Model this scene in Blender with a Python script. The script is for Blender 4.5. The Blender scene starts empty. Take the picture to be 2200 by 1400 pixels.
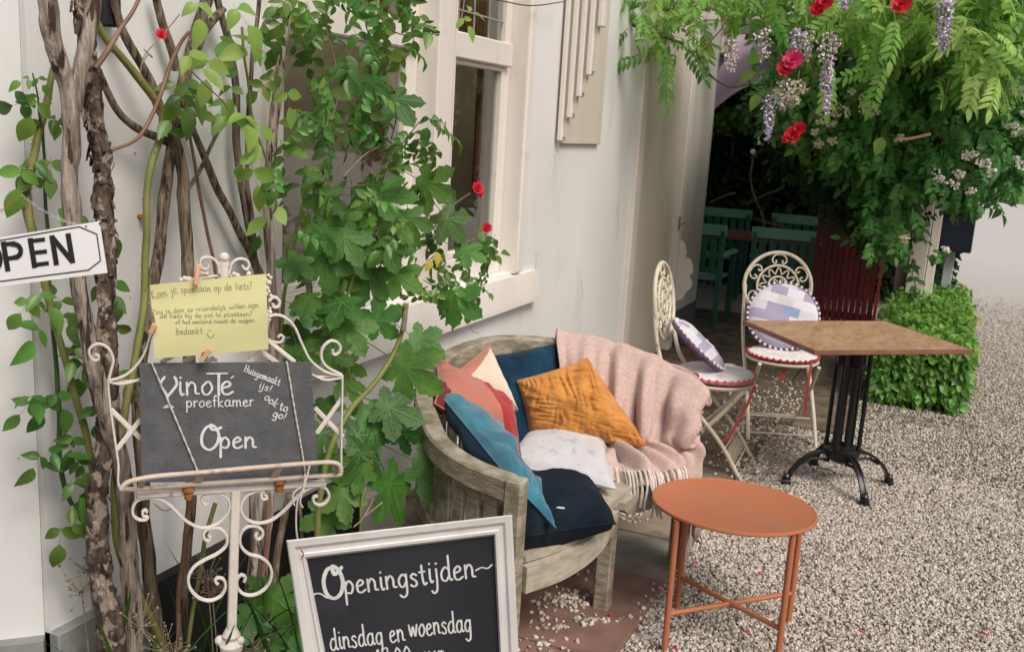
import bpy, bmesh, math, random
import numpy as np
from mathutils import Vector, Matrix, noise
random.seed(7); RS = np.random.RandomState(11)
rad = math.radians
C = bpy.context.scene.collection
S = bpy.context.scene

# ---------------------------------------------------------------- camera, world, sun, exposure
FPX = 2100.0; PITCH = rad(11.6); ROLL = rad(3.4); HEAD = rad(23.4); CAMH = 1.62; CAMX = 1.85
cam = np.array([CAMX, 0.0, CAMH])
fw = np.array([-math.sin(HEAD)*math.cos(PITCH), math.cos(HEAD)*math.cos(PITCH), -math.sin(PITCH)])
rt0 = np.array([math.cos(HEAD), math.sin(HEAD), 0.0])
up0 = np.cross(rt0, fw)
# the picture is rolled: image right axis seen in level frame
rt = math.cos(ROLL)*rt0 + math.sin(ROLL)*up0
up = np.cross(rt, fw)
cd = bpy.data.cameras.new('camera'); co = bpy.data.objects.new('camera', cd); C.objects.link(co)
co.matrix_world = Matrix(((rt[0], up[0], -fw[0], cam[0]), (rt[1], up[1], -fw[1], cam[1]), (rt[2], up[2], -fw[2], cam[2]), (0, 0, 0, 1)))
cd.sensor_width = 36; cd.lens = FPX/2200*36; cd.clip_end = 400; cd.clip_start = 0.05
cd.dof.use_dof = True; cd.dof.focus_distance = 2.6; cd.dof.aperture_fstop = 9.0
S.camera = co
w = bpy.data.worlds.new('World'); S.world = w; w.use_nodes = True
nt = w.node_tree; bg = nt.nodes['Background']
sky = nt.nodes.new('ShaderNodeTexSky'); sky.sky_type = 'NISHITA'; sky.sun_disc = False
SUN_EL = rad(50); SUN_AZ = rad(122)          # azimuth clockwise from +Y
sky.sun_elevation = SUN_EL; sky.sun_rotation = SUN_AZ; sky.air_density = 1.0; sky.dust_density = 6.0; sky.ozone_density = 0.6
nt.links.new(sky.outputs[0], bg.inputs[0]); bg.inputs[1].default_value = 0.085
sl = bpy.data.lights.new('sun', 'SUN'); sl.energy = 1.5; sl.angle = rad(22); sl.color = (1.0, 0.98, 0.95)
so = bpy.data.objects.new('sun', sl); C.objects.link(so)
sd = Vector((math.sin(SUN_AZ)*math.cos(SUN_EL), math.cos(SUN_AZ)*math.cos(SUN_EL), math.sin(SUN_EL)))
so.rotation_euler = sd.to_track_quat('Z', 'Y').to_euler()
S.view_settings.view_transform = 'Standard'; S.view_settings.look = 'None'; S.view_settings.exposure = 0.36; S.view_settings.gamma = 1
S.render.engine = 'CYCLES'

# ---------------------------------------------------------------- measuring helpers: photo pixel -> place on a real plane
def ray(px, py):
    r = fw*FPX + rt*(px-1100) - up*(py-700)
    return r
def G(px, py, z=0.0):
    r = ray(px, py); return cam + r*((z-CAMH)/r[2])
def W(px, py, x=0.0):
    r = ray(px, py); return cam + r*((x-CAMX)/r[0])
def YP(px, py, y):
    r = ray(px, py); return cam + r*(y/r[1])
def D(px, py, t):
    r = ray(px, py); return cam + r/np.linalg.norm(r)*t
def nrm(v):
    v = np.asarray(v, float); return v/np.linalg.norm(v)
class Plane:
    def __init__(s, p, n): s.p = np.asarray(p, float); s.n = nrm(n)
    def at(s, px, py, off=0.0):
        r = ray(px, py); q = s.p + s.n*off
        return cam + r*(np.dot(q-cam, s.n)/np.dot(r, s.n))

# ---------------------------------------------------------------- mesh helpers
class MB:
    def __init__(s): s.v = []; s.f = []; s.n = 0
    def add(s, v, f):
        v = np.asarray(v, float).reshape(-1, 3); s.v.append(v)
        s.f += [tuple(i+s.n for i in q) for q in f]; s.n += len(v); return s
    def box(s, c, d, R=None, ch=0.0):
        d = np.asarray(d, float)/2
        ch = min(ch, d.min()*0.6)
        if ch <= 0:
            v = np.array([(x, y, z) for x in (-1, 1) for y in (-1, 1) for z in (-1, 1)], float)*d
            f = [(0, 1, 3, 2), (4, 6, 7, 5), (0, 4, 5, 1), (2, 3, 7, 6), (0, 2, 6, 4), (1, 5, 7, 3)]
        else:
            v = []; idx = {}
            for x in (-1, 1):
                for y in (-1, 1):
                    for z in (-1, 1):
                        sg = np.array([x, y, z])
                        for a in range(3):
                            q = sg*(d-ch); q[a] = sg[a]*d[a]; idx[(x, y, z, a)] = len(v); v.append(q)
            f = []
            for a in range(3):
                b, c2 = (a+1) % 3, (a+2) % 3
                for sgn in (-1, 1):
                    q = []
                    for (sb, sc) in ((-1, -1), (1, -1), (1, 1), (-1, 1)):
                        k = [0, 0, 0]; k[a] = sgn; k[b] = sb; k[c2] = sc; q.append(idx[(k[0], k[1], k[2], a)])
                    f.append(tuple(q if sgn > 0 else q[::-1]))
                # edges along axis a
                for sb in (-1, 1):
                    for sc in (-1, 1):
                        k0 = [0, 0, 0]; k0[a] = -1; k0[b] = sb; k0[c2] = sc; k1 = list(k0); k1[a] = 1
                        q = [idx[(*k0, b)], idx[(*k1, b)], idx[(*k1, c2)], idx[(*k0, c2)]]
                        f.append(tuple(q if sb*sc > 0 else q[::-1]))
            for x in (-1, 1):
                for y in (-1, 1):
                    for z in (-1, 1):
                        q = [idx[(x, y, z, a)] for a in range(3)]
                        f.append(tuple(q if x*y*z > 0 else q[::-1]))
            v = np.array(v)
        if R is not None: v = v @ np.asarray(R).T
        return s.add(v + np.asarray(c, float), f)
    def bar(s, a, b, wd, th, upv=(0, 0, 1), ch=0.0):
        a = np.asarray(a, float); b = np.asarray(b, float); L = np.linalg.norm(b-a); y = (b-a)/L
        z = np.asarray(upv, float); z = z-y*np.dot(z, y)
        if np.linalg.norm(z) < 1e-5: z = np.array([1., 0, 0]); z = z-y*np.dot(z, y)
        z = nrm(z); x = np.cross(y, z)
        return s.box((a+b)/2, (wd, L, th), np.array([x, y, z]).T, ch)
    def sweep(s, pts, sec, scale=1.0, upv=None, cap=True, closed=False, jit=0.0):
        P = np.asarray(pts, float); n = len(P); sec = np.asarray(sec, float); k = len(sec)
        sc = np.full(n, scale) if np.isscalar(scale) else np.asarray(scale, float)
        T = np.gradient(P, axis=0) if not closed else (np.roll(P, -1, 0)-np.roll(P, 1, 0))
        T /= np.maximum(np.linalg.norm(T, axis=1), 1e-9)[:, None]
        V = []
        if upv is None:
            u = np.array([0, 0, 1.]) if abs(T[0][2]) < .9 else np.array([1., 0, 0])
        prev = None
        for i in range(n):
            if upv is not None:
                u = np.asarray(upv if np.ndim(upv) == 1 else upv[i], float)
            elif prev is not None: u = prev
            z = u-T[i]*np.dot(u, T[i]); z = nrm(z); prev = z; x = np.cross(T[i], z)
            ring = P[i] + sc[i]*(sec[:, :1]*x + sec[:, 1:2]*z)
            if jit: ring = ring + RS.uniform(-jit, jit, ring.shape)*sc[i]
            V.append(ring)
        V = np.concatenate(V); f = []
        m = n if closed else n-1
        for i in range(m):
            a = i*k; b = ((i+1) % n)*k
            for j in range(k):
                j2 = (j+1) % k; f.append((a+j, a+j2, b+j2, b+j))
        if cap and not closed:
            f.append(tuple(range(k))[::-1]); f.append(tuple(range((n-1)*k, n*k)))
        return s.add(V, f)
    def tube(s, pts, r, seg=8, **kw):
        a = np.linspace(0, 2*math.pi, seg, endpoint=False)
        return s.sweep(pts, np.c_[np.cos(a), np.sin(a)], r, **kw)
    def lathe(s, prof, c=(0, 0, 0), seg=32, R=None):
        a = np.linspace(0, 2*math.pi, seg, endpoint=False); V = []
        for (r, z) in prof: V.append(np.c_[r*np.cos(a), r*np.sin(a), np.full(seg, z)])
        V = np.concatenate(V)
        if R is not None: V = V @ np.asarray(R).T
        V = V+np.asarray(c, float); f = []
        for i in range(len(prof)-1):
            for j in range(seg):
                j2 = (j+1) % seg; f.append((i*seg+j, i*seg+j2, (i+1)*seg+j2, (i+1)*seg+j))
        f.append(tuple(range(seg))[::-1]); f.append(tuple(range((len(prof)-1)*seg, len(prof)*seg)))
        return s.add(V, f)
    def ball(s, c, r, seg=10, rings=6):
        pr = [(max(1e-4, math.sin(math.pi*i/rings)), -math.cos(math.pi*i/rings)) for i in range(rings+1)]
        r3 = np.array([r, r, r]) if np.isscalar(r) else np.asarray(r)
        return s.lathe(pr, c, seg, np.diag(r3))
    def prism(s, poly, t, M=None):
        """poly 2d outline, extruded t along local z, M maps local xyz->world function"""
        n = len(poly); V = [(x, y, 0) for x, y in poly]+[(x, y, t) for x, y in poly]
        f = [tuple(range(n))[::-1], tuple(range(n, 2*n))]+[(i, (i+1) % n, n+(i+1) % n, n+i) for i in range(n)]
        V = np.array(V)
        if M is not None: V = np.array([M(p) for p in V])
        return s.add(V, f)
    def grid(s, Gd, thick=0.0, closed_u=False):
        Gd = np.asarray(Gd, float); a, b = Gd.shape[:2]
        V = Gd.reshape(-1, 3); f = []
        ua = a if closed_u else a-1
        for i in range(ua):
            for j in range(b-1):
                i2 = (i+1) % a; f.append((i*b+j, i2*b+j, i2*b+j+1, i*b+j+1))
        if thick == 0: return s.add(V, f)
        du = np.gradient(Gd, axis=0); dv = np.gradient(Gd, axis=1); N = np.cross(du, dv)
        N /= np.maximum(np.linalg.norm(N, axis=2), 1e-9)[..., None]
        V2 = (Gd-N*thick).reshape(-1, 3); m = len(V)
        f2 = [tuple(i+m for i in q[::-1]) for q in f]
        rim = [i*b for i in range(a)] + [(a-1)*b+j for j in range(1, b)] + [i*b+b-1 for i in range(a-2, -1, -1)] + [j for j in range(b-2, 0, -1)]
        side = [(rim[k], rim[(k+1) % len(rim)], rim[(k+1) % len(rim)]+m, rim[k]+m) for k in range(len(rim))]
        side = [q[::-1] for q in side]
        return s.add(np.concatenate([V, V2]), f+f2+side)

def loc_of(p):
    return np.array([float(a) for a in p['_loc']]) if p is not None and '_loc' in p else np.zeros(3)
def mesh_of(name, mb, m, off=None, smooth=True, ang=32, uv=None):
    me = bpy.data.meshes.new(name)
    V = np.concatenate(mb.v) if isinstance(mb, MB) else mb[0]
    F = mb.f if isinstance(mb, MB) else mb[1]
    if off is not None: V = V-off
    if isinstance(F, np.ndarray):
        nf, k = F.shape; me.vertices.add(len(V)); me.vertices.foreach_set('co', V.astype(np.float32).ravel())
        me.loops.add(nf*k); me.loops.foreach_set('vertex_index', F.astype(np.int32).ravel())
        me.polygons.add(nf); me.polygons.foreach_set('loop_start', np.arange(0, nf*k, k, dtype=np.int32))
        me.update(calc_edges=True)
    else:
        me.from_pydata(V.tolist(), [], F)
    if smooth:
        me.polygons.foreach_set('use_smooth', np.ones(len(me.polygons), bool))
        if ang: me.set_sharp_from_angle(angle=rad(ang))
    if uv is not None:
        ul = me.uv_layers.new(name='UVMap'); li = np.empty(len(me.loops), np.int32); me.loops.foreach_get('vertex_index', li)
        ul.data.foreach_set('uv', np.asarray(uv, np.float32)[li].ravel())
    me.materials.append(m); me.update()
    return me
def obj(name, mb, m, parent=None, smooth=True, ang=32, uv=None, kind=None, label=None):
    me = mesh_of(name, mb, m, loc_of(parent), smooth, ang, uv)
    o = bpy.data.objects.new(name, me); C.objects.link(o)
    if parent is not None: o.parent = parent; o['_loc'] = [float(a) for a in loc_of(parent)]
    if kind: o['kind'] = kind
    if label: o['label'] = label
    return o
def tag(o, label, cat, group=None):
    o['label'] = label; o['category'] = cat
    if group: o['group'] = group
    return o
def thing(name, label, cat, loc=(0, 0, 0), group=None):
    o = bpy.data.objects.new(name, None); C.objects.link(o); o.location = [float(a) for a in loc]; o['_loc'] = [float(a) for a in loc]
    o.empty_display_size = 0.1
    return tag(o, label, cat, group)
def solo(name, mb, m, label, cat, group=None, **kw):      # a thing that is one mesh, origin at its own centre base
    V = np.concatenate(mb.v); c = V.mean(0); c[2] = V[:, 2].min()
    me = mesh_of(name, mb, m, c, **kw); o = bpy.data.objects.new(name, me); C.objects.link(o); o.location = c
    return tag(o, label, cat, group)
def structure(name, mb, m, **kw):
    o = obj(name, mb, m, None, **kw); o['kind'] = 'structure'; return o
def spline(pts, n=8, closed=False):
    P = np.asarray(pts, float)
    if closed: P = np.concatenate([P[-1:], P, P[:2]])
    else: P = np.concatenate([[2*P[0]-P[1]], P, [2*P[-1]-P[-2]]])
    out = []
    for i in range(1, len(P)-2):
        p0, p1, p2, p3 = P[i-1:i+3]
        for t in np.linspace(0, 1, n, endpoint=False):
            out.append(.5*((2*p1)+(-p0+p2)*t+(2*p0-5*p1+4*p2-p3)*t*t+(-p0+3*p1-3*p2+p3)*t**3))
    if not closed: out.append(P[-2])
    return np.array(out)

# ---------------------------------------------------------------- materials
MATS = {}
def mat(name, col, col2=None, scale=8.0, rough=0.7, bump=0.0, bscale=None, metal=0.0, stretch=(1, 1, 1), spec=0.4,
        detail=4, transl=0.0, rnd=0.0, island=False, contrast=(0.35, 0.65), third=None, tscale=3.0, tpos=(0.55, 0.7), tstretch=None, bdist=.004, sheen=0.0, coat=0.0):
    m = bpy.data.materials.new(name); m.use_nodes = True; n = m.node_tree.nodes; l = m.node_tree.links
    b = n['Principled BSDF']; b.inputs['Roughness'].default_value = rough; b.inputs['Metallic'].default_value = metal
    b.inputs['Specular IOR Level'].default_value = spec
    if sheen: b.inputs['Sheen Weight'].default_value = sheen; b.inputs['Sheen Roughness'].default_value = .5
    if coat: b.inputs['Coat Weight'].default_value = coat
    tc = n.new('ShaderNodeTexCoord'); mp = n.new('ShaderNodeMapping'); mp.inputs['Scale'].default_value = stretch
    geo = n.new('ShaderNodeNewGeometry')
    l.new(geo.outputs['Position'], mp.inputs[0])
    ns = n.new('ShaderNodeTexNoise'); ns.inputs['Scale'].default_value = scale; ns.inputs['Detail'].default_value = detail
    l.new(mp.outputs[0], ns.inputs['Vector'])
    cr = n.new('ShaderNodeValToRGB'); cr.color_ramp.elements[0].position = contrast[0]; cr.color_ramp.elements[1].position = contrast[1]
    cr.color_ramp.elements[0].color = (*col, 1); cr.color_ramp.elements[1].color = (*(col2 or col), 1)
    l.new(ns.outputs['Fac'], cr.inputs[0]); out = cr.outputs[0]
    if third:
        n3 = n.new('ShaderNodeTexNoise'); n3.inputs['Scale'].default_value = tscale; n3.inputs['Detail'].default_value = 5
        m3 = n.new('ShaderNodeMapping'); m3.inputs['Scale'].default_value = tstretch or (1, 1, 1); l.new(geo.outputs['Position'], m3.inputs[0]); l.new(m3.outputs[0], n3.inputs['Vector'])
        r3 = n.new('ShaderNodeMapRange'); r3.inputs[1].default_value = tpos[0]; r3.inputs[2].default_value = tpos[1]
        l.new(n3.outputs['Fac'], r3.inputs[0]); mx = n.new('ShaderNodeMix'); mx.data_type = 'RGBA'
        l.new(r3.outputs[0], mx.inputs[0]); l.new(out, mx.inputs[6]); mx.inputs[7].default_value = (*third, 1); out = mx.outputs[2]
    if rnd:
        hs = n.new('ShaderNodeHueSaturation'); oi = n.new('ShaderNodeObjectInfo')
        src = geo.outputs['Random Per Island'] if island else oi.outputs['Random']
        r1 = n.new('ShaderNodeMapRange'); r1.inputs[3].default_value = 1-rnd; r1.inputs[4].default_value = 1+rnd
        l.new(src, r1.inputs[0]); l.new(r1.outputs[0], hs.inputs['Value'])
        mm = n.new('ShaderNodeMath'); mm.operation = 'MULTIPLY'; mm.inputs[1].default_value = 7.31; l.new(src, mm.inputs[0])
        fr = n.new('ShaderNodeMath'); fr.operation = 'FRACT'; l.new(mm.outputs[0], fr.inputs[0])
        r2 = n.new('ShaderNodeMapRange'); hd = 0.5+0.03*min(1, rnd*2) ; r2.inputs[3].default_value = 1-hd; r2.inputs[4].default_value = hd
        l.new(fr.outputs[0], r2.inputs[0]); l.new(r2.outputs[0], hs.inputs['Hue'])
        l.new(out, hs.inputs['Color']); out = hs.outputs[0]
    l.new(out, b.inputs['Base Color'])
    if bump:
        nb = n.new('ShaderNodeTexNoise'); nb.inputs['Scale'].default_value = bscale or scale*4; nb.inputs['Detail'].default_value = 6
        l.new(mp.outputs[0], nb.inputs['Vector'])
        bp = n.new('ShaderNodeBump'); bp.inputs['Strength'].default_value = min(1, bump); bp.inputs['Distance'].default_value = bdist
        l.new(nb.outputs['Fac'], bp.inputs['Height']); l.new(bp.outputs[0], b.inputs['Normal'])
    if transl:
        tr = n.new('ShaderNodeBsdfTranslucent'); mxs = n.new('ShaderNodeMixShader'); mxs.inputs[0].default_value = transl
        hs2 = n.new('ShaderNodeHueSaturation'); hs2.inputs['Value'].default_value = 1.6; hs2.inputs['Hue'].default_value = .485
        l.new(out, hs2.inputs['Color']); l.new(hs2.outputs[0], tr.inputs[0])
        l.new(b.outputs[0], mxs.inputs[1]); l.new(tr.outputs[0], mxs.inputs[2]); l.new(mxs.outputs[0], n['Material Output'].inputs[0])
    m['out'] = 1
    MATS[name] = m
    return m
white_wall = mat('painted_wall', (.70, .695, .68), (.77, .767, .755), 1.6, .6, .45, 26, stretch=(1, 1, .35), third=(.56, .545, .51), tscale=4.5, tpos=(.57, .85), tstretch=(1, 1, .3))
cream = mat('cream_paint', (.70, .65, .59), (.76, .715, .66), 3, .5, .25, 40, stretch=(1, 1, .3), third=(.58, .52, .44), tscale=9, tpos=(.6, .85))
beige = mat('beige_paint', (.56, .50, .41), (.62, .57, .48), 4, .6, .3, 30, stretch=(1, 1, .2))
greypaint = mat('grey_paint', (.40, .38, .34), (.48, .46, .42), 4, .6, .3, 30, stretch=(1, 1, .2))
plinth_m = mat('plinth_paint', (.22, .23, .215), (.29, .30, .28), 6, .8, .5, 60, third=(.12, .125, .115), tscale=7)
black_m = mat('bitumen', (.012, .012, .013), (.02, .02, .021), 9, .8, .4)
darkgreen_pl = mat('dark_green_plinth', (.05, .07, .07), (.08, .1, .1), 9, .8, .4)
glass_m = bpy.data.materials.new('window_glass'); glass_m.use_nodes = True
_n = glass_m.node_tree.nodes; _l = glass_m.node_tree.links
_g = _n.new('ShaderNodeBsdfGlossy'); _g.inputs[1].default_value = .02; _t = _n.new('ShaderNodeBsdfTransparent'); _m = _n.new('ShaderNodeMixShader')
_lw = _n.new('ShaderNodeLayerWeight'); _pw = _n.new('ShaderNodeMath'); _pw.operation = 'POWER'; _pw.inputs[1].default_value = 4; _l.new(_lw.outputs['Facing'], _pw.inputs[0]); _f = _n.new('ShaderNodeMath'); _f.operation = 'MULTIPLY_ADD'; _f.inputs[1].default_value = .7; _f.inputs[2].default_value = .09; _l.new(_pw.outputs[0], _f.inputs[0]); _t.inputs[0].default_value = (.9, .93, .9, 1)
_l.new(_f.outputs[0], _m.inputs[0]); _l.new(_t.outputs[0], _m.inputs[1]); _l.new(_g.outputs[0], _m.inputs[2]); _l.new(_m.outputs[0], _n['Material Output'].inputs[0])
bark_pale = mat('pale_bark', (.13, .098, .075), (.46, .385, .32), 75, .9, 1.0, 150, stretch=(1, 1, .10), contrast=(.32, .62), third=(.06, .036, .025), tscale=60, tpos=(.57, .61), tstretch=(1, 1, .14), bdist=.012)
bark_dark = mat('shaggy_bark', (.035, .024, .018), (.15, .11, .085), 55, .95, 1.0, 70, stretch=(1, 1, .4), third=(.36, .28, .22), tscale=30, tpos=(.52, .58), bdist=.012)
bark_brown = mat('brown_bark', (.045, .031, .021), (.25, .19, .135), 85, .9, 1.0, 150, stretch=(1, 1, .10), contrast=(.32, .66), third=(.035, .024, .016), tscale=70, tpos=(.57, .62), tstretch=(1, 1, .12), bdist=.010)
stem_green = mat('green_stem', (.13, .16, .035), (.22, .23, .06), 14, .55, .3, third=(.26, .19, .08), tscale=9, tpos=(.55, .75))
stem_dkgreen = mat('dark_green_stem', (.045, .08, .03), (.07, .11, .04), 14, .5)
stem_red = mat('reddish_stem', (.17, .085, .055), (.24, .14, .1), 14, .55)
twig_m = mat('twig', (.20, .15, .10), (.30, .24, .17), 30, .8)
leaf_rose = mat('rose_leaf', (.065, .165, .028), (.135, .275, .045), 5, .36, .25, 120, spec=.55, transl=.32, rnd=.4)
leaf_light = mat('pale_rose_leaf', (.19, .33, .06), (.27, .42, .10), 6, .45, .2, 120, transl=.38, rnd=.2)
leaf_maple = mat('maple_leaf', (.046, .135, .02), (.085, .20, .032), 14, .5, .5, 90, spec=.4, transl=.3, rnd=.3, third=(.085, .20, .05), tscale=40, tpos=(.55, .7))
leaf_wist = mat('wisteria_leaf', (.13, .33, .05), (.32, .50, .13), 2.0, .5, .1, 80, transl=.42, rnd=.3)
leaf_wist_j = mat('wisteria_foliage', (.09, .26, .04), (.28, .46, .10), 1.7, .5, .1, 80, transl=.42, rnd=.3, island=True)
leaf_dark = mat('rambler_leaf', (.06, .20, .038), (.12, .31, .065), 2.5, .45, .1, 80, spec=.45, transl=.3, rnd=.3)
leaf_dark_j = mat('rambler_foliage', (.045, .155, .03), (.105, .27, .055), 2.5, .45, .1, 80, spec=.45, transl=.3, rnd=.35, island=True)
leaf_shade_j = mat('shade_toned_foliage', (.012, .035, .009), (.03, .075, .018), 3, .6, 0, spec=.2, transl=.15, rnd=.4, island=True)  # near-black green: shade under the pergola put into the leaf colour
leaf_hedge_j = mat('hedge_foliage', (.10, .25, .035), (.20, .38, .06), 4, .45, 0, transl=.3, rnd=.35, island=True)
leaf_tree_j = mat('tree_foliage', (.06, .13, .03), (.12, .22, .05), .5, .7, 0, transl=.2, rnd=.3, island=True)
iron_white = mat('white_iron', (.66, .60, .54), (.75, .70, .65), 16, .5, .4, 90, third=(.42, .28, .18), tscale=30, tpos=(.66, .74))
iron_cream = mat('cream_chair_iron', (.56, .50, .37), (.66, .61, .49), 16, .5, .3, 90, third=(.3, .2, .11), tscale=34, tpos=(.64, .72))
shelf_m = mat('beige_iron', (.52, .42, .33), (.62, .52, .43), 16, .5, .4, 90, third=(.36, .22, .13), tscale=30, tpos=(.6, .72))
rust_m = mat('rust', (.30, .10, .03), (.42, .18, .07), 30, .85, .6)
slate_m = mat('slate', (.085, .088, .095), (.115, .118, .125), 30, .75, .5, 200, third=(.16, .165, .17), tscale=260, tpos=(.62, .72))
chalkboard_m = mat('chalkboard', (.018, .021, .028), (.028, .032, .040), 5, .62, .1, 60, stretch=(1, 1, .2), third=(.042, .047, .055), tscale=9, tpos=(.6, .8))
chalk_m = mat('chalk', (.62, .62, .62), (.74, .74, .74), 60, .95, .2, 200)
frame_white = mat('white_frame', (.66, .65, .63), (.73, .72, .70), 7, .45, .15, 60, third=(.56, .55, .52), tscale=20, tpos=(.6, .8))
sign_white = mat('sign_white', (.72, .72, .72), (.76, .76, .76), 6, .35)
ink_black = mat('black_print', (.012, .012, .014), (.018, .018, .02), 6, .4)
paper_m = mat('yellow_paper', (.72, .70, .36), (.76, .74, .42), 6, .75, .1, transl=.2)
pencil_m = mat('pencil', (.20, .20, .13), (.30, .29, .19), 20, .8)
rope_m = mat('twine', (.55, .52, .46), (.66, .63, .57), 90, .9, .4)
peg_m = mat('wooden_peg', (.62, .36, .22), (.70, .45, .30), 20, .7)
def stretchy(name, c1, c2, st, sc, **k): return mat(name, c1, c2, sc, stretch=st, **k)
teak = mat('weathered_teak', (.22, .19, .13), (.43, .38, .295), 18, .85, .9, 80, stretch=(1, 1, 3.0), third=(.15, .14, .075), tscale=11, tpos=(.50, .72))
teak_pale = mat('pale_teak', (.36, .315, .235), (.49, .44, .35), 12, .85, .6, 60, stretch=(3, 1, 5), third=(.25, .22, .14), tscale=9, tpos=(.5, .75))
table_wood = mat('varnished_wood', (.34, .20, .11), (.45, .29, .17), 11, .42, .25, 40, stretch=(5, 1.2, 1), third=(.52, .36, .23), tscale=5, tpos=(.48, .8), tstretch=(3, 1, 1), detail=8)
edge_wood = mat('table_edge', (.20, .085, .055), (.27, .12, .08), 9, .5)
cast_iron = mat('black_cast_iron', (.008, .009, .010), (.014, .015, .017), 10, .32, .2, 60, spec=.5)
orange_m = mat('terracotta_metal', (.44, .15, .07), (.46, .165, .078), 3, .5, .08, 200, spec=.35, third=(.40, .17, .095), tscale=6, tpos=(.5, .8))
green_light = mat('light_green_paint', (.17, .38, .28), (.22, .46, .34), 6, .55, .2)
green_dark = mat('dark_green_paint', (.03, .12, .08), (.045, .155, .10), 6, .5, .2)
maroon = mat('maroon_boards', (.10, .009, .012), (.16, .016, .020), 5, .55, .3, stretch=(1, 1, .2))
red_board = mat('red_board', (.30, .02, .03), (.42, .04, .05), 5, .5)
post_m = mat('post_paint', (.62, .56, .50), (.70, .65, .60), 3, .6, .4, 40, stretch=(1, 1, .3), third=(.42, .34, .27), tscale=5, tpos=(.6, .8))
post_brown = mat('brown_post', (.34, .255, .20), (.43, .34, .28), 5, .7, .4, stretch=(1, 1, .3))
grey_box = mat('grey_metal', (.36, .38, .40), (.44, .46, .48), 6, .5)
navy_box = mat('navy_metal', (.008, .012, .026), (.012, .018, .035), 4, .45)
mauve_m = mat('mauve_cloth', (.58, .42, .48), (.68, .52, .58), 2, .85, .2, 90)
soil_m = mat('soil', (.02, .015, .011), (.045, .034, .025), 20, .95, 1.0, 60)
cloth = {}
def fabric(name, a, b2, sc=14, **k):
    k.setdefault('rough', .9); k.setdefault('bump', .5); k.setdefault('bscale', 300); k.setdefault('sheen', .25)
    cloth[name] = mat(name, a, b2, sc, **k); return cloth[name]
fabric('navy_velvet', (.004, .022, .048), (.010, .048, .09), 9, sheen=.12, spec=.15)
fabric('teal_velvet', (.014, .11, .165), (.035, .20, .27), 10, sheen=.5, stretch=(1, 1, 1))
fabric('teal_dark', (.005, .026, .055), (.011, .05, .10), 9, sheen=.08)
fabric('mustard', (.46, .175, .03), (.60, .27, .06), 16)
fabric('seat_navy', (.004, .008, .015), (.009, .016, .026), 10, sheen=.02, spec=.15, third=(.018, .025, .036), tscale=6)
fabric('plum', (.055, .04, .045), (.09, .07, .075), 20)
fabric('pink_throw', (.57, .40, .35), (.65, .49, .435), 70, bscale=420, bump=.8, third=(.52, .36, .31), tscale=150, tpos=(.5, .65))
fabric('fringe', (.62, .56, .47), (.72, .67, .58), 60)
fabric('purple_trim', (.07, .03, .075), (.12, .06, .12), 30)
fabric('pom_white', (.70, .66, .66), (.78, .75, .75), 30)
fabric('pink_trim', (.52, .11, .14), (.62, .2, .22), 40)
fabric('red_ribbon', (.50, .05, .06), (.58, .09, .09), 30)
fabric('red_trim', (.30, .02, .03), (.45, .05, .06), 60)
fabric('cushion_pale', (.70, .64, .65), (.78, .74, .75), 14, third=(.60, .42, .42), tscale=16, tpos=(.55, .75))

def uvmat(name, build, rough=.9, sheen=.2, bump=.4):
    m = bpy.data.materials.new(name); m.use_nodes = True; n = m.node_tree.nodes; l = m.node_tree.links; b = n['Principled BSDF']
    b.inputs['Roughness'].default_value = rough; b.inputs['Sheen Weight'].default_value = sheen; b.inputs['Specular IOR Level'].default_value = .25
    uv = n.new('ShaderNodeUVMap'); uv.uv_map = 'UVMap'; sp = n.new('ShaderNodeSeparateXYZ'); l.new(uv.outputs[0], sp.inputs[0])
    c = build(n, l, uv.outputs[0], sp.outputs[0], sp.outputs[1]); l.new(c, b.inputs['Base Color'])
    nb = n.new('ShaderNodeTexNoise'); nb.inputs['Scale'].default_value = 260; bp = n.new('ShaderNodeBump'); bp.inputs['Strength'].default_value = bump; bp.inputs['Distance'].default_value = .002
    g = n.new('ShaderNodeNewGeometry'); l.new(g.outputs['Position'], nb.inputs['Vector']); l.new(nb.outputs['Fac'], bp.inputs['Height']); l.new(bp.outputs[0], b.inputs['Normal'])
    return m
def nmath(n, l, op, a, b=None):
    q = n.new('ShaderNodeMath'); q.operation = op
    for i, x in enumerate((a, b)):
        if x is None: continue
        if isinstance(x, (int, float)): q.inputs[i].default_value = x
        else: l.new(x, q.inputs[i])
    return q.outputs[0]
def nmix(n, l, f, a, b):
    q = n.new('ShaderNodeMix'); q.data_type = 'RGBA'; l.new(f, q.inputs[0])
    for i, x in ((6, a), (7, b)):
        if isinstance(x, tuple): q.inputs[i].default_value = (*x, 1)
        else: l.new(x, q.inputs[i])
    return q.outputs[2]
def b_salmon(n, l, uv, u, v):
    c = nmix(n, l, nmath(n, l, 'GREATER_THAN', nmath(n, l, 'ADD', u, nmath(n, l, 'MULTIPLY', v, -.25)), .50), (.46, .165, .115), (.37, .028, .026))
    return nmix(n, l, nmath(n, l, 'LESS_THAN', nmath(n, l, 'ADD', u, nmath(n, l, 'MULTIPLY', v, -.35)), -.17), c, (.16, .018, .018))
def b_creamc(n, l, uv, u, v):
    return nmix(n, l, nmath(n, l, 'LESS_THAN', nmath(n, l, 'ADD', u, nmath(n, l, 'MULTIPLY', v, .15)), .17), (.68, .58, .45), (.48, .20, .14))
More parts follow.
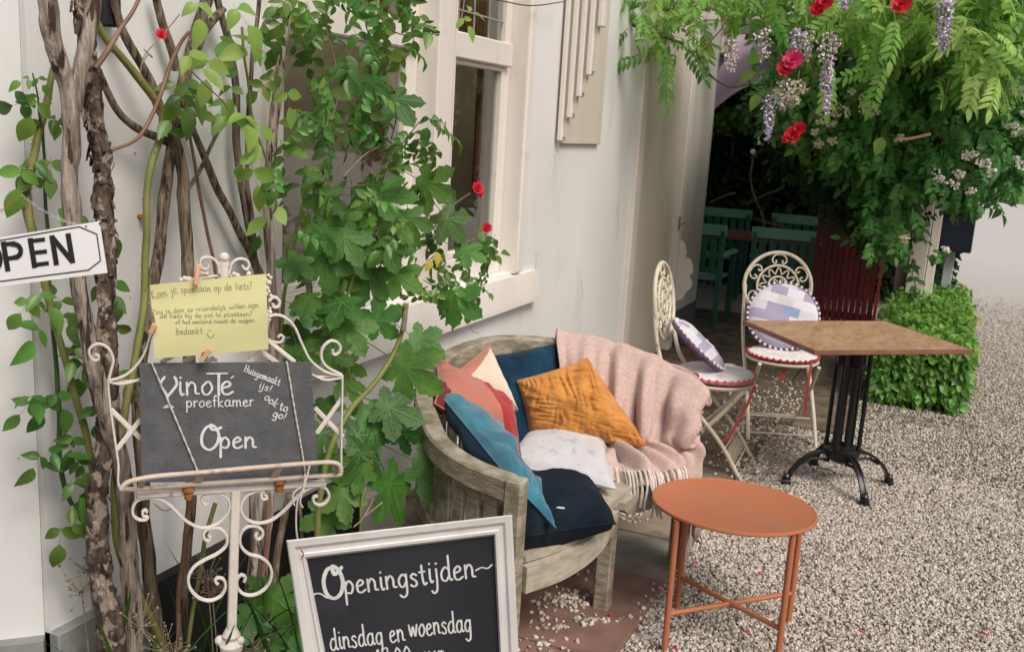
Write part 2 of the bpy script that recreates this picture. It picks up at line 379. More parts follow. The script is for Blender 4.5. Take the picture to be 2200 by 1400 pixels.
def b_floral(n, l, uv, u, v):
    t = n.new('ShaderNodeTexNoise'); t.inputs['Scale'].default_value = 9; t.inputs['Detail'].default_value = 6; l.new(uv, t.inputs['Vector'])
    r = n.new('ShaderNodeMapRange'); r.inputs[1].default_value = .54; r.inputs[2].default_value = .66; l.new(t.outputs['Fac'], r.inputs[0])
    t2 = n.new('ShaderNodeTexNoise'); t2.inputs['Scale'].default_value = 5; l.new(uv, t2.inputs['Vector'])
    c2 = nmix(n, l, nmath(n, l, 'GREATER_THAN', t2.outputs['Fac'], .52), (.40, .43, .48), (.42, .50, .48))
    return nmix(n, l, r.outputs[0], (.57, .565, .57), c2)
def b_check(n, l, uv, u, v):
    br = n.new('ShaderNodeTexBrick'); mp = n.new('ShaderNodeMapping'); mp.inputs['Rotation'].default_value = (0, 0, .2); l.new(uv, mp.inputs[0]); l.new(mp.outputs[0], br.inputs['Vector'])
    br.inputs['Scale'].default_value = 1; br.inputs['Brick Width'].default_value = .24; br.inputs['Row Height'].default_value = .145; br.inputs['Mortar Size'].default_value = 0
    br.inputs['Color1'].default_value = (0, 0, 0, 1); br.inputs['Color2'].default_value = (1, 1, 1, 1); br.inputs['Bias'].default_value = 0
    cr = n.new('ShaderNodeValToRGB'); cr.color_ramp.interpolation = 'CONSTANT'
    e = cr.color_ramp.elements; e[0].position = 0; e[0].color = (.36, .33, .45, 1); e[1].position = .34; e[1].color = (.68, .66, .70, 1)
    x = e.new(.66); x.color = (.27, .35, .52, 1); x = e.new(.72); x.color = (.60, .58, .62, 1)
    l.new(br.outputs['Color'], cr.inputs[0]); return cr.outputs[0]
m_salmon = uvmat('salmon_patch_velvet', b_salmon, sheen=.4); m_creamc = uvmat('cream_and_salmon', b_creamc)
m_floral = uvmat('white_floral', b_floral); m_check = uvmat('patchwork', b_check)

# ---------------------------------------------------------------- ground, paving, soil, gravel
def gravel_material():
    m = bpy.data.materials.new('gravel_bed'); m.use_nodes = True; n = m.node_tree.nodes; l = m.node_tree.links; b = n['Principled BSDF']; b.inputs['Roughness'].default_value = .95
    g = n.new('ShaderNodeNewGeometry'); v = n.new('ShaderNodeTexVoronoi'); v.inputs['Scale'].default_value = 45; l.new(g.outputs['Position'], v.inputs['Vector'])
    cr = n.new('ShaderNodeValToRGB'); cr.color_ramp.elements[0].color = (.33, .29, .25, 1); cr.color_ramp.elements[1].color = (.55, .51, .46, 1)
    sp = n.new('ShaderNodeSeparateColor'); l.new(v.outputs['Color'], sp.inputs[0]); l.new(sp.outputs[0], cr.inputs[0])
    sx = n.new('ShaderNodeSeparateXYZ'); l.new(g.outputs['Position'], sx.inputs[0])
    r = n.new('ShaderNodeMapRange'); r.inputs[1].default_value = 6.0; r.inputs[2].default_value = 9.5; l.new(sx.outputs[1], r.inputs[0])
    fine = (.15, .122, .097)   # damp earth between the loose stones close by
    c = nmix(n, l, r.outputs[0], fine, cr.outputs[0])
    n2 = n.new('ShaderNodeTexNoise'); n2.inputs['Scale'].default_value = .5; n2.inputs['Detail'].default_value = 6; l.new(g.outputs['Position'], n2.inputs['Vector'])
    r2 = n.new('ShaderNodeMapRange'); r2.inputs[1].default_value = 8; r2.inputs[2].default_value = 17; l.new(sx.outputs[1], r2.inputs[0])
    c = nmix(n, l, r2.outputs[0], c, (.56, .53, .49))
    l.new(c, b.inputs['Base Color'])
    bp = n.new('ShaderNodeBump'); bp.inputs['Distance'].default_value = .008; l.new(v.outputs['Distance'], bp.inputs['Height']); bp.invert = True; l.new(bp.outputs[0], b.inputs['Normal'])
    return m
mb = MB(); mb.add([(-60, -30, 0), (90, -30, 0), (90, 37, 0), (-60, 37, 0)], [(0, 1, 2, 3)]); structure('ground', mb, gravel_material())
grass_m = mat('grass', (.09, .16, .03), (.16, .24, .06), 1.2, .9, .5, 40)
mb = MB(); mb.add([(-60, 37, .0), (90, 37, .0), (90, 110, .6), (-60, 110, .6)], [(0, 1, 2, 3)]); structure('lawn', mb, grass_m)
mb = MB(); mb.add([(-.02, -1, .004), (.62, -1, .004), (.55, 1.8, .004), (.35, 2.6, .004), (.3, 2.9, .004), (-.02, 2.9, .004)], [(0, 1, 2, 3, 4, 5)]); structure('soil', mb, soil_m)

slab_red = mat('red_slab', (.17, .095, .075), (.27, .155, .125), 7, .9, .6, 90, third=(.20, .11, .085), tscale=5)
slab_grey = mat('grey_slab', (.16, .145, .115), (.25, .23, .19), 7, .9, .6, 90, third=(.12, .105, .08), tscale=5)
slab_brown = mat('brown_slab', (.19, .145, .10), (.27, .215, .155), 7, .9, .6, 90, third=(.12, .09, .065), tscale=5)
slab_dirty = mat('dirty_slab', (.085, .062, .042), (.16, .125, .09), 9, .95, .8, 80, third=(.22, .18, .13), tscale=7, tpos=(.55, .7))
pave = bpy.data.objects.new('terrace_paving', None); C.objects.link(pave); pave['kind'] = 'structure'; pave['_loc'] = [0.0, 0.0, 0.0]
ys = [2.05, 2.66, 3.285, 3.66, 4.03, 4.42, 4.82, 5.22, 5.65, 6.1, 6.6, 7.1, 7.6, 8.1, 8.6, 9.1]
k = 0
for i in range(len(ys)-1):
    y0, y1 = ys[i], ys[i+1]
    for (x0, x1) in ((.02, .52), (.52, 1.10)) if y1 < 6 else ((-.9, -.2), (-.2, .45), (.45, 1.05), (1.05, 1.5)):
        m_ = slab_red if y1 < 3.4 else (slab_grey if y1 < 3.7 else (slab_brown if y1 < 4.1 else slab_dirty))
        if x1 < .6 and y1 < 2.7: continue
        mb = MB(); g = .006; dz = RS.uniform(-.002, .002); dx = RS.uniform(-.008, .008) if x1 > 1 else 0
        hh = .022
        mb.box(((x0+x1+dx)/2, (y0+y1)/2, hh/2+dz+.002), (x1-x0-g+dx, y1-y0-g, hh), ch=.003)
        o = obj('slab', mb, m_, pave, smooth=True); o['label'] = {slab_red: 'worn red paving slab', slab_grey: 'mossy grey paving slab', slab_brown: 'brown paving slab', slab_dirty: 'dirt stained paving slab'}[m_]

# stones
ico_v = []
t = (1+5**.5)/2
for a, b in ((-1, t), (1, t), (-1, -t), (1, -t)): ico_v += [(a, b, 0)]
for a, b in ((-1, t), (1, t), (-1, -t), (1, -t)): ico_v += [(0, a, b)]
for a, b in ((t, -1), (t, 1), (-t, -1), (-t, 1)): ico_v += [(a, 0, b)]
ico_v = np.array(ico_v)/np.linalg.norm([1, t])
ico_f = np.array([(0, 11, 5), (0, 5, 1), (0, 1, 7), (0, 7, 10), (0, 10, 11), (1, 5, 9), (5, 11, 4), (11, 10, 2), (10, 7, 6), (7, 1, 8), (3, 9, 4), (3, 4, 2), (3, 2, 6), (3, 6, 8), (3, 8, 9), (4, 9, 5), (2, 4, 11), (6, 2, 10), (8, 6, 7), (9, 8, 1)])
oct_v = np.array([(1, 0, 0), (-1, 0, 0), (0, 1, 0), (0, -1, 0), (0, 0, 1), (0, 0, -1)], float)
oct_f = np.array([(0, 2, 4), (2, 1, 4), (1, 3, 4), (3, 0, 4), (2, 0, 5), (1, 2, 5), (3, 1, 5), (0, 3, 5)])
def rotmats(n, tilt=1.0):
    q = RS.normal(size=(n, 4)); q /= np.linalg.norm(q, axis=1)[:, None]; a, b, c, d = q.T
    return np.stack([np.stack([a*a+b*b-c*c-d*d, 2*(b*c-a*d), 2*(b*d+a*c)], 1), np.stack([2*(b*c+a*d), a*a-b*b+c*c-d*d, 2*(c*d-a*b)], 1), np.stack([2*(b*d-a*c), 2*(c*d+a*b), a*a-b*b-c*c+d*d], 1)], 1)
def scatter(tv, tf, pos, R, sc, jit=0.0):
    n = len(pos); V = np.repeat(tv[None], n, 0)
    if jit: V = V*(1+RS.uniform(-jit, jit, (n, len(tv), 1)))
    V = V*(sc[:, None, None] if sc.ndim == 1 else sc[:, None, :])
    V = np.einsum('nij,nkj->nki', R, V)+pos[:, None]
    F = (tf[None]+(np.arange(n)*len(tv))[:, None, None]).reshape(-1, tf.shape[1])
    return V.reshape(-1, 3), F
def stone_colors(name, lo, mid, hi):
    m = bpy.data.materials.new(name); m.use_nodes = True; n = m.node_tree.nodes; l = m.node_tree.links; b = n['Principled BSDF']; b.inputs['Roughness'].default_value = .85
    g = n.new('ShaderNodeNewGeometry'); cr = n.new('ShaderNodeValToRGB'); e = cr.color_ramp.elements
    e[0].color = (*lo, 1); e[1].color = (*hi, 1); x = e.new(.45); x.color = (*mid, 1); l.new(g.outputs['Random Per Island'], cr.inputs[0]); l.new(cr.outputs[0], b.inputs['Base Color'])
    return m
stone_m = stone_colors('pale_stones', (.24, .20, .16), (.46, .41, .35), (.66, .61, .55))
def in_view(P, m=60):
    d = P-cam; f = d@fw; x = 1100+FPX*(d@rt)/f; y = 700-FPX*(d@up)/f
    return (f > .3) & (x > -m) & (x < 2200+m) & (y > -m) & (y < 1400+m)
def gravel(y0, y1, dens, r0, r1, tv, tf, x0=1.09, x1=8.0, name='gravel', zc=.25):
    A = (x1-x0)*(y1-y0); n = int(A*dens); P = np.c_[RS.uniform(x0, x1, n), RS.uniform(y0, y1, n), np.zeros(n)]
    e = 1.07+.018*(P[:, 1]-3)+.012*np.sin(P[:, 1]*9)
    P = P[(P[:, 0] > e)]; P = P[RS.uniform(0, 1, len(P)) > np.clip((P[:, 1]-7.0)/5.5, 0, 1)**.7]; P = P[in_view(P)]
    r = RS.uniform(r0, r1, len(P)); P[:, 2] = r*RS.uniform(.1, .8, len(P))
    s3 = np.c_[r*RS.uniform(.8, 1.35, len(P)), r*RS.uniform(.7, 1.1, len(P)), r*RS.uniform(.4, .8, len(P))]
    return scatter(tv, tf, P, rotmats(len(P)), s3, .3)
V, F = gravel(2.3, 5.2, 14500, .0036, .0090, ico_v, ico_f, x1=3.6)
o = obj('gravel', (V, F), stone_m, smooth=False); o['kind'] = 'stuff'; tag(o, 'pale crushed gravel around the round orange table', 'gravel')
V, F = gravel(5.2, 12.5, 6200, .0050, .0110, oct_v, oct_f, x1=7.5)
o = obj('gravel', (V, F), stone_m, smooth=False); o['kind'] = 'stuff'; tag(o, 'pale gravel stretching past the hedge to the drive', 'gravel')
# loose stones kicked onto the slabs
P = []
for (px, py, sx, sy, n) in ((1215, 1290, 45, 22, 85), (1180, 1340, 40, 40, 34), (1150, 1230, 50, 12, 40), (1225, 1225, 60, 8, 24), (1260, 1330, 25, 10, 26), (1310, 1330, 60, 8, 22), (1350, 1090, 30, 22, 200), (1170, 1385, 60, 20, 24), (1600, 900, 60, 60, 260), (1690, 860, 60, 40, 200), (1400, 1290, 30, 30, 14), (1600, 1000, 50, 40, 110), (1260, 1180, 40, 60, 20)):
    for _ in range(n):
        p = G(px+RS.normal()*sx*.6, py+RS.normal()*sy*.6, .025)
        P.append(p)
P = np.array(P); P = P[(P[:, 0] < 1.2)]; r = RS.uniform(.004, .0105, len(P)); P[:, 2] = .025+r*.35
V, F = scatter(ico_v, ico_f, P, rotmats(len(P)), np.c_[r*1.2, r, r*.7], .2)
o = obj('loose_gravel', (V, F), stone_m, smooth=False); o['kind'] = 'stuff'; tag(o, 'loose gravel stones strewn over the paving slabs under the bench', 'gravel')
# brown leaf litter on the dirty slabs and by the hedge
litter_m = stone_colors('leaf_litter_brown', (.045, .028, .018), (.12, .08, .045), (.26, .19, .12))
lt_v = np.array([(-.5, 0, 0), (0, .35, .12), (.5, 0, .05), (0, -.35, .1)], float); lt_f = np.array([(0, 3, 2, 1)])
n = 2600; P = np.c_[RS.uniform(.0, 1.25, n), 4.1+5*RS.uniform(0, 1, n)**1.3, np.full(n, .03)]
P2 = np.c_[RS.uniform(1.1, 2.2, 700), RS.normal(6.3, .12, 700), np.full(700, .014)]
P3 = np.c_[RS.normal(1.2, .1, 900), RS.uniform(3.9, 6.2, 900), np.full(900, .02)]
P = np.r_[P, P2, P3]; a = RS.uniform(0, 6.28, len(P)); ca, sa = np.cos(a), np.sin(a); z = np.zeros(len(P)); ti = RS.normal(0, .25, len(P))
R = np.stack([np.stack([ca, -sa, ti], 1), np.stack([sa, ca, z], 1), np.stack([-ti, z, z+1], 1)], 1)
V, F = scatter(lt_v, lt_f, P, R, RS.uniform(.008, .022, len(P)))
o = obj('leaf_litter', (V, F), litter_m, smooth=False); o['kind'] = 'stuff'; tag(o, 'dry brown leaf litter scattered on paving under the chairs', 'leaf litter')

# ---------------------------------------------------------------- the house
house = thing('house', 'cream white rendered cottage wall with leaded windows and pilaster corner', 'house', (0, 4, 0))
HT = 3.6
yL0, yL1, yR0, yR1 = 2.42, 3.38, 3.51, 4.235       # window openings (left, right)
zS, zT = .93, 3.2
mb = MB()
mb.box((-.09, (1.56+yL0)/2, HT/2), (.18, yL0-1.56, HT))
mb.box((-.09, (yL0+yR1)/2, zS/2), (.18, yR1-yL0, zS)); mb.box((-.09, (yL0+yR1)/2, (zT+HT)/2), (.18, yR1-yL0, HT-zT))
mb.box((-.09, (yR1+6.05)/2, HT/2), (.18, 6.05-yR1, HT))
mb.box((-.11, (6.05+8.02)/2, HT/2), (.18, 8.02-6.05, HT))
obj('wall', mb, white_wall, house)
# wall left of the seam, set at a slight angle
a0 = W(83, 1363, 0); a0[2] = 0; p0 = G(0, 1392, .33); dirn = nrm([p0[0]-0.0, p0[1]-1.54, 0]); e0 = np.array([0, 1.545, 0.]); e1 = e0+dirn*2.2
mid = (e0+e1)/2; nn = np.cross(dirn, (0, 0, 1))
if nn[0] < 0: nn = -nn
mb = MB(); mb.bar(e0-nn*.09+np.array([0, 0, HT/2]), e1-nn*.09+np.array([0, 0, HT/2]), .18, HT)
obj('wall', mb, white_wall, house)
mb = MB(); mb.bar(e0+nn*.008+np.array([0, 0, .175]), e1+nn*.008+np.array([0, 0, .175]), .05, .35); obj('plinth', mb, plinth_m, house)
mb = MB(); mb.box((.005, (1.56+1.86)/2, .175), (.05, .30, .35), ch=.004); obj('plinth', mb, plinth_m, house)
mb = MB(); mb.box((.005, (1.862+2.9)/2, .175), (.05, 1.038, .35), ch=.004); obj('plinth', mb, black_m, house, label='black painted stretch of plinth behind the stems')
mb = MB(); mb.box((.003, (2.902+6.05)/2, .11), (.03, 3.147, .22), ch=.004); obj('plinth', mb, white_wall, house)
# window
def window(y0, y1, name_label):
    mb = MB()
    d = -.10
    # jambs and head lining the opening
    mb.box((-.045, y0+.006, (zS+zT)/2), (.13, .012, zT-zS)); mb.box((-.045, y1-.006, (zS+zT)/2), (.13, .012, zT-zS))
    mb.box((-.045, (y0+y1)/2, zT-.008), (.13, y1-y0-.03, .016))
    # frame at the back of the reveal
    fwid = .058
    mb.box((-.09, y0+.012+fwid/2, (zS+zT)/2), (.05, fwid, zT-zS-.02), ch=.004); mb.box((-.09, y1-.012-fwid/2, (zS+zT)/2), (.05, fwid, zT-zS-.02), ch=.004)
    mb.box((-.088, (y0+y1)/2, zS+.055), (.054, y1-y0-.03, .11), ch=.004)
    f = obj('window', mb, cream, house)
    ya, yb = y0+.012+fwid, y1-.012-fwid
    zt = 1.925
    mb = MB(); mb.box((-.075, (ya+yb)/2, zt), (.075, yb-ya+.05, .105), ch=.006); obj('transom', mb, cream, f)
    # opening sash below: stiles and rails
    mb = MB(); s = .026
    for yy in (ya+s/2, yb-s/2): mb.box((-.082, yy, (1.04+1.87)/2), (.04, s, .83), ch=.004)
    mb.box((-.082, (ya+yb)/2, 1.055), (.04, yb-ya-2*s, .03), ch=.004); mb.box((-.082, (ya+yb)/2, 1.862), (.04, yb-ya-2*s, .02), ch=.004)
    obj('sash', mb, cream, f)
    mb = MB(); mb.box((-.088, (ya+yb)/2, 1.46), (.005, yb-ya-2*s+.01, .80)); obj('pane', mb, glass_m, f, smooth=False)
    mb = MB(); mb.box((-.088, (ya+yb)/2, (1.975+zT-.02)/2), (.005, yb-ya+.01, zT-.02-1.975)); obj('pane', mb, glass_m, f, smooth=False)
    mb = MB()
    for q in (1, 2, 3):
        yy = ya+(yb-ya)*q/4; mb.box((-.084, yy, 2.5), (.006, .006, 1.05))
    for zz in (2.07, 2.2, 2.33, 2.46): mb.box((-.0838, (ya+yb)/2, zz), (.0064, yb-ya, .006))
    obj('lead_bar', mb, mat('lead', (.3, .28, .25), rough=.5) if 'lead' not in MATS else MATS['lead'], f)
    return f
wl = window(yL0, yL1, 'l'); wr = window(yR0, yR1, 'r')
mb = MB(); mb.box((-.04, (yL1+yR0)/2, (zS+zT)/2), (.12, yR0-yL1, zT-zS), ch=.006); obj('mullion', mb, cream, house)
mb = MB()
mb.box((.004, yL0-.035, (zS+zT)/2), (.045, .07, zT-zS), ch=.006); mb.box((.004, yR1+.033, (zS+zT)/2+.0), (.045, .062, zT-zS), ch=.006)
mb.box((.004, (yL0+yR1)/2, zT+.05), (.045, yR1-yL0+.14, .1), ch=.006); obj('window_casing', mb, cream, house)
# sloping sill board
prof = [(-.10, zS+.004), (.022, zS-.012), (.05, .80), (.05, .772), (.02, .772), (-.02, .83)]
V = [(x, y, z) for y in (yL0-.12, 4.50) for x, z in prof]; kk = len(prof)
F = [tuple(range(kk)), tuple(range(2*kk-1, kk-1, -1))]+[(i, kk+i, kk+(i+1) % kk, (i+1) % kk) for i in range(kk)]
mb = MB(); mb.add(V, F); obj('sill', mb, cream, house, ang=25)
# room behind the glass
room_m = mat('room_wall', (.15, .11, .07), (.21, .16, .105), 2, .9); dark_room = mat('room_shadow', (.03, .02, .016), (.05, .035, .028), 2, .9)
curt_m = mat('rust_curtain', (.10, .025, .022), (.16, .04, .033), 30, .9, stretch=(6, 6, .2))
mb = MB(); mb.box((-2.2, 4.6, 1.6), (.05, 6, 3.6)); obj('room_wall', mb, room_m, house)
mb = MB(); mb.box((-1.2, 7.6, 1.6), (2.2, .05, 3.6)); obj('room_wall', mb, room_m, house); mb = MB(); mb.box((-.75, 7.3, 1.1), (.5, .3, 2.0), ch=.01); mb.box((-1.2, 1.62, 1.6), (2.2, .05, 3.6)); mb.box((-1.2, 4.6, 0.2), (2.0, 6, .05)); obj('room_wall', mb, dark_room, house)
def curtain(y0, y1, x, z0, z1):
    ss = np.linspace(0, 1, 60); g = np.array([[(x+.018*math.sin(s_*(y1-y0)*170), y0+(y1-y0)*s_, z) for z in (z0, z1)] for s_ in ss]); mb = MB(); mb.grid(g, .004); return mb
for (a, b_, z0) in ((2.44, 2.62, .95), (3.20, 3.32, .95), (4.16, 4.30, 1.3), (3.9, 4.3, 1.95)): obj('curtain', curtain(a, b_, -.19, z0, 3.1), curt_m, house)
# things on the window board inside
t_ = thing('jug', 'tall dark jug on the window board behind the right pane', 'jug', (-.30, 3.98, .96))
mb = MB(); mb.lathe([(.05, .96), (.065, 1.0), (.07, 1.1), (.055, 1.22), (.04, 1.3), (.045, 1.36), (.04, 1.36)], (-.30, 3.98, 0), 24); obj('body', mb, dark_room, t_)
mb = MB(); mb.lathe([(.0715, 1.06), (.0725, 1.07), (.0725, 1.16), (.066, 1.18)], (-.30, 3.98, 0), 24); obj('label_band', mb, mat('orange_band', (.30, .11, .05), (.4, .2, .1), 30, .7), t_)
mb = MB(); mb.box((-.28, 3.9, .935), (.34, .78, .03)); mb.box((-.28, 2.9, .935), (.34, .9, .03)); obj('window_board', mb, MATS['edge_wood'] if 'edge_wood' in MATS else edge_wood, house)
t_ = thing('lamp', 'white cloth shade glimpsed behind the right window pane', 'lamp', (-.5, 4.05, .96))
mb = MB(); mb.lathe([(.015, .96), (.015, 1.5), (.012, 1.52)], (-.5, 4.05, 0), 12); obj('stand', mb, dark_room, t_)
g = np.array([[(-.5+.10*math.cos(a)*(1.2-h_)+.05*h_, 4.05+.10*math.sin(a)*(1.2-h_), 1.50+.30*h_) for h_ in np.linspace(0, 1, 6)] for a in np.linspace(0, 2*math.pi, 25)]); mb = MB(); mb.grid(g, .003); obj('lamp_shade', mb, cloth['pom_white'], t_)
mb = MB(); mb.box((-.16, 3.02, 1.10), (.012, .12, .14)); o = solo('picture', mb, uvmat('x', lambda n, l, uv, u, v: nmix(n, l, nmath(n, l, 'GREATER_THAN', u, .5), (.5, .1, .1), (.5, .1, .1))) if False else mat('pink_print', (.62, .16, .22), (.72, .45, .2), 18, .7, contrast=(.45, .55)), 'small pink and yellow picture in the left window', 'picture')
mb = MB(); mb.lathe([(.03, .955), (.05, .97), (.055, 1.03), (.045, 1.06), (.04, 1.06)], (-.2, 4.02, 0), 20)
# wooden console bracket of stacked laths
mb = MB(); mb.box((.012, 5.03, 2.55), (.022, .58, 2.02), ch=.003); obj('bracket_board', mb, beige, house)
yb0 = 4.69
for i, zb in enumerate((1.555, 1.67, 1.775, 1.88, 2.11)):
    mb = MB(); mb.box((.028+.043*i, yb0, (zb+HT)/2), (.026, .052, HT-zb), ch=.004); obj('lath', mb, cream, house)
    mb = MB(); mb.box((.028+.043*i+.0215, yb0+.006, (zb+.02+HT)/2), (.0165, .03, HT-zb-.02)); obj('spacer', mb, beige, house) if i < 4 else None
# pilaster, door panel and rounded corner post
mb = MB(); mb.box((.0, 6.115, HT/2), (.06, .13, HT), ch=.008); obj('pilaster', mb, cream, house)
mb = MB(); mb.box((.0, 6.64, HT/2), (.03, .90, HT), ch=.003); obj('door_panel', mb, beige, house)
mb = MB(); mb.box((.02, 7.16, HT/2), (.10, .11, HT), ch=.008); obj('door_frame', mb, cream, house)
sec = [(-.0, 0), (.12, 0), (.145, .03), (.15, .3), (.15, .62), (.13, .76), (.07, .80), (-.0, .80)]
mb = MB(); mb.prism([(x-.08, 7.22+y) for x, y in sec], HT-.30, lambda p: (p[0], p[1], p[2]+.30)); obj('corner_post', mb, greypaint, house, ang=50)
mb = MB(); mb.prism([(x-.077, 7.225+y) for x, y in sec], .295, lambda p: (p[0], p[1], p[2]+.004)); obj('plinth', mb, darkgreen_pl, house, ang=50)
# lobed board fixed low on the corner post
pl = [(1450, 515), (1462, 512), (1472, 522), (1476, 540), (1474, 552), (1484, 556), (1490, 570), (1490, 585), (1482, 592), (1488, 605), (1486, 618), (1474, 628), (1468, 640), (1452, 648), (1446, 600)]
pw = [YP(px, py, 7.205) for px, py in pl]
mb = MB(); V = pw+[p+np.array([0, -.025, 0]) for p in pw]; n_ = len(pw)
mb.add(V, [tuple(range(n_)), tuple(range(2*n_-1, n_-1, -1))]+[(i, n_+i, n_+(i+1) % n_, (i+1) % n_) for i in range(n_)]); obj('scroll_board', mb, cream, house, smooth=False)
mb = MB(); mb.tube([(.072, 7.1, .93), (.072, 7.1, 1.03)], .006, 6); mb.tube([(.072, 7.1, .975), (.09, 7.2, .975)], .004, 6); obj('hinge', mb, rust_m, house)
mk = mat('wall_crack', (.22, .20, .17), (.30, .28, .24), 60, .9)
for pts in ([(1251, 600), (1249, 612), (1252, 628), (1250, 650)], [(1157, 540), (1152, 556), (1150, 600)], [(1190, 330), (1193, 350), (1188, 372)], [(1330, 420), (1326, 450), (1329, 490), (1324, 520)], [(330, 1080), (352, 1096), (372, 1090)], [(1010, 700), (1016, 712), (1030, 716)]):
    P_ = spline([W(a, b, .0006) for a, b in pts], 5); mb = MB(); mb.sweep(P_, [(-.0006, -.0009), (.0006, -.0009), (.0006, .0009), (-.0006, .0009)], np.r_[.3, np.ones(len(P_)-2), .3], upv=(0, 1, .1)); obj('crack', mb, mk, house)
for (px, py, r_) in ((1240, 255, .006), (1198, 285, .004), (1285, 640, .004), (1150, 548, .004), (65, 205, .004), (290, 330, .004), (40, 985, .003), (280, 640, .003)): q = W(px, py, .001); mb = MB(); mb.ball(q, np.array([.0012, r_*.7, r_]), 8, 5); obj('chip', mb, mk, house)
# black drain pipe end behind the stems and small hooks
mb = MB(); q0 = W(228, -80, .03); q1 = W(228, 57, .03); mb.box(((q0+q1)/2), (.045, .05, q0[2]-q1[2]), ch=.004); solo('drain_pipe', mb, black_m, 'black square drain pipe end high on the wall at left', 'drain pipe')
mb = MB(); q = W(298, 465, .0); mb.tube([q, q+np.array([.02, 0, 0])], .006, 8); mb.ball(q+np.array([.022, 0, 0]), .009, 8, 6); solo('wall_hook', mb, rust_m, 'small dark knob screwed to the white wall beside a green stem', 'hook')

# ---------------------------------------------------------------- dark backdrop under the pergola
def leafcloud(P, size, tv, tf, bias=(0.3, -.8, .5), spread=.8):
    n = len(P); N = np.asarray(bias)+RS.normal(0, spread, (n, 3)); N /= np.linalg.norm(N, axis=1)[:, None]
    Tt = RS.normal(0, .7, (n, 3))+np.array([0, 0, -.7]); Tt -= N*(N*Tt).sum(1)[:, None]; Tt /= np.linalg.norm(Tt, axis=1)[:, None]
    X = np.cross(Tt, N); R = np.stack([X, Tt, N], 2)
    return scatter(tv, tf, P, R, size)
# leaf templates (x side, y tip, z normal)
def ovate(w_=.5, fold=.12, droop=.15, n=4):
    V = [(0, 0, 0)]; F = []
    ys_ = np.linspace(0, 1, n+1)[1:-1]
    for y in ys_:
        ww = w_*math.sin(math.pi*y**.80)**.95*.5*1.12
        V += [(-ww, y-.01, fold*ww*2-droop*y*y), (0, y, -droop*y*y), (ww, y-.01, fold*ww*2-droop*y*y)]
    V += [(0, 1, -droop)]; F = [(0, 2, 1), (0, 3, 2)]
    for i in range(len(ys_)-1):
        a = 1+3*i; b = a+3; F += [(a, a+1, b+1), (a, b+1, b), (a+1, a+2, b+2), (a+1, b+2, b+1)]
    a = 1+3*(len(ys_)-1); e = len(V)-1; F += [(a, a+1, e), (a+1, a+2, e)]
    return np.array(V, float), np.array(F)
OV, OF = ovate(); OV2, OF2 = ovate(.56, .18, .25, 6); OVS = [ovate(random.uniform(.46, .62), random.uniform(.05, .4), random.uniform(.0, .5), 6) for _ in range(8)]
SV = np.array([(0, 0, 0), (-.28, .45, .05), (0, .5, 0), (.28, .45, .05), (0, 1, -.1)], float); SF = np.array([(0, 2, 1), (0, 3, 2), (1, 2, 4), (2, 3, 4)])
def place(V, F, pos, X, Y, Z, s): return V*s @ np.array([X, Y, Z])+pos, F
def compound(nl, w_, L, lt, lf, leaflet=.3, ang=55, droop=.35, stem=True):
    """pinnate leaf along +y; returns mesh"""
    V = []; F = []; n = 0
    def addp(v, f):
        nonlocal n
        V.append(v); F.append(f+n); n += len(v)
    pairs = (nl-1)//2
    for i in range(pairs+1):
        y = L*(.25+.75*i/max(pairs, 1)); z = -droop*(y/L)**2*L
        if i == pairs:
            angs = [0]
        else: angs = [ang, -ang]
        for a in angs:
            a = rad(a+random.uniform(-8, 8)); s_ = leaflet*(random.uniform(.85, 1.1))*(0.8+.3*i/max(1, pairs))
            Y = np.array([math.sin(a), math.cos(a), -.18+random.uniform(-.25, .1)-droop*.6]); Y /= np.linalg.norm(Y); Z = np.array([random.uniform(-.2, .2), 0, 1.]); Z -= Y*Z.dot(Y); Z /= np.linalg.norm(Z); X = np.cross(Y, Z)
            if lt is OV2: lt_, lf_ = random.choice(OVS)
            else: lt_, lf_ = lt, lf
            v, f = place(lt_, lf_, np.array([0, y, z]), X, Y, Z, s_); addp(v, f)
    if stem:
        pts = [(0, L*t_, -droop*t_*t_*L) for t_ in np.linspace(0, 1, 5)]
        m_ = MB(); m_.tube(pts, .008*L+.0002, 4, cap=False); vv = np.concatenate(m_.v)
        for q in m_.f: pass
        tri = np.array([(a, b, c) for (a, b, c, d) in m_.f]+[(a, c, d) for (a, b, c, d) in m_.f]); addp(vv, tri)
    return np.concatenate(V), np.concatenate(F)
random.seed(3)
ROSE_T = [compound(5 if i % 2 else 7, .5, .75, OV2, OF2, .42, 60, .2) for i in range(5)]
TREF_T = [compound(3, .5, .45, OV2, OF2, .60, 65, .15) for i in range(4)]
WIST_T = [compound(13, .4, 1.0, *ovate(.36, .1, .12, 4), leaflet=.30, ang=58, droop=.35) for i in range(5)]

def region_points(poly, n, fn, jit):
    """random points inside a photo outline, put on the plane fn and spread in depth in the world"""
    poly = np.array(poly, float); lo = poly.min(0); hi = poly.max(0); out = []
    while len(out) < n:
        q = RS.uniform(lo, hi)
        inside = False; j = len(poly)-1
        for i in range(len(poly)):
            if (poly[i, 1] > q[1]) != (poly[j, 1] > q[1]) and q[0] < (poly[j, 0]-poly[i, 0])*(q[1]-poly[i, 1])/(poly[j, 1]-poly[i, 1])+poly[i, 0]: inside = not inside
            j = i
        if inside: out.append(fn(*q)+RS.uniform(-1, 1, 3)*jit)
    return np.array(out)

